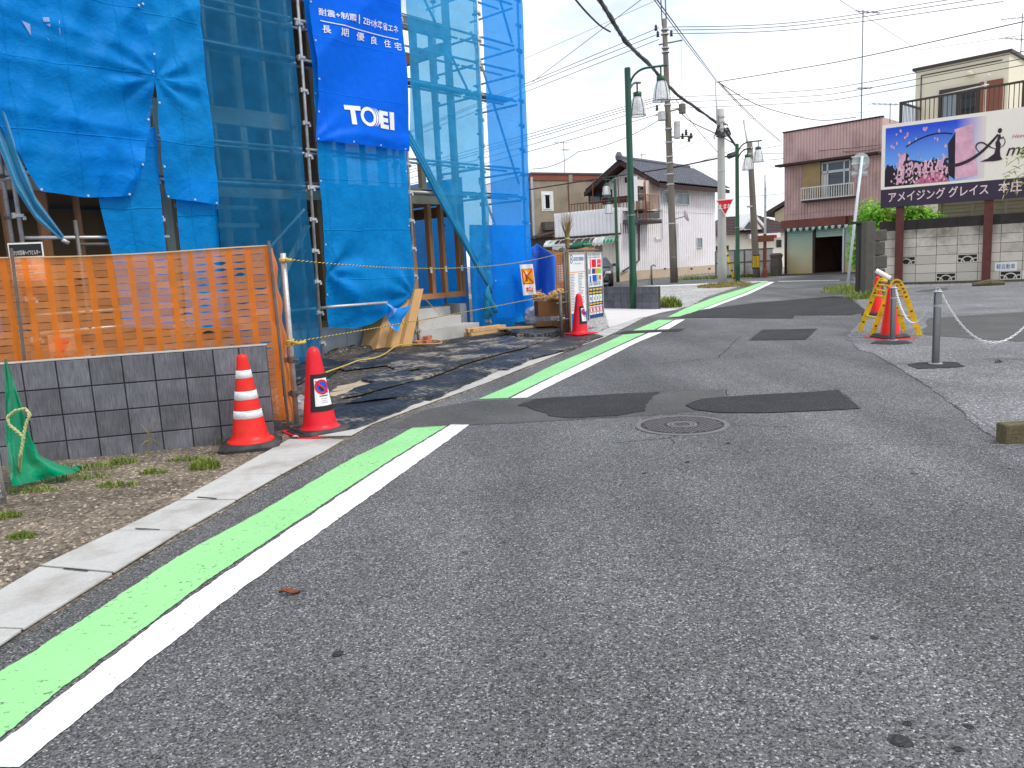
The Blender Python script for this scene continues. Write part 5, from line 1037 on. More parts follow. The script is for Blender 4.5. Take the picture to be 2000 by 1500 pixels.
# ------------------------------------------------------------------ street lamps
def mk_glass(name, col, see=.5, rough=.1):
    m, t, p, out = principled(name); p.inputs['Base Color'].default_value = (*col, 1); p.inputs['Roughness'].default_value = rough
    tp = nd(t, 'ShaderNodeBsdfTransparent'); x = nd(t, 'ShaderNodeMixShader', Fac=see); t.links.new(p.outputs[0], x.inputs[1]); t.links.new(tp.outputs[0], x.inputs[2]); t.links.new(x.outputs[0], out.inputs[0])
mk_glass('lamp_glass', (.9, .9, .9), .38, .2)
mk('window_glass', S(60, 72, 84), .08, .12, 1.2, spec=.6, fine=.02)
mk('window_frost', S(128, 140, 148), .3, .08, 3, spec=.5)
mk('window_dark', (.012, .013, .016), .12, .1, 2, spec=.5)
def lamp(label, foot, top, arms, r=.09, plate=None, k=1.0):
    c = gp(*foot); H = vh(*top, c); L = T('street_lamp', label, 'street lamp', c, 'green street lamps')
    MB().lathe([(r*1.12, 0), (r*1.12, .9), (r, .95), (r*.86, H-.03), (r*.8, H)], c, 16, capb=True).build('post', 'green_post', L, smooth=True)
    MB().lathe([(r*1.15, .0), (r*1.15, .015)], c+Vector((0, 0, 2.4)), 16).build('band', 'galv', L)
    for az, ln, zz, rise in arms:
        d = Vector((math.sin(R(az)), math.cos(R(az)), 0)); p0 = c+Vector((0, 0, zz)); e = .5*k
        P = arc(p0+d*(e+.05), -d*e, Vector((0, 0, e*rise)), 0, math.pi/2, 12)+[p0+d*(ln)+Vector((0, 0, e*rise+.02))]
        m = MB(); m.tube([p0+d*.05-Vector((0, 0, .25))]+P, .03*k, 8); m.build('arm', 'green_post', L, smooth=True)
        q = p0+d*(ln-.16)+Vector((0, 0, e*rise)); s_ = MB(); s_.tube([q, q-Vector((0, 0, .24))], .022, 8); s_.build('stem', 'green_post', L)
        q = q-Vector((0, 0, .36))
        hd = MB().lathe([(.11*k, .0), (.12*k, .02), (.12*k, .12), (.05, .14)], q, 20).build('cap', 'green_post', L, smooth=True)
        n = 40; sh = MB(); prof = [(.125, 0), (.165, -.1), (.2, -.25), (.225, -.42), (.228, -.5)]
        for i in range(len(prof)): prof[i] = (prof[i][0]*k, prof[i][1]*k)
        vs = []
        for (rr, z) in prof:
            for j in range(n): a = 2*math.pi*j/n; f = rr*(1.03 if j % 2 else .97); vs.append(q+Vector((math.cos(a)*f, math.sin(a)*f, z)))
        sh.add(vs, [(i*n+j, i*n+(j+1) % n, (i+1)*n+(j+1) % n, (i+1)*n+j) for i in range(len(prof)-1) for j in range(n)]); g = sh.build('glass_shade', 'lamp_glass', L, smooth=False)
        m = MB(); m.tube(arc(q+Vector((0, 0, -.5*k)), Vector((.23*k, 0, 0)), Vector((0, .23*k, 0)), 0, 6.2832, 24), .009, 5, False)
        for j in range(4): a = j*math.pi/2+.6; m.tube([q+Vector((math.cos(a)*rr*1.03, math.sin(a)*rr*1.03, z)) for rr, z in prof], .008, 5, False)
        m.build('shade_frame', 'green_post', g)
        MB().lathe([(.001, -.34), (.06, -.3), (.07, -.2), (.04, -.08), (.03, 0)], q, 12, capt=False).build('bulb', 'sign_white', g, smooth=True)
    return L, c, H
L1, c1, H1_ = lamp('nearest green double lamp post in front of the small dark block wall', (1238, 603), (1229, 132), ((100, .98, 5.55, .95), (40, .62, 5.35, .85)), .09, k=.92)
m = MB(); q = c1+Vector((.1, -.09, 2.75)); m.box(q.x-.03, q.x+.06, q.y-.01, q.y, q.z, q.z+.62); m.build('number_plate', 'sign_white', L1)
text('本庄市中央通', Fr((c1.x+.085, c1.y-.105), 90), .0, 2.8, 0, .1, 'print_navy', L1, w=.05) if False else None
L2, c2_, H2_ = lamp('green double lamp post behind the concrete pole with the stop sign', (1441, 553), (1438, 281), ((95, 1.05, 5.5, .95), (150, .75, 5.2, .85)), .09)
L3, c3_, H3_ = lamp('farthest green double lamp post in front of the white house', (1207, 551), (1203, 349), ((-60, .7, 5.5, .7), (-140, .9, 4.4, .7)), .09)
# ------------------------------------------------------------------ poles
def pole(name, label, foot, top, r0, r1, mat, cat='utility pole', n=14, topc=None):
    c = gp(*foot); H = vh(*top, c); L = T(name, label, cat, c)
    d = ray(*top); t = (d.x*c.x+d.y*c.y)/(d.x**2+d.y**2); tp = topc or (CAM+d*t)
    tp = Vector((c.x+(tp.x-c.x), c.y, H)); m = MB(); P = [c.lerp(tp, i/8) for i in range(9)]; m.tube(P, [r0+(r1-r0)*i/8 for i in range(9)], n); m.build('shaft', mat, L, smooth=True)
    return L, c, tp
UP, uc, ut = pole('utility_pole', 'tall grey utility pole with transformer in front of the white house', (1317, 552), (1297, 38), .2, .115, 'pole_conc')
def on_up(y):                                        # point of the pole axis seen at picture height y
    f = (552-y)/(552-38.); f0 = max(0, min(1, f)); return uc.lerp(ut, f0)
m = MB()
for y in (58, 66, 92, 100, 186, 200, 246, 272, 300, 312, 334, 354, 432, 500):
    MB().lathe([(.19, -.03), (.19, .03)], on_up(y), 12).build('steel_band', 'galv', UP)
def arm(y, x0, x1, dz=0, mat='galv_dark', r=.035, dy=0.):
    q = on_up(y); k = q.y/FPX; a = q+Vector(((x0-1300)*k, dy, dz)); b = q+Vector(((x1-1300)*k, -dy, -dz)); tubes('cross_arm', [a, b], r, mat, UP, 6); return a, b
arm(82, 1288, 1332, -.08); arm(190, 1280, 1334, .0); arm(262, 1296, 1346, .0); arm(210, 1277, 1330, -.12, 'rust')if False else arm(212, 1277, 1332, -.15)
mk('insul', S(70, 66, 66), .3, .1, 6)
for (x, y) in ((1284, 54), (1312, 66), (1326, 262), (1333, 255), (1338, 268), (1287, 66), (1280, 205), (1290, 190), (1342, 262)):
    q = on_up(y); k = q.y/FPX; q = q+Vector(((x-1300)*k, 0, 0)); MB().lathe([(.03, -.12), (.09, -.1), (.05, -.03), (.09, 0), (.04, .05), (.08, .08), (.03, .16)], q, 10, capb=True).build('insulator', 'insul', UP, smooth=True)
def equip(x, y, wp_, hp_, nm, mat='galv', dy=-.25):
    q = on_up(y); k = q.y/FPX; q = q+Vector(((x-1300)*k, dy, 0)); m = MB(); m.lathe([(wp_*k*.5*.9, -hp_*k/2), (wp_*k/2, -hp_*k/2+.04), (wp_*k/2, hp_*k/2-.05), (wp_*k*.3, hp_*k/2)], q, 14, capb=True); return m.build(nm, mat, UP, smooth=False)
equip(1286, 222, 15, 17, 'switch_box'); equip(1325, 210, 13, 18, 'switch_box', 'galv_dark'); equip(1314, 250, 12, 32, 'transformer'); 
m = MB(); q = on_up(490); m.box(q.x+.15, q.x+.24, q.y-.2, q.y-.12, .75, 2.9); m.build('cable_guard', 'sign_white', UP)
m = MB()
for i in range(18): y = 430-i*16; q = on_up(y); m.tube([q+Vector((.12 if i % 2 else -.12, -.1, 0)), q+Vector((.34 if i % 2 else -.34, -.1, 0))], .012, 5)
m.build('climbing_step', 'galv', UP, kind='stuff')
m = MB(); q = ut; m.tube([q+Vector((-.1, 0, -.3)), q+Vector((-.16, 0, 1.2))], .03, 6); m.tube([q+Vector((.1, 0, -.3)), q+Vector((.05, 0, 1.4))], .03, 6); m.build('top_extension', 'galv_dark', UP)
q = on_up(425); dm = MB(); qq = q+Vector((.55, -.35, .12)); dm.lathe([(.001, 0), (.2, .03), (.3, .1)], (0, 0, 0), 18, capt=False); Mr = Matrix.Translation(qq) @ Matrix.Rotation(R(70), 4, 'Y'); dm.v = [Mr @ v for v in dm.v]; mk('mirror_back', S(214, 190, 206), .5); dm.build('dish', 'mirror_back', UP, smooth=True)
tubes('dish_arm', [q, qq], .02, 'galv_dark', UP)
CPL, cc, ct = pole('concrete_pole', 'pale concrete pole on the grass island carrying the stop sign', (1411, 558), (1407.5, 213), .19, .135, 'pole_pale')
tubes('top_pipe', [ct-Vector((0, 0, 1.1))+Vector((-.15, -.1, 0)), Vector((ct.x-.22, ct.y-.1, vh(1399, 160, ct)))], .035, 'galv', CPL)
m = MB()
for z in (.3, .5, .75, 1.05, 2.4): MB().lathe([(.165, -.03), (.165, .03)], ct-Vector((0, 0, z)), 12).build('steel_band', 'galv', CPL)
m = MB(); q = ct-Vector((0, 0, .75))
for k in range(7): a = k*.9; m.tube(arc(q+Vector((0, -.2, -.05*k)), Vector((.22+.02*k, 0, .05)), Vector((.03, .1, .16)), a, a+4.5, 14), .022, 5)
m.build('cable_coil', 'wire', CPL)
# stop sign
ss = T('stop_sign', 'red inverted triangle stop sign fixed to the pale concrete pole', 'stop sign', Vector((cc.x, cc.y-.25, vh(1413, 423, cc))))
FZ = Fr((cc.x-.02, cc.y-.26), 96); p0, p1, p2 = FZ.px(1398, 391), FZ.px(1433.5, 388), FZ.px(1416.5, 421.5)
def tri(k, o, mat, nm):
    cx, cz = (p0[0]+p1[0]+p2[0])/3, (p0[1]+p1[1]+p2[1])/3; m = MB(); m.prism([FZ.p(cx+(p[0]-cx)*k, o, cz+(p[1]-cz)*k) for p in (p0, p1, p2)], FZ.n*.008); m.build(nm, mat, ss)
tri(1.04, 0, 'sign_white', 'border'); tri(.88, .006, 'red', 'face')
text('止まれ', FZ, (p0[0]+p1[0])/2, p0[1]-.36, .016, .2, 'white', ss, w=.52, bold=.012, align='CENTER')
m = MB(); m.fb(FZ, (p0[0]+p1[0])/2-.2, (p0[0]+p1[0])/2+.2, -.06, -.002, p0[1]-.2, p0[1]-.16); m.build('bracket', 'galv', ss)
# yellow guy wire guard
g0, g1 = gp(1436, 553), None
gt = Vector((g0.x-.5, g0.y+.1, vh(1432, 466, g0))); yg = T('guy_guard', 'yellow striped guy wire guard beside the concrete pole', 'wire guard', g0)
tubes('sleeve', [g0, gt], .05, 'yellow', yg); tubes('wire', [gt, Vector((cc.x+.1, cc.y+.1, 6.2))], .008, 'galv', yg)
m = MB()
for i in range(5): m.tube([g0.lerp(gt, .1+i*.17), g0.lerp(gt, .13+i*.17)], .052, 8)
m.build('stripe', 'black', yg); MB().lathe([(.05, 0), (.06, .05), (.02, .12)], gt, 10).build('cap', 'black', yg)
# leaning pole, steel pole with a small board
LP, lc, lt = pole('leaning_pole', 'dark leaning pole just left of the brown building', (1478, 542), (1463, 278), .19, .13, 'pole_conc')
tubes('top_pipe', [lt-Vector((0, 0, .8)), Vector((lt.x-.3, lt.y, vh(1462, 234, lt)))], .05, 'galv', LP)
m = MB(); q = lc.lerp(lt, .12); m.lathe([(.2, -.35), (.195, .35)], q, 14); m.build('warning_wrap', 'black', LP)
m = MB()
for k in range(4): a = -2.6+k*.5; m.box(-.03, .03, -.005, .005, -.3, .3, M=Matrix.Translation(q+Vector((math.cos(a)*.205, math.sin(a)*.205, 0))) @ Matrix.Rotation(a+math.pi/2, 4, 'Z'))
m.build('wrap_stripe', 'yellow', LP)
m = MB()
for z in (.3, .6, .9, 3.2): MB().lathe([(.17, -.04), (.17, .04)], lt-Vector((0, 0, z)), 12).build('steel_band', 'galv', LP)
mk('rust', S(112, 66, 50), .85, .25, 8, fine=.2)
SP, s0, st = pole('steel_pole', 'thin blue-grey steel pole with a rusty board between the leaning pole and the shop', (1494, 542), (1495, 342), .07, .05, 'galv')
MB().lathe([(.14, 0), (.14, .35), (.08, .5)], s0, 12).build('foot', 'rust', SP); MB().lathe([(.085, .5), (.08, 2.2)], s0, 12, capt=False).build('lower_shaft', 'rust', SP)
q = s0+Vector((0, -.1, vh(1494, 466, s0))); MB().box(q.x-.4, q.x+.4, q.y-.08, q.y, q.z-.16, q.z+.16).build('board', 'rust', SP); MB().box(q.x+.41, q.x+.55, q.y-.06, q.y, q.z-.0, q.z+.16).build('red_box', 'red', SP)
# sign pole on the right (signs seen from behind)
sp = gp(1655, 560); stp = Vector((sp.x+.42, sp.y, vh(1674, 305, sp))); WP = T('sign_pole', 'white tilted sign pole with round sign seen from behind', 'sign pole', sp)
mk('pole_white', S(214, 224, 228), .4, .06, 4); mk('sign_back', S(168, 170, 170), .45, .1, 5, metal=.3)
tubes('shaft', [sp, stp], .045, 'pole_white', WP, 12)
FWP = Fr((sp.x+.4, sp.y+.08), 90); a, z = FWP.px(1681, 316); rr = .29
m = MB(); m.prism([FWP.p(a+math.cos(i*.2244)*rr, .0, z+math.sin(i*.2244)*rr) for i in range(28)], FWP.n*.02); m.build('round_sign', 'sign_back', WP)
a0, z0 = FWP.px(1663, 345); a1, z1 = FWP.px(1694, 333); MB().fb(FWP, a0, a1, 0, .02, z0, z1).build('plate_sign', 'sign_back', WP)
for zz in (z+.16, z-.06, (z0+z1)/2): MB().fb(FWP, a-.32, a+.2, .02, .05, zz-.02, zz+.02).build('bracket', 'galv', WP)
MB().fb(FWP, a+.02, a+.16, .02, .023, z-.12, z-.05).build('sticker', 'sign_white', WP); MB().fb(FWP, a-.05, a+.17, .02, .023, z+.1, z+.16).build('sticker', 'sign_back', WP)
# ------------------------------------------------------------------ old timber gate posts and broken pillar right
mk('old_wood', S(64, 60, 58), .9, .25, 4, .3, 40, stretch=(1, 1, .2)); mk('old_conc', S(98, 94, 88), .95, .2, 4, .4, 30, fine=.2, dirt=S(60, 58, 48), dsc=4, damt=.6)
gA = gp(1680, 577); hA = vh(1680, 437, gA); og = T('gate_post', 'weathered dark timber gate post with little cap by the white sign pole', 'gate post', gA)
MB().box(gA.x-.1, gA.x+.1, gA.y-.1, gA.y+.1, 0, hA).build('post', 'old_wood', og, bevel=.01); MB().box(gA.x-.3, gA.x+.24, gA.y-.16, gA.y+.16, hA, hA+.06).build('cap', 'old_wood', og, bevel=.01)
gB = gp(1695, 580); hB = vh(1695, 433, gB); m = MB(); m.box(gB.x-.14, gB.x+.12, gB.y-.12, gB.y+.14, 0, hB); m.build('stone_post', 'old_conc', loc=gB, label='mossy square stone post between gate post and broken pillar', cat='post', bevel=.015)
gC = gp(1710, 578); bpz = T('broken_pillar', 'crumbling stacked stone pillar left of the block wall', 'pillar', gC)
z = 0
for k, (w_, hh) in enumerate(((.34, .42), (.3, .3), (.38, .34), (.33, .36), (.42, .3))):
    dx = RND.uniform(-.05, .05); m = MB(); m.box(gC.x-w_/2+dx, gC.x+w_/2+dx, gC.y-.15, gC.y+.15, z, z+hh-.012); m.build('stone', 'old_conc', bpz, bevel=.03); z += hh
MB().tube([gp(1704, 582), gp(1704, 582)+Vector((0, 0, 1.05))], .03, 8).build('iron_stake', 'galv_dark', loc=gp(1704, 582), label='thin iron stake in front of the broken pillar', cat='stake')
# ------------------------------------------------------------------ right block wall
def mk_block(name, col, dark, z0, z1):
    m, t, p, out = principled(name); g = nd(t, 'ShaderNodeNewGeometry'); co = g.outputs['Position']
    a = nd(t, 'ShaderNodeTexNoise', Scale=2.2, Detail=8., Roughness=.7); t.links.new(co, a.inputs[0])
    b = nd(t, 'ShaderNodeTexNoise', Scale=40., Detail=3.); t.links.new(co, b.inputs[0])
    sx = nd(t, 'ShaderNodeSeparateXYZ'); t.links.new(co, sx.inputs[0])
    mr = nd(t, 'ShaderNodeMapRange'); t.links.new(sx.outputs[2], mr.inputs[0]); mr.inputs[1].default_value = z0; mr.inputs[2].default_value = z1
    ad = nd(t, 'ShaderNodeMath', operation='MULTIPLY_ADD'); t.links.new(a.outputs[0], ad.inputs[0]); ad.inputs[1].default_value = 1.6; t.links.new(mr.outputs[0], ad.inputs[2])
    m2 = nd(t, 'ShaderNodeMapRange'); t.links.new(ad.outputs[0], m2.inputs[0]); m2.inputs[1].default_value = .95; m2.inputs[2].default_value = 1.75
    oi = nd(t, 'ShaderNodeObjectInfo'); m3 = nd(t, 'ShaderNodeMapRange'); t.links.new(oi.outputs['Random'], m3.inputs[0]); m3.inputs[3].default_value = .86; m3.inputs[4].default_value = 1.12
    m4 = nd(t, 'ShaderNodeMapRange'); t.links.new(b.outputs[0], m4.inputs[0]); m4.inputs[3].default_value = .85; m4.inputs[4].default_value = 1.15
    mu = nd(t, 'ShaderNodeMath', operation='MULTIPLY'); t.links.new(m3.outputs[0], mu.inputs[0]); t.links.new(m4.outputs[0], mu.inputs[1])
    mx_ = nd(t, 'ShaderNodeMix', data_type='RGBA'); t.links.new(m2.outputs[0], mx_.inputs[0]); mx_.inputs[6].default_value = (*col, 1); mx_.inputs[7].default_value = (*dark, 1)
    vm = nd(t, 'ShaderNodeVectorMath', operation='SCALE'); t.links.new(mx_.outputs[2], vm.inputs[0]); t.links.new(mu.outputs[0], vm.inputs['Scale']); t.links.new(vm.outputs[0], p.inputs['Base Color']); p.inputs['Roughness'].default_value = .92
mk_block('wall_block', S(206, 198, 184), S(92, 84, 74), .7, 2.5)
mk('coping', S(58, 54, 52), .95, .25, 5, .4, 40, fine=.2)
rw = T('boundary_wall', 'tall grey concrete block boundary wall under the billboard', 'block wall', FD.p(1, -.2, 0))
OW = -.12; wa0 = FD.px(1717, 500, OW)[0]; rowz = [FD.px(1800, y, OW)[1] for y in (551, 534, 516.5, 499, 481.5, 463.5, 447)]
z_r = [.14+.2*i for i in range(8)]
z_top = FD.px(1800, 428, OW)[1]; rows_n = 6; rh_ = (rowz[6]-rowz[0])/6; zb0 = rowz[0]; bw_ = (FD.px(1953.5, 500, OW)[0]-FD.px(1789, 500, OW)[0])/4; aj = FD.px(1789, 500, OW)[0]
MB().fb(FD, wa0, 7.5, OW-.15, OW-.012, 0, zb0+6*rh_).build('core', 'joint', rw)
MB().fb(FD, wa0-.02, 7.5, OW-.17, OW+.02, -.02, zb0-.004).build('footing', 'old_conc', rw)
def deco_block(a0, a1, z0, z1):
    w_, h_ = a1-a0, z1-z0; m = MB(); t_ = .028; o0, o1 = OW-.02, OW+.002
    for q in ((a0, a1, z0, z0+t_), (a0, a1, z1-t_, z1), (a0, a0+t_, z0+t_, z1-t_), (a1-t_, a1, z0+t_, z1-t_)): m.fb(FD, q[0], q[1], o0, o1, q[2], q[3])
    cx = (a0+a1)/2; zc = z0+t_
    for rx, rz in ((w_*.29, h_*.62),):
        P = arc(FD.p(cx, OW-.01, zc), FD.d*rx, Vector((0, 0, rz)), 0, math.pi, 12); m.tube(P, .024, 4)
    for sg_ in (1, -1): m.tube(arc(FD.p(cx+sg_*(w_/2-t_), OW-.01, zc), -FD.d*sg_*w_*.3, Vector((0, 0, h_*.4)), 0, math.pi/2, 7), .022, 4)
    m.build('screen_block', 'wall_block', rw); b = MB(); b.fb(FD, a0+.01, a1-.01, OW-.011, OW-.0105, z0+.01, z1-.01); b.build('opening', 'black', rw)
deco = {(0, 0): 0}
dpx = [(1772, 510), (1893, 504), (1850, 541), (1976, 538), (2060, 500)]; dset = set()
for x, y in dpx:
    a, z = FD.px(x, y, OW); dset.add((math.floor((a-aj)/bw_), math.floor((z-zb0)/rh_)))
for r_ in range(rows_n):
    for c_ in range(-3, 14):
        a0, a1, z0, z1 = max(wa0, aj+bw_*c_)+.006, aj+bw_*(c_+1)-.006, zb0+rh_*r_+.006, zb0+rh_*(r_+1)-.006
        if a1 < wa0+.05: continue
        if a1 > 7.5: continue
        if (c_, r_) in dset: deco_block(a0, a1, z0, z1)
        else: MB().fb(FD, a0, a1, OW-.02, OW+RND.uniform(-.001, .002), z0, z1).build('block', 'wall_block', rw, bevel=.004)
zc_ = zb0+rh_*rows_n
for c_ in range(7): MB().fb(FD, wa0+1.12*c_+.003, wa0+1.12*(c_+1)-.003, OW-.15, OW+.006, zc_+.004, z_top).build('coping', 'coping', rw, bevel=.008)
# little sign on the wall
a0, z1 = FD.px(1943, 513, OW+.02); a1, z0 = FD.px(1986, 528, OW+.02); ks = T('parking_sign', 'white sign with dark blue Japanese lettering fixed to the block wall', 'sign', FD.p(a0, OW, z0))
MB().fb(FD, a0, a1, OW+.004, OW+.016, z0, z1).build('plate', 'sign_white', ks); text('軽自動車', FD, a0+.05, z0+.05, OW+.016, (z1-z0)*.62, 'print_navy', ks, w=(a1-a0)-.1, bold=.004)
# ------------------------------------------------------------------ billboard
mk('bill_cream', S(252, 242, 226), .5, .03, 1); mk('bill_purple', S(60, 48, 68), .5, .08, 2); mk('post_brown', S(104, 58, 52), .7, .15, 4, fine=.12, dirt=S(70, 40, 38), dsc=5, damt=.5)
bl = T('billboard', 'large roadside billboard with gate picture and lady logo on brown posts', 'billboard', FD.p(0, .0, 0))
ba0, zt_ = FD.px(1723, 245, .06); zb_ = FD.px(1722, 406.5, .06)[1]; ba1 = ba0+7.0; zs_ = FD.px(1722, 371, .06)[1]
for px_, w_ in ((1756, .12), (1928, .12)):
    a = FD.px(px_, 480)[0]; MB().fb(FD, a-w_, a+w_, -.06, .0, 0, zt_-.1).build('post', 'post_brown', bl)
MB().fb(FD, FD.px(1928, 480)[0]+3.1, FD.px(1928, 480)[0]+3.3, -.06, 0, 0, zt_-.1).build('post', 'post_brown', bl)
MB().fb(FD, ba0, ba1, .0, .06, zs_, zt_).build('panel', 'bill_cream', bl); lo = MB(); lo.fb(FD, ba0, ba1, .0, .062, zb_, zs_); lo.build('lower_panel', 'bill_purple', bl)
text('アメイジング グレイス 本庄', FD, ba0+.14, zb_+.17, .063, .32, 'bill_text', bl, w=FD.px(1996, 366, .06)[0]-ba0-.14, bold=.018) if False else None
mk('bill_text', S(246, 214, 214), .5); mk('bill_dark', S(34, 26, 40), .5, .3, 3); mk('bill_pink', S(232, 178, 196), .5, .25, 4); mk('bill_path', S(206, 106, 140), .5, .3, 8); mk('bill_logo', S(54, 36, 48), .5)
xs = FD.px(1996, 366, .06)[0]
text('アメイジング', FD, FD.px(1735, 397, .06)[0], zb_+.16, .063, .33, 'bill_text', bl, w=FD.px(1845, 390, .06)[0]-FD.px(1735, 390, .06)[0], bold=.012)
text('グレイス', FD, FD.px(1852, 390, .06)[0], zb_+.17, .063, .33, 'bill_text', bl, w=FD.px(1930, 380, .06)[0]-FD.px(1852, 390, .06)[0], bold=.012)
text('本庄', FD, FD.px(1949, 380, .06)[0], zb_+.18, .063, .34, 'bill_text', bl, w=xs-FD.px(1949, 380, .06)[0], bold=.012)
# picture print: gradient sky that fades to cream on the right
m_, t_, p_, o_ = principled('bill_sky'); p_.inputs['Roughness'].default_value = .45
pa0 = FD.px(1729, 300, .06)[0]; pa1 = FD.px(1925, 270, .06)[0]; pz1 = zt_-.11; pz0 = zs_+.08
atr = nd(t_, 'ShaderNodeAttribute', attribute_name='uvp'); t_.links.new(atr.outputs['Vector'], (sxyz := nd(t_, 'ShaderNodeSeparateXYZ')).inputs[0])
r1 = nd(t_, 'ShaderNodeValToRGB'); t_.links.new(sxyz.outputs[1], r1.inputs[0]); e = r1.color_ramp.elements
e[0].position = .3; e[0].color = (*S(120, 180, 250), 1); e[1].position = .95; e[1].color = (*S(6, 74, 216), 1)
r2 = nd(t_, 'ShaderNodeValToRGB'); t_.links.new(sxyz.outputs[0], r2.inputs[0]); e = r2.color_ramp.elements; e[0].position = .72; e[0].color = (0, 0, 0, 1); e[1].position = .98; e[1].color = (1, 1, 1, 1); x_ = e.new(.82); x_.color = (.35, .35, .35, 1)
mxn = nd(t_, 'ShaderNodeMix', data_type='RGBA'); t_.links.new(r2.outputs[0], mxn.inputs[0]); t_.links.new(r1.outputs[0], mxn.inputs[6]); mxn.inputs[7].default_value = (*S(240, 220, 214), 1); t_.links.new(mxn.outputs[2], p_.inputs['Base Color'])
pm = MB(); pm.grid(lambda u, v: FD.p(pa0+(pa1-pa0)*u, .062, pz0+(pz1-pz0)*v), 20, 8); po = pm.build('picture_print', 'bill_sky', bl)
at = po.data.attributes.new('uvp', 'FLOAT_VECTOR', 'POINT')
for i in range(len(po.data.vertices)): at.data[i].vector = ((i % 21)/20, (i//21)/8, 0)
PW, PH = pa1-pa0, pz1-pz0
def bp2(pts, mat, k=1, nm='print_shape'): m = MB(); m.poly([FD.p(pa0+PW*u, .062+.0015*k, pz0+PH*v) for u, v in pts]); m.build(nm, mat, bl)
tr_ = [(0, 0)]+[(.0+.22*i/14, .28+.12*abs(noise.noise(Vector((i*.7, 0, 0))))+.06*math.sin(i*.5)) for i in range(15)]+[(.24, .0)]; bp2(tr_, 'bill_dark')
bp2([(.2, 0), (.2, .33), (.26, .42), (.33, .4), (.4, .36), (.48, .38), (.58, .33), (.66, .3), (.66, 0)], 'bill_dark'); bp2([(.3, 0), (.44, .2), (.55, .2), (.68, 0)], 'bill_path', 2)
for (u, v, w_, h_) in ((.27, .1, .03, .26), (.33, .12, .05, .2), (.40, .16, .04, .22), (.47, .18, .03, .16), (.52, .2, .07, .16), (.3, .28, .05, .08), (.58, .22, .05, .2)): bp2([(u, v), (u+w_, v), (u+w_*.9, v+h_), (u+w_*.3, v+h_*1.1)], 'bill_pink', 3)
bp2([(.12, .02), (.15, .5), (.22, .55), (.2, .02)], 'bill_pink', 3); bp2([(.2, .02), (.22, .55), (.25, .5), (.24, .1)], 'bill_dark', 4)
bp2([(.66, .1), (.64, .62), (.72, .82), (.72, .02)], 'bill_dark', 3); bp2([(.72, .02), (.71, .82), (.87, .87), (.94, .06)], 'bill_pink', 4); bp2([(.70, .80), (.70, .84), (.88, .9), (.88, .85)], 'bill_pink', 5)
m = MB(); m.tube([FD.p(pa0+PW*(.22+.46*i/16), .068, pz0+PH*(.56+.25*math.sin(math.pi*(.12+.55*i/16)))) for i in range(17)], .02, 4); m.build('print_shape', 'bill_dark', bl)
for i in range(46):
    u, v = RND.uniform(.05, .62), RND.uniform(.05, .95); r_ = RND.choice([.008, .01, .012, .014, .03 if v < .2 else .012]); th = RND.uniform(0, 3)
    bp2([(u+math.cos(th+a*1.05)*r_*(1 if a % 3 else .6), v+math.sin(th+a*1.05)*r_*3*(.6 if a % 2 else 1)) for a in range(6)], 'bill_pink', 6, 'petal_print')
for mat_, nn_ in (('bill_dark', 70), ('bill_pink', 110), ('bill_text', 60)):
    m = MB()
    for i in range(nn_):
        u = RND.uniform(.1, .66); v = RND.uniform(.02, .42)*(.6+.4*math.sin(u*9)**2); r_ = RND.uniform(.004, .016); o_k = .0725+.0004*RND.random()
        m.add([FD.p(pa0+PW*(u+math.cos(a*1.256+i)*r_*RND.uniform(.5, 1)), o_k, pz0+PH*(v+math.sin(a*1.256+i)*r_*2.4*RND.uniform(.5, 1))) for a in range(5)], [(0, 1, 2, 3, 4)])
    m.build('print_flecks', mat_, bl, kind='stuff')
# logo: swash, loop and a lady in a long gown
la = lambda x, y: FD.px(x, y, .07)
def lg(P, w, nm='logo_stroke', n=6):
    Q = spl([FD.p(la(x, y)[0], .074, la(x, y)[1]) for x, y in P], n); k = len(Q); vs = []
    for i, p in enumerate(Q):
        t = (Q[min(i+1, k-1)]-Q[max(0, i-1)]).normalized(); nn = t.cross(FD.n).normalized(); ww = w*(.35+.65*math.sin(math.pi*(i+.3)/k)); vs += [p-nn*ww, p+nn*ww]
    m = MB(); m.add(vs, [(2*i, 2*i+1, 2*i+3, 2*i+2) for i in range(k-1)]); m.build(nm, 'bill_logo', bl)
lg([(1856, 314), (1849, 310), (1846, 316), (1852, 322), (1870, 322), (1895, 312), (1920, 294), (1945, 268), (1948, 262)], .05); lg([(1912, 297), (1906, 288), (1910, 280), (1920, 279), (1932, 286), (1944, 291)], .022); lg([(1958, 266), (1963, 275), (1960, 284), (1954, 288)], .012)
m = MB(); m.poly([FD.p(la(x, y)[0], .076, la(x, y)[1]) for x, y in ((1950, 263), (1954, 262), (1955, 268), (1952, 275), (1955, 282), (1953, 295), (1954, 305), (1958, 311), (1952, 313), (1940, 315), (1914, 316), (1930, 309), (1942, 300), (1945, 288), (1944, 279), (1948, 272))]); m.build('logo_gown', 'bill_logo', bl)
a, z = la(1953, 255); m = MB(); m.poly([FD.p(a+math.cos(i*.5236)*.055, .076, z+math.sin(i*.5236)*.075) for i in range(12)]); m.build('logo_head', 'bill_logo', bl); lg([(1952, 264), (1956, 270), (1961, 267)], .02)
text('mazing', FD, la(1962, 306)[0], la(1963, 312)[1], .07, .42, 'bill_logo', bl, skew=.3, bold=.01) ; text('Heavenly', FD, la(1975, 272)[0], la(1975, 273)[1], .07, .15, 'bill_path', bl, skew=.35)
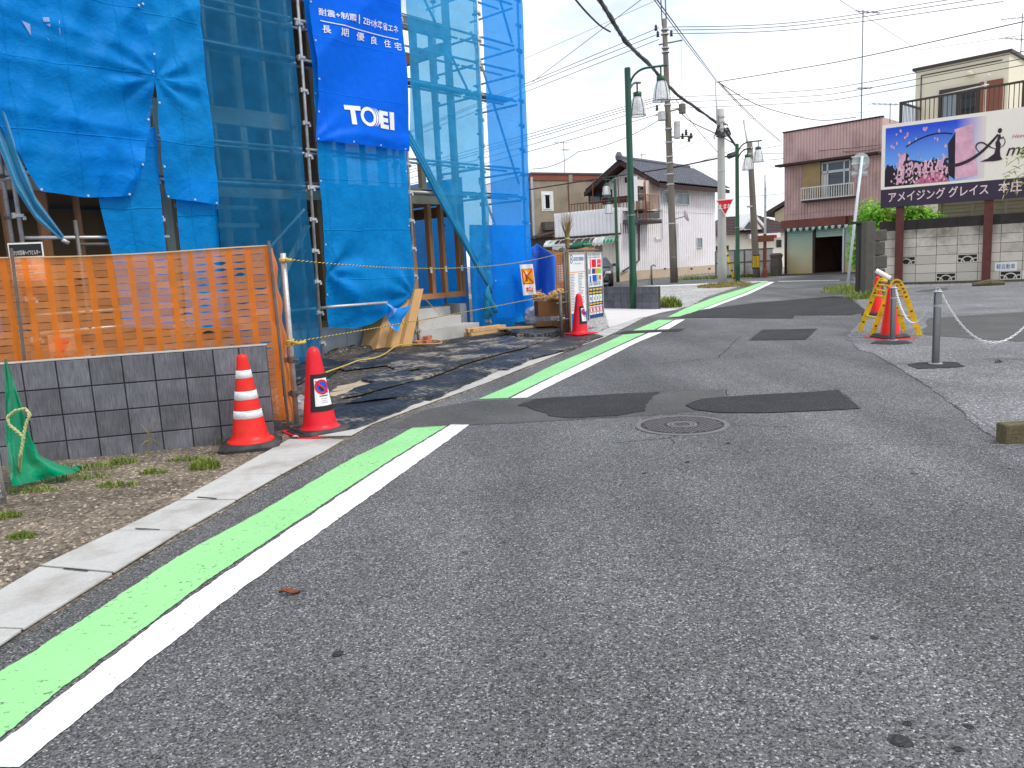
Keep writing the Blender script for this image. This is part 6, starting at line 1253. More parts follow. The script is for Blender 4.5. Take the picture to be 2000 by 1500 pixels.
# ------------------------------------------------------------------ barricade, cones, bollards, chain, kerb on the right
cR1, cR2 = gp(1738, 660), gp(1712, 615)
FP = [(.14, .0), (.14, .02), (.125, .06), (.042, .66), (.036, .695), (.012, .7)]
cone_at(cR1, 'plain orange-red cone right behind the far steel bollard', 'cone_orange', (), .42, .1, prof=FP, flat_base=(.5, .012, 'cone_pink'), bh=.06); cone_at(cR2, 'orange-red cone behind the yellow barricade', 'cone_orange', (), .42, .3, prof=FP, bh=.06)
by = T('barricade', 'yellow arched metal barricade frame standing among the orange cones', 'barricade', gp(1745, 645))
zA = vh(1752, 545, gp(1752, 645)); b1_, b2_ = gp(1703, 657), gp(1796, 656); far = Vector((.35, 1.75, 0))
def arch(off, nm):
    A, B_ = b1_+off, b2_+off; mid = (A+B_)/2; u = (B_-A); zz = zA
    P = [A+Vector((0, 0, .01)), A.lerp(mid, .55)+Vector((0, 0, zz*.66)), A.lerp(mid, .72)+Vector((0, 0, zz*.84)), A.lerp(mid, .88)+Vector((0, 0, zz*.97)), mid+Vector((0, 0, zz)), B_.lerp(mid, .88)+Vector((0, 0, zz*.97)), B_.lerp(mid, .72)+Vector((0, 0, zz*.84)), B_.lerp(mid, .55)+Vector((0, 0, zz*.66)), B_+Vector((0, 0, .01))]
    Q = spl(P, 6); m = MB(); k = len(Q); n = Vector((u.y, -u.x, 0)).normalized()
    vs = []
    for i, p in enumerate(Q):
        t = (Q[min(i+1, k-1)]-Q[max(0, i-1)]).normalized(); s_ = t.cross(n).normalized()
        vs += [p-n*.016-s_*.036, p+n*.016-s_*.036, p+n*.016+s_*.036, p-n*.016+s_*.036]
    m.add(vs, [(i*4+j, i*4+(j+1) % 4, i*4+4+(j+1) % 4, i*4+4+j) for i in range(k-1) for j in range(4)]+[(3, 2, 1, 0), tuple((k-1)*4+j for j in range(4))]); m.build(nm, 'yellow', by)
    return Q
Q1 = arch(Vector((0, 0, 0)), 'arch_frame'); Q2 = arch(far*.40, 'arch_frame')
for i in (3, 7, 11, 15, 19, 23, 25, 29, 33, 37, 41, 45): tubes('rung', [Q1[i], Q2[i]], .017, 'yellow', by)
for i in range(2, len(Q1)-2, 3):
    for Q in (Q1, Q2): 
        p = Q[i]; m = MB(); m.box(p.x-.02, p.x+.02, p.y-.022, p.y-.013, p.z-.012, p.z+.012); m.build('slot', 'rust', by)
tp_ = Q1[24]+Vector((-.06, .25, .06)); MB().tube([tp_+Vector((-.1, .05, .1)), tp_+Vector((.06, -.05, -.02))], .035, 12).build('roller', 'bill_cream', by); MB().lathe([(.05, 0), (.05, .08)], tp_+Vector((.08, -.05, -.12)), 10).build('hinge', 'galv_dark', by)
def bollard(foot, top, label, at=None):
    c = at[0] if at else gp(*foot); H = at[1] if at else vh(*top, c); b = T('bollard', label, 'bollard', c, 'steel bollards')
    MB().lathe([(.07, .009), (.07, .018), (.038, .02)], c, 24, capt=False).build('flange', 'sign_back', b); MB().lathe([(.038, .012), (.038, H-.03), (.036, H-.02)], c, 24).build('tube', 'steel', b, smooth=True)
    MB().lathe([(.0395, 0), (.0395, .025)], c+Vector((0, 0, H*.78)), 24, capt=False).build('ring', 'sign_back', b); MB().lathe([(.055, 0), (.056, .008), (.02, .018)], c+Vector((0, 0, H-.022)), 20, capb=True).build('cap', 'sign_back', b, smooth=True)
    m = MB(); m.tube(arc(c+Vector((.0, 0, H+.01)), Vector((.02, 0, 0)), Vector((0, 0, .02)), 0, 6.28, 10), .005, 5, False); m.build('chain_ring', 'sign_back', b); return c, H
k1, h1 = bollard((1827, 712), (1823, 567), 'nearer steel bollard standing alone with chains on both sides'); k2, h2 = bollard((1743, 666), (1743, 560), 'farther steel bollard in front of the orange cone')
bollard(None, None, 'steel bollard holding the far right end of the white chain', (Vector((k1.x+1.2, k1.y-.08, 0)), h1+.01))
def chain(A, B_, sag, label):
    m = MB(); n = 400; P = [A.lerp(B_, i/n)-Vector((0, 0, sag*4*(i/n)*(1-i/n))) for i in range(n+1)]; d = 0; nxt = 0; idx = 0
    for i in range(1, n+1):
        d += (P[i]-P[i-1]).length
        if d >= nxt:
            t = (P[i]-P[i-1]).normalized(); u = t.cross(Vector((0, 0, 1))).normalized(); v = u.cross(t); s_ = u if idx % 2 else v
            Lk = []
            for a in range(10): th = a*math.pi/5; Lk.append(P[i]+t*math.cos(th)*.019+s_*math.sin(th)*.0095)
            m.tube(Lk+[Lk[0]], .0042, 5, False); nxt = d+.027; idx += 1
    m.build('chain', 'chain', loc=A, kind=None, label=label, cat='chain')
mk('chain', S(232, 232, 232), .35, .1, 10, metal=.2)
chain(k1+Vector((.02, 0, h1)), Vector((k1.x+1.2, k1.y-.08, h1+.02)), .6, 'white chain sagging from nearer bollard to the right picture edge'); chain(k2+Vector((.02, 0, h2)), k1+Vector((-.02, 0, h1)), .42, 'chain sagging between the two steel bollards')
kb = gp(1962, 868); mk('kerb_moss', S(98, 88, 66), .95, .35, 9, .5, 40, fine=.25)
m = MB(); m.box(kb.x, kb.x+.6, kb.y, kb.y+.1, -.02, vh(1962, 830, kb)); m.build('kerb_block', 'kerb_moss', loc=kb, label='mossy concrete parking kerb cut by the right picture edge', cat='kerb', bevel=.012)
c = gp(1950, 709); MB().tube([c+Vector((-.03, 0, .01)), c+Vector((0, .01, .03)), c+Vector((.04, 0, .012))], [.012, .02, .008], 6).build('pebble', 'old_conc', loc=c, label='small dark stone on the parking lot beside the chain', cat='stone')
q = gp(1930, 558); m = MB(); m.tube([q+Vector((-.45, 0, .05)), q+Vector((0, -.05, .09)), q+Vector((.45, 0, .05))], [.05, .1, .06], 8); m.build('footing_stone', 'kerb_moss', loc=q, label='brownish stone at the foot of the right billboard post', cat='stone')
# small dark block wall by the lamp, thin post
FL = Fr(gp(1285, 604), math.degrees(math.atan2(gp(1285, 604).x-gp(1178, 602).x, gp(1285, 604).y-gp(1178, 602).y))); hL = vh(1285, 559, gp(1285, 604))
sw = T('block_wall', 'small dark grey block wall behind the nearest green lamp post', 'block wall', FL.p(-.8, 0, 0)); LL_ = 2.6
MB().fb(FL, -LL_, -.006, -.115, -.008, -.02, hL-.003).build('core', 'joint', sw)
for i in range(10):
    for j in range(3): MB().fb(FL, -.26*(i+1)+.005, -.26*i-.005, -.014, .003, hL/3*j+.004, hL/3*(j+1)-.004).build('block', 'block_rib', sw, bevel=.003)
c = gp(1273, 556); tp = T('tap_post', 'thin rusty stand post with bent top on the gravel', 'post', c); tubes('post', [c, c+Vector((0, 0, vh(1272, 519, c)))], .05, 'galv_dark', tp); H_ = vh(1272, 519, c); m = MB(); m.tube(arc(c+Vector((.1, 0, H_-.1)), Vector((-.1, 0, 0)), Vector((0, 0, .13)), 0, 2.8, 10), .03, 6); m.build('hook', 'galv_dark', tp); m = MB(); m.tube([c+Vector((-.04, 0, .5)), c+Vector((-.2, -.1, 0))], .015, 5); m.build('stay', 'galv_dark', tp)
# ------------------------------------------------------------------ houses
def siding(m, fr, a0, a1, z0, z1, o=0., pitch=.14, depth=.03, rib=.045, mi=0, zf=None):   # upright metal siding as one folded sheet
    n = int((a1-a0)/pitch); prof = []
    for i in range(n+1):
        a = a0+i*(a1-a0)/max(1, n); prof += [(a, o), (min(a1, a+rib*.3), o-depth), (min(a1, a+rib), o-depth), (min(a1, a+rib*1.3), o)] if i < n else [(a1, o)]
    vs = []
    for a, oo in prof: vs += [fr.p(a, oo, z0), fr.p(a, oo, z1 if zf is None else zf(a))]
    m.add(vs, [(2*i, 2*i+2, 2*i+3, 2*i+1) for i in range(len(prof)-1)], mi)
mk('rust_pale', S(160, 120, 104), .8, .2, 4)
mk_net('awn_green_dark', S(52, 92, 76), .0, .3, None, .1, .2) if True else None
mk('siding_white', S(243, 240, 242), .6, .06, .6, fine=.03, dirt=S(214, 200, 186), dsc=.5, damt=.4)
mk('siding_cream', S(228, 216, 204), .65, .08, .7, fine=.04, dirt=S(176, 150, 126), dsc=.6, damt=.5)
mk('siding_brown', S(206, 172, 168), .6, .08, .8, fine=.04, dirt=S(128, 96, 92), dsc=.7, damt=.5)
mk('fascia_brown', S(112, 66, 60), .6, .12, 1.5, fine=.08, dirt=S(150, 90, 64), dsc=1.2, damt=.6)
mk('tile_grey', S(96, 98, 108), .6, .25, 2, fine=.3, fsc=12); mk('eave_brown', S(66, 46, 44), .7, .15, 3)
mk('stucco', S(158, 146, 128), .95, .18, .7, fine=.1, dirt=S(100, 94, 86), dsc=.6, damt=.7); mk('parapet_red', S(142, 82, 64), .85, .1, 2)
mk('alu', S(192, 196, 198), .4, .06, 5, metal=.4)
mk('base_conc', S(196, 178, 156), .9, .12, 1.4)
aC = FC.px(1210, 545)[0]; sR = FC.px(1397, 450)[0]; zE = FC.px(1290, 352)[1]
wh = T('white_house', 'white metal-clad house with grey tiled gable roof across the street', 'house', FC.p(2, -3, 0))
FG1 = Fr(FC.p(-.9, 0, 0), 130); apx, zap = FG1.px(1213, 312); le, zle = FG1.px(1133, 367); zsd = FC.px(1320, 523)[1]
zsd = max(.35, zsd); hw = -apx; W = 2*hw
MB().fb(FC, 0, sR, -W, -.01, -.1, zsd).build('base', 'base_conc', wh); MB().fb(FC, aC, 0, -3.2, -.01, -.1, zsd).build('base', 'base_conc', wh)
m = MB(); zsm = FC.px(1340, 416)[1]; siding(m, FC, aC, sR, zsd, zsm, 0, .26, .07, .09); siding(m, FC, -.02, sR, zsm+.02, zE+.1, .015, .26, .07, .09); m.build('side_wall', 'siding_white', wh)
m = MB(); m.fb(FC, 0, sR, -W, -.12, zsd, zE); m.prism([FC.p(0, -.12, zE), FC.p(0, -W+.02, zE), FC.p(0, -hw, zap-.35)], FC.d*sR); m.build('walls', 'siding_cream', wh)
FF = Fr(FC.p(-.012, 0, 0), 130); m = MB(); siding(m, FF, -W, 0, zE-1.9, zE, 0., .2); 
siding(m, FF, -W, 0, zE+.01, zE, .0, .22, zf=lambda a: zE+max(0, (zap-.35-zE)*(1-abs(a+hw)/hw))); m.build('gable_wall', 'siding_white', wh)
# annex with parapet
FAx = Fr(FC.p(aC, 0, 0), 130); zp = FC.px(1210, 405)[1]; zpl = FAx.px(1150, 459)[1]; axL = FAx.px(1083, 440)[0]
m = MB(); siding(m, FAx, axL, 0, zpl, zp, .0, .26, .07, .09); m.build('parapet', 'siding_white', wh); m = MB(); siding(m, FC, aC, aC+2.3, zsm-.02, zp, .006, .26, .07, .09); m.build('parapet_side', 'siding_white', wh)
MB().fb(FAx, axL, -.02, -2.6, -.16, zpl-.06, zp-.9).build('annex_deck', 'eave_brown', wh)
s_sh = FAx.px(1176, 500)[0]; s_sh0 = FAx.px(1165, 500)[0]
m = MB(); siding(m, FAx, s_sh, 0, zsd, zpl, -.05, .2); m.build('annex_wall', 'siding_cream', wh); MB().fb(FAx, axL, s_sh, -.6, -.15, 0, zpl).build('annex_wall', 'siding_cream', wh)
mk('shutter_brown', S(150, 116, 110), .6, .1, 2)
for i in range(26): MB().fb(FAx, s_sh0-3, s_sh-.05, -.15, -.12+.01*(i % 2), .1+i*.1, .195+i*.1).build('shutter_slat', 'shutter_brown', wh)
MB().fb(FAx, axL-.1, .05, -.2, .12, zpl-.1, zpl-.005).build('eave_board', 'eave_brown', wh)
# torn green awning
mk_net('awn_green', S(0, 150, 104), .0, .3, None, .1, .2); mk_net('awn_white', S(226, 230, 226), .0, .3, None, .1, .3); mk('awn_pipe', S(206, 206, 202), .5)
aw = T('torn_awning', 'torn green and white shop awning on the white house annex', 'awning', FAx.p(-3, .4, zpl-.6)); zA0, zA1 = zpl-.15, FAx.px(1150, 477)[1]
arcs = lambda a: [FAx.p(a, .05+.75*math.sin(t*math.pi/2/8), zA1+(zA0-zA1)*math.cos(t*math.pi/2/8)) for t in range(9)]
n_aw = 9
for i in range(n_aw+1): a = axL-.3+(0.15-axL+.3)*i/n_aw; tubes('rib', arcs(a), .022, 'awn_pipe', aw, 5)
tubes('rail', [FAx.p(axL-.3, .8, zA1), FAx.p(.15, .8, zA1)], .022, 'awn_pipe', aw, 5); tubes('rail', [FAx.p(axL-.3, .62, zA1+.35), FAx.p(.15, .62, zA1+.35)], .018, 'awn_pipe', aw, 5)
def panel(a0, a1, t0, t1, mat, nm='fabric', droop=0.):
    m = MB(); m.grid(lambda u, v: FAx.p(a0+(a1-a0)*u, .06+.76*math.sin((t0+(t1-t0)*v)*math.pi/2)+.02*math.sin(u*20), zA1+(zA0-zA1)*math.cos((t0+(t1-t0)*v)*math.pi/2)-droop*v*(.4+.6*abs(math.sin(u*7)))), 14, 8); m.build(nm, mat, aw, smooth=True)
panel(-.55, .17, 0, 1, 'awn_green'); panel(-1.3, -.55, .3, 1, 'awn_white', droop=.15); panel(-2.7, -1.3, .75, 1.0, 'awn_green', droop=.2); panel(-4.2, -2.7, .8, 1, 'awn_white', droop=.25); panel(axL-.3, axL+.5, 0, 1, 'awn_white'); panel(axL+.0, axL+.35, .2, .7, 'awn_green', droop=-.02); panel(axL+.5, -4.2, .85, 1, 'awn_white', droop=.3)
m = MB(); m.grid(lambda u, v: FAx.p(-3.1+1.2*u, .85+.12*math.sin(v*6.28), zA1-.12+.14*math.cos(v*6.28)), 8, 10); m.build('rolled_fabric', 'green_post', aw, smooth=True)
# roof
def roof_slope(nm, o_r, z_r, o_e, z_e, s0, s1):
    m = MB(); rows = 16; cols = int((s1-s0)/.28); vs = []
    for r in range(rows):
        for e in (0, 1):
            k = (r+e)/rows; o = o_r+(o_e-o_r)*k; z = z_r+(z_e-z_r)*k+(.05 if e else .0)
            for c in range(cols*2+1): vs.append(FC.p(s0+(s1-s0)*c/(cols*2), o, z+(.09 if c % 2 else 0)))
    w_ = cols*2+1; fs = []
    for r in range(rows*2-1):
        for c in range(w_-1): fs.append((r*w_+c, r*w_+c+1, (r+1)*w_+c+1, (r+1)*w_+c))
    m.add(vs, fs); m.build(nm, 'tile_grey', wh)
ovh = .75; sl = (zap-zE-.18)/hw
roof_slope('roof_tiles', -hw, zap, ovh, zap-sl*(hw+ovh), -1.1, sR+.9); roof_slope('roof_tiles', -hw, zap, -W-ovh, zap-sl*(hw+ovh), -1.1, sR+.9)
MB().tube([FC.p(-1.15+i*.5, -hw, zap+.12) for i in range(int((sR+2)/.5))], .13, 8).build('ridge', 'tile_grey', wh); MB().lathe([(.2, -.15), (.24, .1), (.12, .35)], FC.p(-1.15, -hw, zap+.1), 10).build('ridge_end', 'tile_grey', wh)
for sgn, e in ((1, ovh), (-1, -W-ovh)):
    z_e = zap-sl*(hw+ovh); m = MB(); m.fb(FC, -1.05, sR+.8, e-.12 if sgn > 0 else e, e if sgn > 0 else e+.12, z_e-.28, z_e-.04); m.build('eave', 'eave_brown', wh)
    m = MB(); q = [FC.p(-1.08, -hw, zap-.02), FC.p(-1.08, e, z_e-.05), FC.p(-1.08, e, z_e-.33), FC.p(-1.08, -hw, zap-.32)]; m.prism(q, FC.d*.08); m.build('barge_board', 'eave_brown', wh)
    m = MB(); m.prism([FC.p(-1.0, -hw, zap-.1), FC.p(-1.0, e, z_e-.12), FC.p(-1.0, e, z_e-.16), FC.p(-1.0, -hw, zap-.16)], FC.d*(sR+1.8)); m.build('soffit', 'eave_brown', wh)
MB().fb(FF, -hw-.3, -hw+.3, 0, .03, zap-1.35, zap-1.0).build('gable_vent', 'eave_brown', wh)
# side windows
def win(fr, par, pts, o=.0, mat='window_frost', split=True, fm='alu', mid=True):
    (x0, y0), (x1, y1) = pts; a0, z1 = fr.px(x0, y0, o); a1, z0 = fr.px(x1, y1, o); z0, z1 = min(z0, z1), max(z0, z1)
    f = MB(); t = .06
    for q in ((a0-t, a1+t, z1, z1+t), (a0-t, a1+t, z0-t, z0), (a0-t, a0, z0, z1), (a1, a1+t, z0, z1)): f.fb(fr, q[0], q[1], o-.03, o+.06, q[2], q[3])
    if mid: f.fb(fr, (a0+a1)/2-.03, (a0+a1)/2+.03, o-.03, o+.04, z0, z1)
    fo = f.build('window_frame', fm, par); MB().fb(fr, a0, a1, o-.03, o+.012, z0, z1).build('pane', mat, fo); return a0, a1, z0, z1
win(FC, wh, ((1292.5, 376), (1303, 396)), mid=False, o=.015); win(FC, wh, ((1320, 378), (1344, 399.5)), o=.015); win(FC, wh, ((1361, 466), (1370, 483)), mid=True)
# balcony side: recess with door, rail, air conditioner, little tiled hood and pipes
mk('recess', S(150, 128, 112), .8, .12, 2)
def fcb(nm, x0, y0, x1, y1, o0, o1, mat, par=None):
    a0, z1 = FC.px(x0, y0, o1); a1, z0 = FC.px(x1, y1, o1); return MB().fb(FC, min(a0, a1), max(a0, a1), o0, o1, min(z0, z1), max(z0, z1)).build(nm, mat, par or wh)
fcb('recess_wall', 1240, 350, 1286, 412, -.4, .03, 'siding_cream'); fcb('door', 1245, 363, 1262, 412, 0, .05, 'eave_brown'); fcb('door_glass', 1247, 365, 1256, 386, .05, .07, 'window_dark'); fcb('door_glass', 1247, 390, 1256, 410, .05, .07, 'window_glass')
rl = MB(); fx = lambda x, y: FC.px(x, y, .9)
for i in range(13): a = fx(1262, 380)[0]+(fx(1287, 382)[0]-fx(1262, 380)[0])*i/12; rl.tube([FC.p(a, .9, fx(1265, 408)[1]), FC.p(a, .9, fx(1265, 381)[1])], .018, 4)
rl.tube([FC.p(fx(1242, 380)[0], .9, fx(1265, 380)[1]), FC.p(fx(1287, 382)[0], .9, fx(1265, 380)[1])], .03, 5)
for x in (1244, 1258, 1287): rl.tube([FC.p(fx(x, 380)[0], .9, fx(1265, 426)[1]), FC.p(fx(x, 380)[0], .9, fx(1265, 356 if x < 1280 else 381)[1])], .03, 5)
rl.build('balcony_rail', 'rust_pale', wh) if 'rust_pale' in M else None
acx = MB(); a0, z1 = FC.px(1258, 392, .7); a1, z0 = FC.px(1277, 409, .7); ac = T('air_conditioner', 'outdoor air conditioner unit on the white house balcony', 'air conditioner', FC.p(a0, .7, z0)); MB().fb(FC, a0, a1, .3, .7, z0, z1).build('case', 'base_conc', ac, bevel=.03)
qc = FC.p(a0+(a1-a0)*.38, .71, (z0+z1)/2); rr = (z1-z0)*.4; m = MB(); m.prism([qc+FC.d*math.cos(i*.35)*rr+Vector((0, 0, math.sin(i*.35)*rr)) for i in range(18)], FC.n*.01); m.build('fan_grille', 'eave_brown', ac); m = MB()
for k in (1, .75, .5, .25): m.tube(arc(qc+FC.n*.02, FC.d*rr*k, Vector((0, 0, rr*k)), 0, 6.29, 20), .012, 4, False)
m.build('fan_ring', 'awn_pipe', ac)
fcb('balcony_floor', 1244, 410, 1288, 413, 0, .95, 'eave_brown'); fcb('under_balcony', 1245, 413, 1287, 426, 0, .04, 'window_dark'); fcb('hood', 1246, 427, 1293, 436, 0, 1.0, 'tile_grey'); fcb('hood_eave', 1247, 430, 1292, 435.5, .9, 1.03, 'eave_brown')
P = [FC.p(*[FC.px(x, y, .12)[0], .12, FC.px(x, y, .12)[1]]) for x, y in ((1256, 436), (1248, 439), (1248, 509), (1240, 515), (1216, 530))]; MB().tube(P, .05, 6).build('downpipe', 'eave_brown', wh)
P = [FC.p(FC.px(x, y, .08)[0], .08, FC.px(x, y, .08)[1]) for x, y in ((1285, 409), (1293, 408), (1294, 466), (1281, 468), (1279, 462))]; MB().tube(P, .035, 6).build('pipe', 'awn_pipe', wh)
for x in (1299, 1351, 1386): fcb('vent', x-2, 523.5, x+2, 526, 0, .012, 'window_dark')
# front upper floor: dark windows, rail
win(FF, wh, ((1152, 397), (1194, 372)), .01, 'window_glass', fm='eave_brown'); MB().fb(FF, -W, -.1, .01, .06, zE-1.15, zE-.75).build('storm_band', 'eave_brown', wh)
m = MB(); zr0 = zp-.85
for i in range(26): m.tube([FAx.p(axL+.5+i*.22, -1.2, zp-.9), FAx.p(axL+.5+i*.22, -1.2, zp+.55)], .02, 4)
m.tube([FAx.p(axL+.4, -1.2, zp+.55), FAx.p(-.1, -1.2, zp+.55)], .03, 5)
for i in range(4): m.tube([FAx.p(axL+.5+i*1.8, -.9, zp-.9), FAx.p(axL+.5+i*1.8, -.9, zE-.1)], .035, 5)
m.build('balcony_frame', 'rust', wh)
# ------------------------------------------------------------------ stained grey building
PX = pd(1100, 550, 54); FH = Fr((PX.x, PX.y), 62); gb = T('grey_building', 'stained grey plastered building with one small window left of the white house', 'building', FH.p(0, -3, 0))
zt_ = FH.px(1100, 341)[1]; zpz = FH.px(1100, 352.5)[1]; a0, a1 = FH.px(1043, 400)[0]-.1, FH.px(1170, 400)[0]+2
MB().fb(FH, a0, a1, -7, 0, 0, zpz).build('walls', 'stucco', gb); MB().fb(FH, a0, a1, -7, .06, zpz+.003, zt_).build('parapet', 'parapet_red', gb); MB().fb(FH, a0-.05, a1, -7, .12, zt_+.002, zt_+.12).build('coping', 'old_conc', gb)
win(FH, gb, ((1061, 381), (1076, 407)), .0, 'window_dark', fm='white', mid=False); f_ = MB(); aw0, aw1, z0, z1 = FH.px(1057, 380)[0], FH.px(1080, 380)[0], FH.px(1068, 410)[1], FH.px(1068, 376)[1]
for q in ((aw0, aw1, z1-.12, z1+.08), (aw0, aw1, z0-.08, z0+.1), (aw0, aw0+.3, z0+.1, z1-.12), (aw1-.3, aw1, z0+.1, z1-.12)): f_.fb(FH, q[0], q[1], 0, .025, q[2], q[3])
f_.build('white_surround', 'white', gb); MB().fb(FH, FH.px(1115, 400)[0]-.15, FH.px(1115, 400)[0]+.15, 0, .1, 0, zt_).build('pilaster', 'stucco', gb)
MB().fb(FH, a0+.6, FH.px(1084, 440)[0], .0, .5, FH.px(1065, 450)[1], FH.px(1065, 434)[1]).build('ledge', 'old_conc', gb); MB().fb(FH, a0-.75, a0-.1, -6, -.3, 0, zpz+.3).build('side_wing', 'siding_white', gb)
MB().tube([FH.p(a0-.05, .1, 0), FH.p(a0-.05, .1, zpz+.2)], .08, 8).build('downpipe', 'alu', gb)
m = MB(); q0, q1 = FH.px(1050, 461, 2), FH.px(1085, 447, 2); m.hexa([FH.p(q0[0], .5, q0[1]-.1), FH.p(q1[0]+1, .5, q1[1]-.1), FH.p(q1[0]+1, 2.5, q1[1]-.1), FH.p(q0[0], 2.5, q0[1]-.1), FH.p(q0[0], .5, q0[1]), FH.p(q1[0]+1, .5, q1[1]), FH.p(q1[0]+1, 2.5, q1[1]), FH.p(q0[0], 2.5, q0[1])]); m.build('lean_to_roof', 'eave_brown', gb); MB().fb(FH, q0[0]+.3, q1[0]+1, .3, 2.3, 0, q0[1]-.1).build('lean_to', 'old_wood', gb)
# ------------------------------------------------------------------ brown shop
bs = T('brown_shop', 'brown metal-clad two-storey shop with roller shutters at the junction', 'shop', FA.p(0, -2, 0))
sa = lambda x, y=450, o=0.: FA.px(x, y, o)[0]
zz = lambda x, y, o=0.: FA.px(x, y, o)[1]
L_, R_ = sa(1532, 400), sa(1722, 400); ztop = zz(1532, 261); zev = zz(1532, 324); zfa = zz(1531, 431.4); zfb = zz(1531, 447)
MB().fb(FA, L_+.02, R_-.02, -8, -.06, 0, zev).build('walls', 'siding_brown', bs) if False else None
m = MB(); m.fb(FA, L_+.02, R_-.02, -8, -.06, zfb, ztop-.05); m.build('body', 'siding_brown', bs)
m = MB(); m.fb(FA, L_+.02, L_+.14, -8, -.06, 0, zfb-.002); m.fb(FA, R_-.14, R_-.02, -8, -.06, 0, zfb-.002); m.fb(FA, L_+.14, R_-.14, -8, -7.9, 0, zfb-.002); m.build('ground_floor_walls', 'siding_brown', bs)
m = MB(); siding(m, FA, L_, R_, zev+.05, ztop, .15, .15); m.add([FA.p(L_, .15, zev), FA.p(L_, -8, zev), FA.p(L_, -8, ztop), FA.p(L_, .15, ztop), FA.p(R_, .15, zev), FA.p(R_, -8, zev), FA.p(R_, -8, ztop), FA.p(R_, .15, ztop)], [(1, 0, 3, 2), (4, 5, 6, 7), (3, 7, 6, 2)]); m.build('parapet', 'siding_brown', bs)
MB().fb(FA, L_-.03, R_+.03, -.02, .2, ztop+.002, ztop+.07).build('parapet_cap', 'eave_brown', bs); MB().fb(FA, L_-.25, R_, -.05, .6, zev-.06, zev+.04).build('eave', 'eave_brown', bs)
m = MB(); siding(m, FA, L_, R_, zz(1531, 420), zev-.06, .0, .15); m.build('upper_siding', 'siding_brown', bs); m = MB(); siding(m, FA, L_, R_, zfa, zz(1531, 420)-.02, .02, .15); m.build('lower_siding', 'siding_brown', bs)
MB().fb(FA, L_-.08, sa(1655), -.03, .25, zfb, zfa-.003).build('fascia', 'fascia_brown', bs); MB().fb(FA, sa(1655)+.004, R_, -.03, .05, zfb, zfa-.003).build('fascia', 'fascia_brown', bs)
mk('amado', S(172, 146, 106), .7, .12, 3, fine=.1)
ax0, ax1 = sa(1570, 350), sa(1604, 350); az0, az1 = zz(1587, 390), zz(1587, 318)
MB().fb(FA, ax0, ax1, .0, .12, az0, az1).build('storm_shutter_box', 'amado', bs)
for i in range(18): MB().fb(FA, ax0+.02, ax1-.02, .12, .135, az0+(az1-az0)*(i/18)*.75+.01, az0+(az1-az0)*((i+.7)/18)*.75).build('shutter_slat', 'amado', bs)
wx0, wx1, wz0, wz1 = sa(1606, 350), sa(1662, 350), zz(1607, 390), zz(1607, 318); zmid = zz(1607, 337)
MB().fb(FA, wx0, wx1, .0, .03, wz0, wz1).build('window_pane', 'window_glass', bs)
for q in ((wx0, wx1, wz1-.06, wz1), (wx0, wx1, wz0, wz0+.08), (wx0, wx1, zmid-.07, zmid+.05), (wx0, wx0+.06, wz0, wz1), (wx1-.06, wx1, wz0, wz1), (sa(1614.5), sa(1614.5)+.09, wz0, wz1), (sa(1647), sa(1647)+.07, wz0, wz1)): MB().fb(FA, q[0], q[1], .025, .09, q[2], q[3]).build('window_bar', 'alu', bs)
MB().fb(FA, sa(1607), sa(1613), .032, .036, wz0+.1, zmid-.1).build('curtain', 'siding_cream', bs)
rx0, rx1 = sa(1565, 380, .5), sa(1667, 375, .5); rz0, rz1 = zz(1566, 391, .5), zz(1566, 368, .5)
for i in range(23): MB().fb(FA, rx0+(rx1-rx0)*i/22-.02, rx0+(rx1-rx0)*i/22+.02, .47, .51, rz0, rz1).build('rail_bar', 'awn_pipe', bs)
for z in (rz0, rz1): MB().fb(FA, rx0-.03, rx1+.03, .46, .52, z-.03, z+.03).build('rail', 'awn_pipe', bs)
for a in (rx0, rx1): MB().fb(FA, a-.02, a+.02, 0, .46, rz1-.03, rz1+.02).build('rail', 'awn_pipe', bs)
MB().fb(FA, rx0, rx1, .0, .5, rz0-.12, rz0-.035).build('window_ledge', 'eave_brown', bs)
def mk_shutter(name):
    m, t, p, out = principled(name); g = nd(t, 'ShaderNodeNewGeometry'); sx = nd(t, 'ShaderNodeSeparateXYZ'); t.links.new(g.outputs['Position'], sx.inputs[0])
    n = nd(t, 'ShaderNodeTexNoise', Scale=1.2, Detail=6.); t.links.new(g.outputs['Position'], n.inputs[0]); ad = nd(t, 'ShaderNodeMath', operation='MULTIPLY_ADD'); t.links.new(n.outputs[0], ad.inputs[0]); ad.inputs[1].default_value = 1.0; t.links.new(sx.outputs[2], ad.inputs[2])
    r = nd(t, 'ShaderNodeValToRGB'); mr = nd(t, 'ShaderNodeMapRange'); t.links.new(ad.outputs[0], mr.inputs[0]); mr.inputs[1].default_value = .5; mr.inputs[2].default_value = 2.9; t.links.new(mr.outputs[0], r.inputs[0])
    e = r.color_ramp.elements; e[0].color = (*S(190, 162, 112), 1); e[1].color = (*S(140, 178, 170), 1); x = e.new(.45); x.color = (*S(190, 192, 160), 1); t.links.new(r.outputs[0], p.inputs['Base Color']); p.inputs['Roughness'].default_value = .55
mk_shutter('shutter_faded')                          # paint faded and rusted towards the ground: a stain, not shade
def shutter(x0, x1, z0, z1, nm='shutter_slat', o=-.02):
    n = int((z1-z0)/.085)
    for i in range(n): m = MB(); za, zb = z0+(z1-z0)*i/n, z0+(z1-z0)*(i+1)/n; m.hexa([FA.p(x0, o+.02, za), FA.p(x1, o+.02, za), FA.p(x1, o-.03, za), FA.p(x0, o-.03, za), FA.p(x0, o, zb-.006), FA.p(x1, o, zb-.006), FA.p(x1, o-.03, zb-.006), FA.p(x0, o-.03, zb-.006)]); m.build(nm, 'shutter_faded', bs)
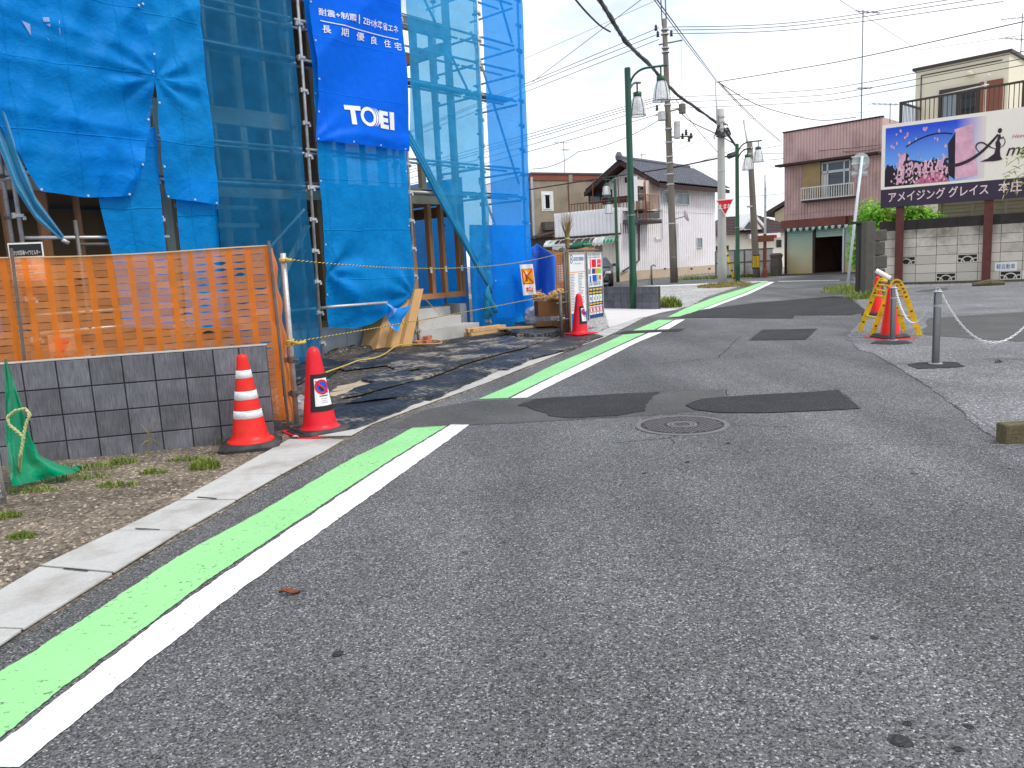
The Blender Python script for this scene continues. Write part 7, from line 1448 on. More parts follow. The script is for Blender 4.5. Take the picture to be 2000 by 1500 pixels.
zsh = zfb-.02; shutter(sa(1537), sa(1587.5), .08, zsh); shutter(sa(1650.5), R_-.15, .08, zsh); shutter(sa(1593), sa(1646), zz(1620, 462), zsh, 'shutter_slat', -.05)
for x0, x1 in ((1533, 1536.5), (1588, 1592.5), (1646.5, 1650)): MB().fb(FA, sa(x0), sa(x1), -.08, .06, 0, zsh).build('shutter_post', 'eave_brown' if x0 != 1646.5 else 'alu', bs)
MB().fb(FA, L_-.1, R_, -.3, .35, -.02, .07).build('threshold', 'old_conc', bs); MB().fb(FA, L_+.2, R_-.2, -7.8, -.3, .02, .05).build('shop_floor', 'concrete', bs)
m = MB()
for i in range(20):
    a = L_+.1+(sa(1660)-L_-.1)*i/20; w_ = (sa(1660)-L_)/20; pts = [FA.p(a, .27, zfb-.01)]+[FA.p(a+w_*k/6, .30, zfb-.06-.13*math.sin(math.pi*k/6)) for k in range(7)]+[FA.p(a+w_, .27, zfb-.01)]
    m2 = MB(); m2.poly(pts); m2.build('awning_scallop', 'awn_white' if i % 2 else 'awn_green_dark', bs)
# bicycle wheel just visible in the dark doorway
bk = T('bicycle', 'bicycle parked inside the dark open shop doorway', 'bicycle', FA.p(sa(1612)+.9, -3.2, .05)); bc = FA.p(sa(1604)+.9, -3.0, .36); bd = FA.p(sa(1604)+1.45, -3.7, .36)
for q in (bc, bd): m = MB(); m.tube(arc(q, FA.d*.32*.8+FA.n*.2*-.9, Vector((0, 0, .32)), 0, 6.283, 28), .018, 6, False); m.build('wheel', 'galv', bk)
for a, b in ((bc, bc+Vector((.05, .05, .6))), (bc+Vector((.05, .05, .5)), bd+Vector((-.2, 0, .35))), (bd, bd+Vector((-.2, 0, .55))), (bc+Vector((-.2, 0, .62)), bc+Vector((.3, 0, .66)))): tubes('frame_tube', [a, b], .018, 'galv', bk, 6)
# planters at the shop corner
c = FA.p(L_-.2, .5, 0); MB().lathe([(.28, 0), (.34, .5), (.3, .9), (.36, 1.1), (.25, 1.2)], c, 8, capb=True).build('stone_lantern', 'old_conc', loc=c, label='dark stone stump at the left corner of the brown shop', cat='stone'); c = FA.p(L_-.95, 1.1, 0); MB().lathe([(.17, 0), (.24, .5), (.26, .52), (.22, .52), (.2, .45)], c, 12, capb=True).build('planter_pot', 'white', loc=c, label='small white plant pot beside the dark stone stump', cat='plant pot')
# ------------------------------------------------------------------ far house and panel fence
PX = pd(1465, 520, 62); FO2 = Fr((PX.x, PX.y), 85); fh = T('brown_roof_house', 'low cream house with dark brown hipped roof and white dormer gable', 'house', FO2.p(0, -3, 0)); mk('cream_wall', S(246, 238, 222), .8, .05, 1); mk('roof_brown', S(74, 58, 60), .7, .15, 2, fine=.2, fsc=14)
a0, a1 = FO2.px(1405, 490)[0], FO2.px(1560, 490)[0]; ze_ = FO2.px(1450, 455)[1]; zr_ = FO2.px(1450, 418)[1]; MB().fb(FO2, a0, a1, -7, 0, 0, ze_).build('walls', 'cream_wall', fh)
m = MB(); q = [FO2.p(a0-.6, .6, ze_-.1), FO2.p(a1+.5, .6, ze_-.1), FO2.p(a1+.5, -7, ze_-.1), FO2.p(a0-.6, -7, ze_-.1), FO2.p(a0+1.4, -3, zr_), FO2.p(a1-2.2, -3, zr_)]; m.add(q, [(0, 1, 5, 4), (1, 2, 5), (2, 3, 4, 5), (3, 0, 4), (3, 2, 1, 0)]); m.build('roof', 'roof_brown', fh)
m = MB()
for i in range(12): k = i/12; m.tube([q[0].lerp(q[4], k)+Vector((0, 0, .03)), q[1].lerp(q[5], k)+Vector((0, 0, .03))], .025, 4)
m.build('tile_course', 'roof_brown', fh)
dx0, dx1 = FO2.px(1443, 450)[0], FO2.px(1488, 450)[0]; dz1 = FO2.px(1466, 422)[1]; dz0 = FO2.px(1466, 449)[1]; dm = (dx0+dx1)/2
m = MB(); m.prism([FO2.p(dx0+.2, .5, dz0), FO2.p(dx1-.2, .5, dz0), FO2.p(dm, .5, dz1-.1)], -FO2.n*3); m.build('dormer', 'cream_wall', fh)
for s_, e_ in ((dx0, 1), (dx1, -1)): m = MB(); m.hexa([FO2.p(s_, .7, dz0), FO2.p(dm, .7, dz1), FO2.p(dm, -2.5, dz1), FO2.p(s_, -2.5, dz0), FO2.p(s_, .7, dz0+.25), FO2.p(dm, .7, dz1+.25), FO2.p(dm, -2.5, dz1+.25), FO2.p(s_, -2.5, dz0+.25)]); m.build('dormer_verge', 'white', fh)
MB().fb(FO2, dm-.6, dm+.1, .5, .53, dz0+.05, dz0+.6).build('dormer_window', 'window_glass', fh); MB().fb(FO2, FO2.px(1457, 470)[0], FO2.px(1516, 470)[0], 0, .8, FO2.px(1480, 466)[1], FO2.px(1480, 457)[1]).build('canopy', 'white', fh)
for x in (1398, 1410, 1420, 1440, 1519, 1523): a = FO2.px(x, 480)[0]; MB().fb(FO2, a-.12, a+.12, 0, .06, 1.6, FO2.px(1450, 472 if x > 1430 else 478)[1]).build('window_bar', 'window_dark', fh)
PX = pd(1530, 470, 75); FQ = Fr((PX.x, PX.y), 120); th = T('tan_house', 'tan gable house behind the brown shop, only its left slope showing', 'house', FQ.p(0, -2, 0)); a0, z0 = FQ.px(1505, 416); a1, z1 = FQ.px(1540, 398); mk('tan', S(186, 172, 140), .85, .1, 1)
m = MB(); m.prism([FQ.p(a0+.4, 0, 0), FQ.p(a1+5, 0, 0), FQ.p(a1+5, 0, z1+2.2), FQ.p(a1+4, 0, z1+2.2), FQ.p(a0+.4, 0, z0)], -FQ.n*6); m.build('walls', 'tan', th); m = MB(); m.prism([FQ.p(a0-.5, .5, z0-.3), FQ.p(a1+4, .5, z1+2.3), FQ.p(a1+4, .5, z1+2.6), FQ.p(a0-.5, .5, z0+.05)], -FQ.n*7); m.build('roof', 'roof_brown', th)
pf0, pf1 = gp(1400, 536.5), gp(1532, 534); FI = Fr((FA.p(L_, 0, 0)-Vector((.3, -.8, 0))), 98); pf = T('panel_fence', 'grey translucent panel fence between the white house and the brown shop', 'fence', FI.p(-3, 0, 0)); mk('fence_panel', S(204, 203, 198), .5, .15, 1.2, fine=.1, dirt=S(90, 92, 84), dsc=1, damt=.5)
aL_ = FI.px(1398, 520)[0]; zf_ = FI.px(1470, 487)[1]; nP = 6
for i in range(nP):
    a0, a1 = aL_+(-aL_)*i/nP, aL_+(-aL_)*(i+1)/nP
    for j in range(2): MB().fb(FI, a0+.04, a1-.04, -.02, 0, .15+(zf_-.15)/2*j+.02, .15+(zf_-.15)/2*(j+1)-.02).build('panel', 'fence_panel', pf)
    MB().fb(FI, a0-.035, a0+.035, -.03, .03, 0, zf_).build('post', 'galv_dark', pf)
for z in (.15+(zf_-.15)/2, zf_): MB().fb(FI, aL_, 0, -.03, .032, z-.03, z+.03).build('rail', 'galv_dark', pf)
MB().fb(FI, aL_, 0, -.1, .1, 0, .14).build('plinth', 'old_conc', pf)
# ------------------------------------------------------------------ cream house with balcony, top right
FX = Fr(FD.p(0, -7.5, 0), 136); ch = T('cream_house', 'cream flat-roofed house with roof balcony rising behind the billboard', 'house', FX.p(3, -3, 0)); mk('cream', S(226, 218, 196), .8, .05, .8, fine=.03); mk('bronze', S(70, 58, 52), .5, .1, 4); mk('brown_panel', S(130, 80, 66), .7, .1, 3)
a0, zt_ = FX.px(1789, 139); a1 = FX.px(1972, 102)[0]; MB().fb(FX, a0, a1, -6, 0, 0, zt_).build('walls', 'cream', ch); MB().fb(FX, a0-.1, a1+.1, -6, .12, zt_+.002, zt_+.1).build('roof_edge', 'bronze', ch)
xx = lambda x, y: FX.px(x, y)
q0, q1 = xx(1836, 177), xx(1912, 230); ztp = xx(1836, 177)[1]; zbt = ztp-2.0
MB().fb(FX, q0[0], q1[0], 0, .03, zbt, ztp).build('glass_door', 'window_dark', ch)
for a in (q0[0], (q0[0]+q1[0])/2, q1[0]-.08): MB().fb(FX, a, a+.08, .03, .09, zbt, ztp).build('door_frame', 'bronze', ch)
MB().fb(FX, q0[0], q1[0], .03, .1, ztp-.22, ztp).build('door_frame', 'bronze', ch)
MB().fb(FX, q0[0]+.1, q0[0]+.6, .032, .04, zbt, ztp-.25).build('curtain', 'window_frost', ch)
MB().fb(FX, q1[0]+.01, xx(1958, 200)[0], .0, .08, zbt, ztp+.03).build('shutter_box', 'brown_panel', ch)
m = MB(); l0, l1 = xx(1800, 148), xx(1958, 118)
for a, b in (((l0[0], l0[1]), (l1[0], l0[1])), ((l0[0], l0[1]), (l0[0], zbt))): m.tube([FX.p(a[0], .02, a[1]), FX.p(b[0], .02, b[1])], .02, 4)
m.build('wall_seam', 'bronze', ch); MB().lathe([(.06, 0), (.14, .05), (.14, .15), (.05, .2)], FX.p(xx(1897, 148)[0], .15, xx(1897, 150)[1]), 12, capb=True).build('wall_lamp', 'cream', ch)
FXB = Fr(FX.p(0, 2.2, 0), 136); b0, zr = FXB.px(1757, 201); zrb = zr-1.1
MB().fb(FXB, b0, b0+9, -2.2, 0, zrb-.5, zrb-.1).build('balcony_slab', 'cream', ch); MB().fb(FXB, b0+.1, b0+9, -2.18, -.1, 0, zrb-.5).build('lower_storey', 'cream', ch)
for i in range(60): MB().fb(FXB, b0+.15*i, b0+.15*i+.022, -.03, .0, zrb-.1, zr-.04).build('baluster', 'bronze', ch)
for i in range(5): MB().fb(FXB, b0+2*i, b0+2*i+.08, -.05, .02, zrb-.1, zr).build('rail_post', 'bronze', ch)
MB().fb(FXB, b0, b0+9, -.06, .03, zr-.04, zr+.03).build('hand_rail', 'bronze', ch); m = MB(); m.fb(FXB, b0, b0+.07, -2.2, -.06, zr-.04, zr+.03)
for i in range(14): m.fb(FXB, b0, b0+.022, -2.1+.15*i, -2.08+.15*i, zrb-.1, zr-.04)
m.build('side_rail', 'bronze', ch)
tubes('laundry_pole', [FX.p(xx(1820, 190)[0], .9, ztp-.35), FX.p(xx(1945, 160)[0], .9, ztp-.25)], .025, 'alu', ch); tubes('laundry_bracket', [FX.p(xx(1938, 160)[0], .85, zbt), FX.p(xx(1938, 160)[0], .85, ztp+.02), FX.p(xx(1946, 160)[0], .9, ztp+.1)], .04, 'siding_cream', ch)
# louvred outbuilding just behind the wall
FY = Fr(FD.p(0, -1.4, 0), 124.5); lb = T('louvred_shed', 'beige slatted shed wall showing between billboard and block wall', 'shed', FY.p(4, -1, 0)); mk('louvre', S(166, 160, 138), .75, .12, 1.5, fine=.08, dirt=S(128, 104, 76), dsc=1.5, damt=.5); a0 = FY.px(1832, 410)[0]
MB().fb(FY, a0, a0+7, -1.5, -.02, 0, 3.0).build('body', 'louvre', lb)
for i in range(9): MB().fb(FY, a0+.15, a0+7, -.02, .0+.012*(i % 2), 1.9+.12*i, 1.9+.12*i+.108).build('slat', 'louvre', lb)
for i in range(8): MB().fb(FY, a0+i*.93-.0, a0+i*.93+.1, -.02, .025, 1.6, 3.0).build('mullion', 'louvre', lb)
# ------------------------------------------------------------------ parked car
mk('car_black', (.012, .014, .022), .18, .1, 3, spec=.7); mk('tyre', (.02, .02, .02), .8); mk('chrome', S(190, 192, 196), .2, metal=.9)
cx_, cy_ = pd(1196, 545, 37.5).x-.92, 37.5; car = T('parked_car', 'black car facing the street behind the sign boards', 'car', (cx_, cy_, 0)); Mc = Matrix.Translation((cx_, cy_, 0)) @ Matrix.Rotation(R(-8), 4, 'Z')
prof = [(0, .32), (0.02, .62), (.12, .78), (.95, .93), (1.0, .95), (1.75, 1.38), (2.6, 1.46), (3.4, 1.36), (4.2, .98), (4.45, .9), (4.5, .4), (4.4, .25), (.15, .22)]
def carf(y, z, k): return Mc @ Vector((k*(.88 if z < .95 else .88-.28*(z-.95)/.5)*(1-.22*max(0, (.5-y)/.5)**2), y, z))
m = MB(); vs = [carf(y, z, -1) for y, z in prof]+[carf(y, z, 1) for y, z in prof]; n_ = len(prof); m.add(vs, [tuple(range(n_)), tuple(range(2*n_-1, n_-1, -1))]+[(i, n_+i, n_+(i+1) % n_, (i+1) % n_) for i in range(n_)]); m.build('body', 'car_black', car, bevel=.05, smooth=False)
m = MB(); m.hexa([carf(1.02, .97, -.9), carf(1.02, .97, .9), carf(1.02, .99, .9), carf(1.02, .99, -.9), carf(1.72, 1.375, -.86), carf(1.72, 1.375, .86), carf(1.72, 1.40, .86), carf(1.72, 1.40, -.86)]); m.build('windscreen', 'window_glass', car)
m = MB(); m.box(-.52, .52, -.02, .03, .42, .68, M=Mc); m.build('grille', 'tyre', car); m = MB(); m.tube([Mc @ Vector(v) for v in ((-.56, -.03, .72), (-.5, -.035, .5), (-.3, -.04, .4), (.3, -.04, .4), (.5, -.035, .5), (.56, -.03, .72))], .02, 6); m.build('grille_trim', 'chrome', car); m = MB(); m.box(-.17, .17, -.06, -.04, .44, .60, M=Mc); m.build('number_plate', 'sign_white', car)
for s_ in (-1, 1):
    m = MB(); m.box(s_*.56, s_*.8, .0, .14, .66, .77, M=Mc); m.build('headlight', 'lamp_glass', car); m = MB(); m.box(s_*.88, s_*1.06, 1.35, 1.5, .98, 1.12, M=Mc); m.build('mirror', 'car_black', car, bevel=.02)
    for y in (.85, 3.55): q = Mc @ Vector((s_*.78, y, .32)); m = MB(); m.tube([q-Vector((.1, 0, 0)), q+Vector((.1, 0, 0))], .32, 20); w_ = m.build('wheel', 'tyre', car); m = MB(); m.tube([q-Vector((.105, 0, 0)), q+Vector((.105, 0, 0))], .2, 16); m.build('rim', 'chrome', w_)
# ------------------------------------------------------------------ wires
def wire(pts, r, label, sag=0., mat='wire', n=30, name='overhead_wire'):
    P = [pd(*p) for p in pts]; Q = []
    if len(P) > 2 and not sag: Q = spl(P, 16)[:-1]
    else:
        for a, b in zip(P, P[1:]): Q += [a.lerp(b, i/n)-Vector((0, 0, sag*4*(i/n)*(1-i/n))) for i in range(n)]
    Q.append(P[-1]); MB().tube(Q, r, 5).build(name, mat, loc=P[-1], label=label, cat='wire', group='overhead wires')
DU = (uc-CAM).dot(FW); DC = (cc-CAM).dot(FW)+.5
for k, (y0, y1, w_) in enumerate(((163, 54, 'topmost'), (168, 66, 'second'), (179, 77, 'third'))): wire([(760, y0+110-k*2, 48), (1028, y0, 44), (1287, y1, DU)], .016, f'{w_} of the three high wires running left from the utility pole top', .0)
for k, (y0, y1, w_) in enumerate(((263, 188, 'highest'), (269, 192, 'second'), (274, 196, 'third'), (285, 204, 'fourth'), (297, 222, 'lowest'))): wire([(760, y0+74, 50), (1029, y0, 45), (1290, y1, DU)], .016, f'{w_} of the five wires running left from the middle of the utility pole', .0)
wire([(1040, 330, 48), (1130, 296, 45), (1288, 234, DU)], .018, 'wire running from the transformer down to the grey building roof', .25)
wire([(1040, 160, 46), (1251, 0, 30), (1290, -30, 28)], .014, 'thin wire crossing steeply upward left of the utility pole', 0)
wire([(1022, 116, 46), (1274, 4, 34), (1330, -22, 32)], .01, 'faint wire crossing high at the upper left of the sky', 0, 'wire_grey')
for k, (y0, y1, y2) in enumerate(((53, 43, -18), (59, 49, -9), (66, 57, 3))): wire([(1304, y0, DU), (1560, y1, 38), (1960, y2, 34)], .016, ['topmost', 'middle', 'lowest'][k]+' of the three wires running right from the utility pole top', .0)
for k, (y0, y1, y2, y3) in enumerate(((190, 178, 163, 100), (200, 189, 175, 114), (212, 201, 187, 127))): wire([(1312, y0, DU), (1560, y1, 37), (1680, y2, 33), (2010, y3-2, 24)], .013, ['upper', 'centre', 'lower'][k]+' of the three wires crossing in front of the cream house', .0)
wire([(1402, 160, DC), (1560, 134, 30), (1680, 112, 28), (2010, 40, 22)], .016, 'dark wire from the concrete pole top to the upper right corner', .0)
wire([(1402, 160, DC), (1480, 205, 40), (1560, 228, 44), (1610, 235, 44), (1672, 229, 42)], .02, 'sagging wire from the concrete pole top to the brown shop roof', .0)
wire([(1793, 98, 30), (2010, 67, 24)], .008, 'thin grey wire above the cream house roof', 0, 'wire_grey'); wire([(1640, 0, 20), (1700, 38, 26), (1793, 98, 30)], .008, 'thin grey wire dropping from the top edge toward the cream house', 0, 'wire_grey')
wire([(1275, -12, 13), (1340, 77, 20), (1402, 160, DC)], .012, 'upper strand of the paired lashed cable from the top edge to the concrete pole'); wire([(1271, -10, 13), (1337, 80, 20), (1402, 163, DC)], .009, 'lower strand of the paired lashed cable from the top edge to the concrete pole')
wire([(1405, 161, DC), (1470, 228, 46), (1526, 277, 62)], .02, 'upper strand of the cable from the concrete pole down to the shop'); wire([(1405, 164, DC), (1468, 230, 46), (1524, 277.5, 62)], .014, 'lower strand of the cable from the concrete pole down to the shop')
m = MB(); P = [pd(1150, -35, 13.0), pd(1190, 30, 15.2), pd(1225, 84, 17.5), pd(1270, 128, 21), pd(1320, 182, 25.5), pd(1370, 218, 29.5), pd(1404, 243, DC)]; Q = spl(P, 14); k = len(Q)
cb_ = T('cable_bundle', 'thick black communication cable bundle descending across the sky', 'cable', P[-1]); MB().tube(Q, .04, 7).build('main_cable', 'wire', cb_, smooth=True)
m = MB(); m.tube([p+Vector((.02*math.sin(i*.5), 0, .045+.008*math.sin(i*1.3))) for i, p in enumerate(Q)], .012, 5); m.tube([p+Vector((.02*math.cos(i*.6), 0, -.04+.012*math.sin(i*.9))) for i, p in enumerate(Q)], .018, 5); m.build('lashed_cable', 'wire', cb_, smooth=True)
m = MB()
for i in range(2, k, 3): m.tube(arc(Q[i], Vector((.05, 0, 0)), Vector((0, 0, .06)), 0, 6.28, 8), .004, 4, False)
m.build('lashing_ring', 'wire_grey', cb_, kind='stuff')
wire([(1112, -16, 13), (1140, 18, 14), (1170, 48, 15), (1192, 62, 15.6)], .018, 'short thick cable joining the black bundle at the top edge')
P = [pd(1404, 243, DC), pd(1418, 258, DC+.6), pd(1437, 285, DC+2.5)]; MB().tube(spl(P, 8), .05, 6).build('cable_loop', 'wire', loc=P[0], label='thick black cable drooping from the concrete pole to the green lamp', cat='cable')
wire([(1030, 371, 40), (1150, 352, 40), (1302, 329, DU), (1408, 308, DC), (1437, 302, 34.5)], .035, 'black cable running level across the gable of the white house'); 
P = [pd(1424, 305, 33.5), pd(1438, 300, 34.2)]; MB().tube(P, [.12, .12], 8).build('cable_joint', 'wire', loc=P[0], label='black cable joint box hanging beside the second lamp post', cat='cable joint')
wire([(1320, 195, DU), (1360, 250, 36), (1404, 300, DC)], .014, 'thin wire slanting from the utility pole to the concrete pole'); wire([(1325, 215, DU), (1350, 238, 37), (1400, 262, DC), (1437, 283, 34.5)], .022, 'dark wire sagging from the utility pole switch to the second lamp', .0)
wire([(1306, 330, DU), (1437, 290, 36), (1532, 282, 41), (1722, 262, 37)], .012, 'wire running level to the brown shop parapet', .1); wire([(1460, 300, 41), (1532, 299, 41), (1620, 293, 38), (1722, 283, 36)], .014, 'wire crossing the middle of the brown shop parapet', .0); wire([(1460, 310, 41), (1532, 309, 41), (1640, 296, 38), (1722, 288, 36)], .014, 'wire crossing the lower brown shop parapet', .08)
wire([(1462, 237, 41), (1405, 256, DC+2), (1310, 300, DU)], .01, 'thin wire from the leaning pole top back to the utility pole', 0, 'wire_grey'); wire([(1464, 232, 41), (1600, 226, 46), (1700, 218, 46)], .01, 'faint wire running right from the leaning pole top', 0, 'wire_grey'); wire([(1440, 385, 41), (1490, 382, 42), (1531, 378, 42)], .012, 'low wire entering the brown shop side wall', 0, 'wire_grey')
wire([(1255, 180, 22), (1256, 310, 46)], .006, 'hanging stay wire below the nearest lamp', 0, 'wire_grey') if False else None
wire([(1330, 80, DU), (1333, 260, DU)], .008, 'thin drop wire beside the utility pole', 0, 'wire_grey')
# ------------------------------------------------------------------ antennas
def antenna(x, y0, y1, D, label, els, r=.02):
    a, b = pd(x, y1, D), pd(x, y0, D); t = T('tv_antenna', label, 'antenna', a); b = Vector((a.x, a.y, b.z)); tubes('mast', [a, b], r, 'wire_grey', t, 6)
    for (f, L, az) in els:
        q = a.lerp(b, f); d = Vector((math.sin(R(az)), math.cos(R(az)), 0)); n = Vector((-d.y, d.x, 0)); m = MB(); m.tube([q-d*L*.3, q+d*L*.7], r*.7, 5)
        for i in range(6): c = q+d*L*(-.3+.2*i); m.tube([c-n*.25, c+n*.25], r*.4, 4, False)
        m.build('boom', 'wire_grey', t)
antenna(1103, 279, 337, 52, 'television antenna on the roof of the grey building', ((.98, 1.0, 250), (.75, .6, 60)))
antenna(1682, 30, 236, 40, 'tall television mast on the brown shop roof', ((.99, 1.6, 70), (.3, .8, 80)), .03)
antenna(1738, 203, 240, 36, 'small television antenna behind the billboard corner', ((.95, 1.6, 250),))
antenna(1992, 30, 140, 33, 'television antenna at the cream house by the right edge', ((.92, 1.2, 280), (.55, 1.5, 250)))
antenna(1254, 300, 330, 52, 'thin roof mast on the white house ridge', ((.9, .4, 80),))
# ------------------------------------------------------------------ plants
def mk_leaf(name, c1, c2, tr=.35):
    m, t, p, out = principled(name); oi = nd(t, 'ShaderNodeNewGeometry'); mx_ = nd(t, 'ShaderNodeMix', data_type='RGBA'); t.links.new(oi.outputs['Random Per Island'], mx_.inputs[0]); mx_.inputs[6].default_value = (*c1, 1); mx_.inputs[7].default_value = (*c2, 1)
    t.links.new(mx_.outputs[2], p.inputs['Base Color']); p.inputs['Roughness'].default_value = .5; tl = nd(t, 'ShaderNodeBsdfTranslucent'); t.links.new(mx_.outputs[2], tl.inputs[0]); x = nd(t, 'ShaderNodeMixShader', Fac=tr); t.links.new(p.outputs[0], x.inputs[1]); t.links.new(tl.outputs[0], x.inputs[2]); t.links.new(x.outputs[0], out.inputs[0])
mk_leaf('leaf', S(64, 138, 20), S(168, 224, 66)); mk_leaf('grass', S(84, 112, 36), S(160, 170, 84)); mk_leaf('grass_dry', S(110, 106, 52), S(176, 160, 96)); mk_leaf('bamboo', S(120, 150, 40), S(196, 196, 90))
mk('petal', S(236, 170, 160), .6, .15, 6); mk('bark', S(90, 74, 60), .9, .2, 8)
bt = FD.p(-.6, -1.3, 0); tr = T('shrub_tree', 'leafy light green shrub with pink flowers behind the block wall', 'shrub', bt)
for k, (x, y, zt_) in enumerate(((.0, 0, 2.3), (.5, .1, 2.4), (-.5, .1, 2.2))): tubes('stem', [bt, bt+Vector((x*.4, y, 1.0)), bt+Vector((x, y, zt_))], .04, 'bark', tr, 6)
m = MB(); clumps = []
for i in range(78):
    x = RND.uniform(1668, 1728) if i < 38 else RND.uniform(1728, 1832); oo = -1.2+RND.uniform(-.5, .6); yt = lerp_poly([(1660, 440), (1672, 412), (1690, 396), (1706, 390), (1728, 398), (1760, 405), (1832, 408)], x); a, zmax = FD.px(x, yt+9, oo)
    clumps.append((FD.p(a, oo, RND.uniform(max(.5, zmax-1.7) if x < 1722 else zmax-.6, zmax)), RND.uniform(.26, .42)))
for c, r_ in clumps:
    for j in range(120):
        d = Vector((RND.gauss(0, 1), RND.gauss(0, 1), RND.gauss(0, 1))).normalized(); p = c+d*r_*(.6+.4*RND.random()); sz = RND.uniform(.045, .085); n = (d+Vector((RND.uniform(-.6, .6), RND.uniform(-.6, .6), .7))).normalized(); u = n.orthogonal().normalized(); u = (Matrix.Rotation(RND.uniform(0, 6.28), 3, n) @ u); v = n.cross(u)
        m.add([p-u*sz, p-v*sz*.62-n*sz*.1, p+u*sz*1.2-n*sz*.25, p+v*sz*.62-n*sz*.1, p+n*sz*.08], [(0, 1, 4), (1, 2, 4), (2, 3, 4), (3, 0, 4)])
m.build('crown', 'leaf', tr)
for (x, y) in ((1746, 421), (1774, 424), (1727, 408), (1800, 405), (1737, 418), (1760, 402)):
    q = FD.p(FD.px(x, y, -.85)[0], -.85, FD.px(x, y, -.85)[1]); m = MB()
    for k in range(5): a = k*1.257; d = FD.d*math.cos(a)+Vector((0, 0, math.sin(a))); s_ = FD.n.cross(d); m.add([q, q+d*.06+s_*.04+FD.n*.03, q+d*.12+FD.n*.02, q+d*.06-s_*.04+FD.n*.03], [(0, 1, 2, 3)])
    m.build('flower', 'petal', tr)
def grass(name, label, spots, mat, hmin, hmax, n, wid=.006, cat='grass'):
    m = MB()
    for (c, rx, ry) in spots:
        for i in range(n):
            a = RND.uniform(0, 6.28); r_ = math.sqrt(RND.random()); p = c+Vector((math.cos(a)*r_*rx, math.sin(a)*r_*ry, 0)); p.z = 0; h_ = RND.uniform(hmin, hmax)*(1.2-.7*r_); th = RND.uniform(0, 6.28); d = Vector((math.cos(th), math.sin(th), 0)); s_ = Vector((-d.y, d.x, 0))*wid; l = h_*RND.uniform(.2, .9)
            m.add([p-s_, p+s_, p+d*l*.4+Vector((0, 0, h_*.65))+s_*.8, p+d*l*.4+Vector((0, 0, h_*.65))-s_*.8, p+d*l+Vector((0, 0, h_*.9))], [(0, 1, 2, 3), (3, 2, 4)])
    return m.build(name, mat, loc=spots[0][0], label=label, cat=cat, kind='stuff')
grass('grass_patch', 'yellowish grass round the foot of the concrete pole', [(gp(1412, 559), 1.0, 1.6), (gp(1432, 556), .7, 1.4), (gp(1393, 561), .6, 1.0)], 'grass_dry', .05, .22, 900, .012)
grass('weed_patch', 'green weeds at the right end of the small dark block wall', [(gp(1300, 598), .35, .5), (gp(1312, 600), .25, .3)], 'grass', .1, .38, 500, .012)
grass('weed_patch', 'green weeds along the foot of the left block wall', [(gp(185, 915), .22, .10), (gp(110, 920), .2, .08), (gp(240, 905), .12, .06), (gp(300, 925), .1, .05), (gp(150, 935), .25, .08), (gp(60, 960), .2, .06), (gp(360, 900), .12, .04), (gp(230, 950), .15, .05)], 'grass', .015, .07, 150, .004)
grass('weed_patch', 'grass tuft on the dirt verge in front of the wall', [(gp(402, 915), .11, .07)], 'grass', .03, .13, 260, .004)
grass('weed_patch', 'small grass tuft nearest the camera on the dirt verge', [(gp(42, 1050), .08, .05), (gp(12, 1010), .1, .06)], 'grass', .015, .05, 240, .004)
grass('weed_patch', 'thin weeds beside the base of the banded cone', [(gp(432, 868), .05, .04)], 'grass', .05, .12, 30, .003)
grass('weed_patch', 'dry weeds around the foot of the white sign pole', [(gp(1665, 572), .8, 1.2), (gp(1690, 582), .5, .6), (gp(1648, 565), .6, .8)], 'grass', .05, .25, 500, .01)
grass('weed_patch', 'low weeds along the foot of the panel fence', [(FI.p(-i*1.0-.5, .4, 0), .7, .3) for i in range(5)], 'grass', .1, .35, 120, .02)
grass('weed_patch', 'dry weeds along the base of the white house', [(FC.p(-3.5+i*1.6, .35, 0), .8, .35) for i in range(8)], 'grass_dry', .03, .12, 60, .015)
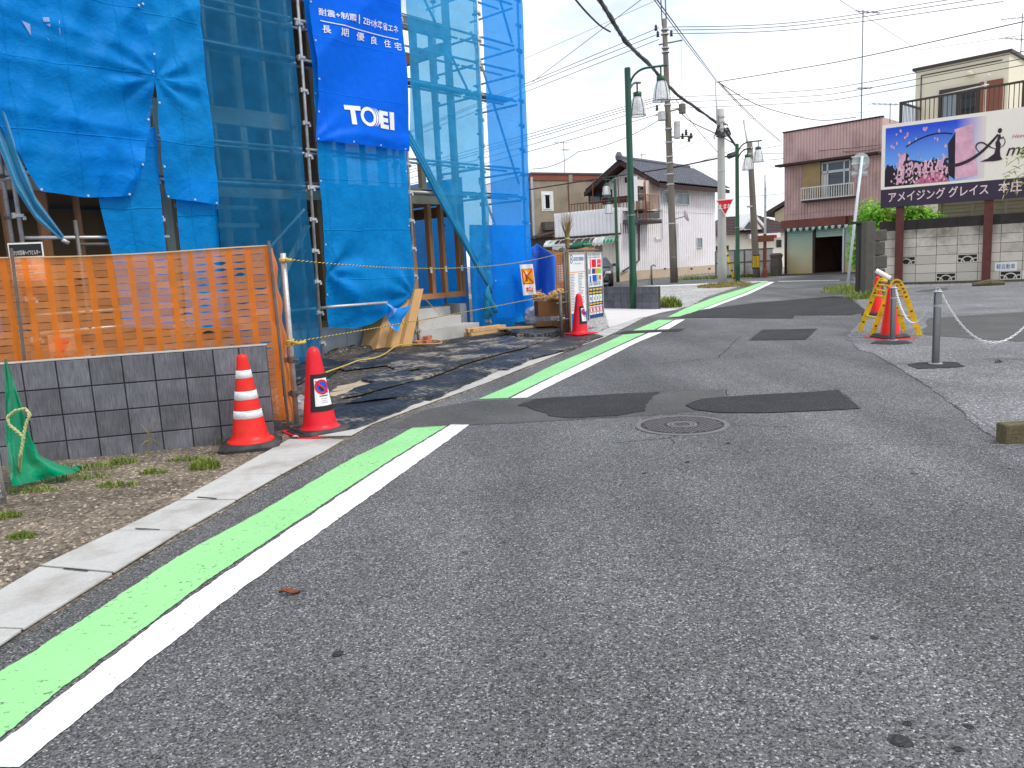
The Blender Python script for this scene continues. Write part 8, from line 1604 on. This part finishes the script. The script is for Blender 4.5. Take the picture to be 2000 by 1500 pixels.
# tall weed by the wall
tw = gp(290, 893); m = MB()
for (x, y, x2, y2) in ((290, 893, 292, 830), (292, 850, 310, 820), (292, 850, 270, 824), (291, 855, 318, 872), (291, 860, 276, 870), (290, 870, 300, 845)):
    a, b = pd(x, y, 5.55), pd(x2, y2, 5.5); mid = a.lerp(b, .5)+Vector((0, 0, .01)); m.tube([a, mid, b], [.0035, .003, .001], 4)
m.build('tall_weed', 'grass_dry', loc=tw, label='thin tall weed with bent stems against the left block wall', cat='weed')
# pebbles and chips on the verge
m = MB()
for i in range(900):
    y = RND.uniform(880, 1230); xr = lerp_poly([(862, 560), (890, 508), (932, 440), (982, 350), (1042, 228), (1112, 80), (1160, 0), (1240, -120)], y)
    x = RND.uniform(-60, xr-4)
    if y < 905-.075*x: continue
    p = gp(x, y); r_ = RND.choice([.004, .005, .006, .008, .012]); k = 5; a0 = RND.uniform(0, 6); m.add([p+Vector((math.cos(a0+j*1.257)*r_*RND.uniform(.7, 1.2), math.sin(a0+j*1.257)*r_*RND.uniform(.7, 1.2), .003)) for j in range(k)]+[p+Vector((0, 0, .003+r_*.8))], [(j, (j+1) % k, k) for j in range(k)])
mk_leaf('pebble', S(96, 84, 70), S(176, 162, 144), 0.0); m.build('pebbles', 'pebble', kind='stuff', label='scattered small stones on the dirt verge', cat='gravel')
# bamboo sprig at the right edge
bq = pd(2030, 560, 20.5); bq = Vector((bq.x, bq.y, 0)); bbm = T('bamboo_plant', 'bamboo sprigs with yellow-green leaves reaching in at the right edge', 'bamboo', bq)
tips = [(1958, 341), (1966, 372), (1972, 318), (1985, 303), (1980, 350)]; m = MB(); lv = MB()
for k, (x, y) in enumerate(tips):
    t_ = pd(x, y, 20.3); P = spl([bq+Vector((.1*k, 0, 0)), bq+Vector((.1*k, 0, 1.6)), Vector((bq.x, bq.y, t_.z+.25)), t_], 6); tubes('stem', P, .008, 'bamboo', bbm, 5)
    for j in range(26):
        p = P[-1-j % 9]+Vector((RND.uniform(-.1, .25), RND.uniform(-.1, .1), RND.uniform(-.12, .1))); d = Vector((RND.uniform(-1, .5), RND.uniform(-.4, .4), RND.uniform(-.6, .35))).normalized(); s_ = d.cross(Vector((.2, 1, .3))).normalized()*.014; L = RND.uniform(.12, .24); lv.add([p, p+d*L*.4+s_, p+d*L-Vector((0, 0, .02)), p+d*L*.4-s_], [(0, 1, 2, 3)])
lv.build('leaves', 'bamboo', bbm)
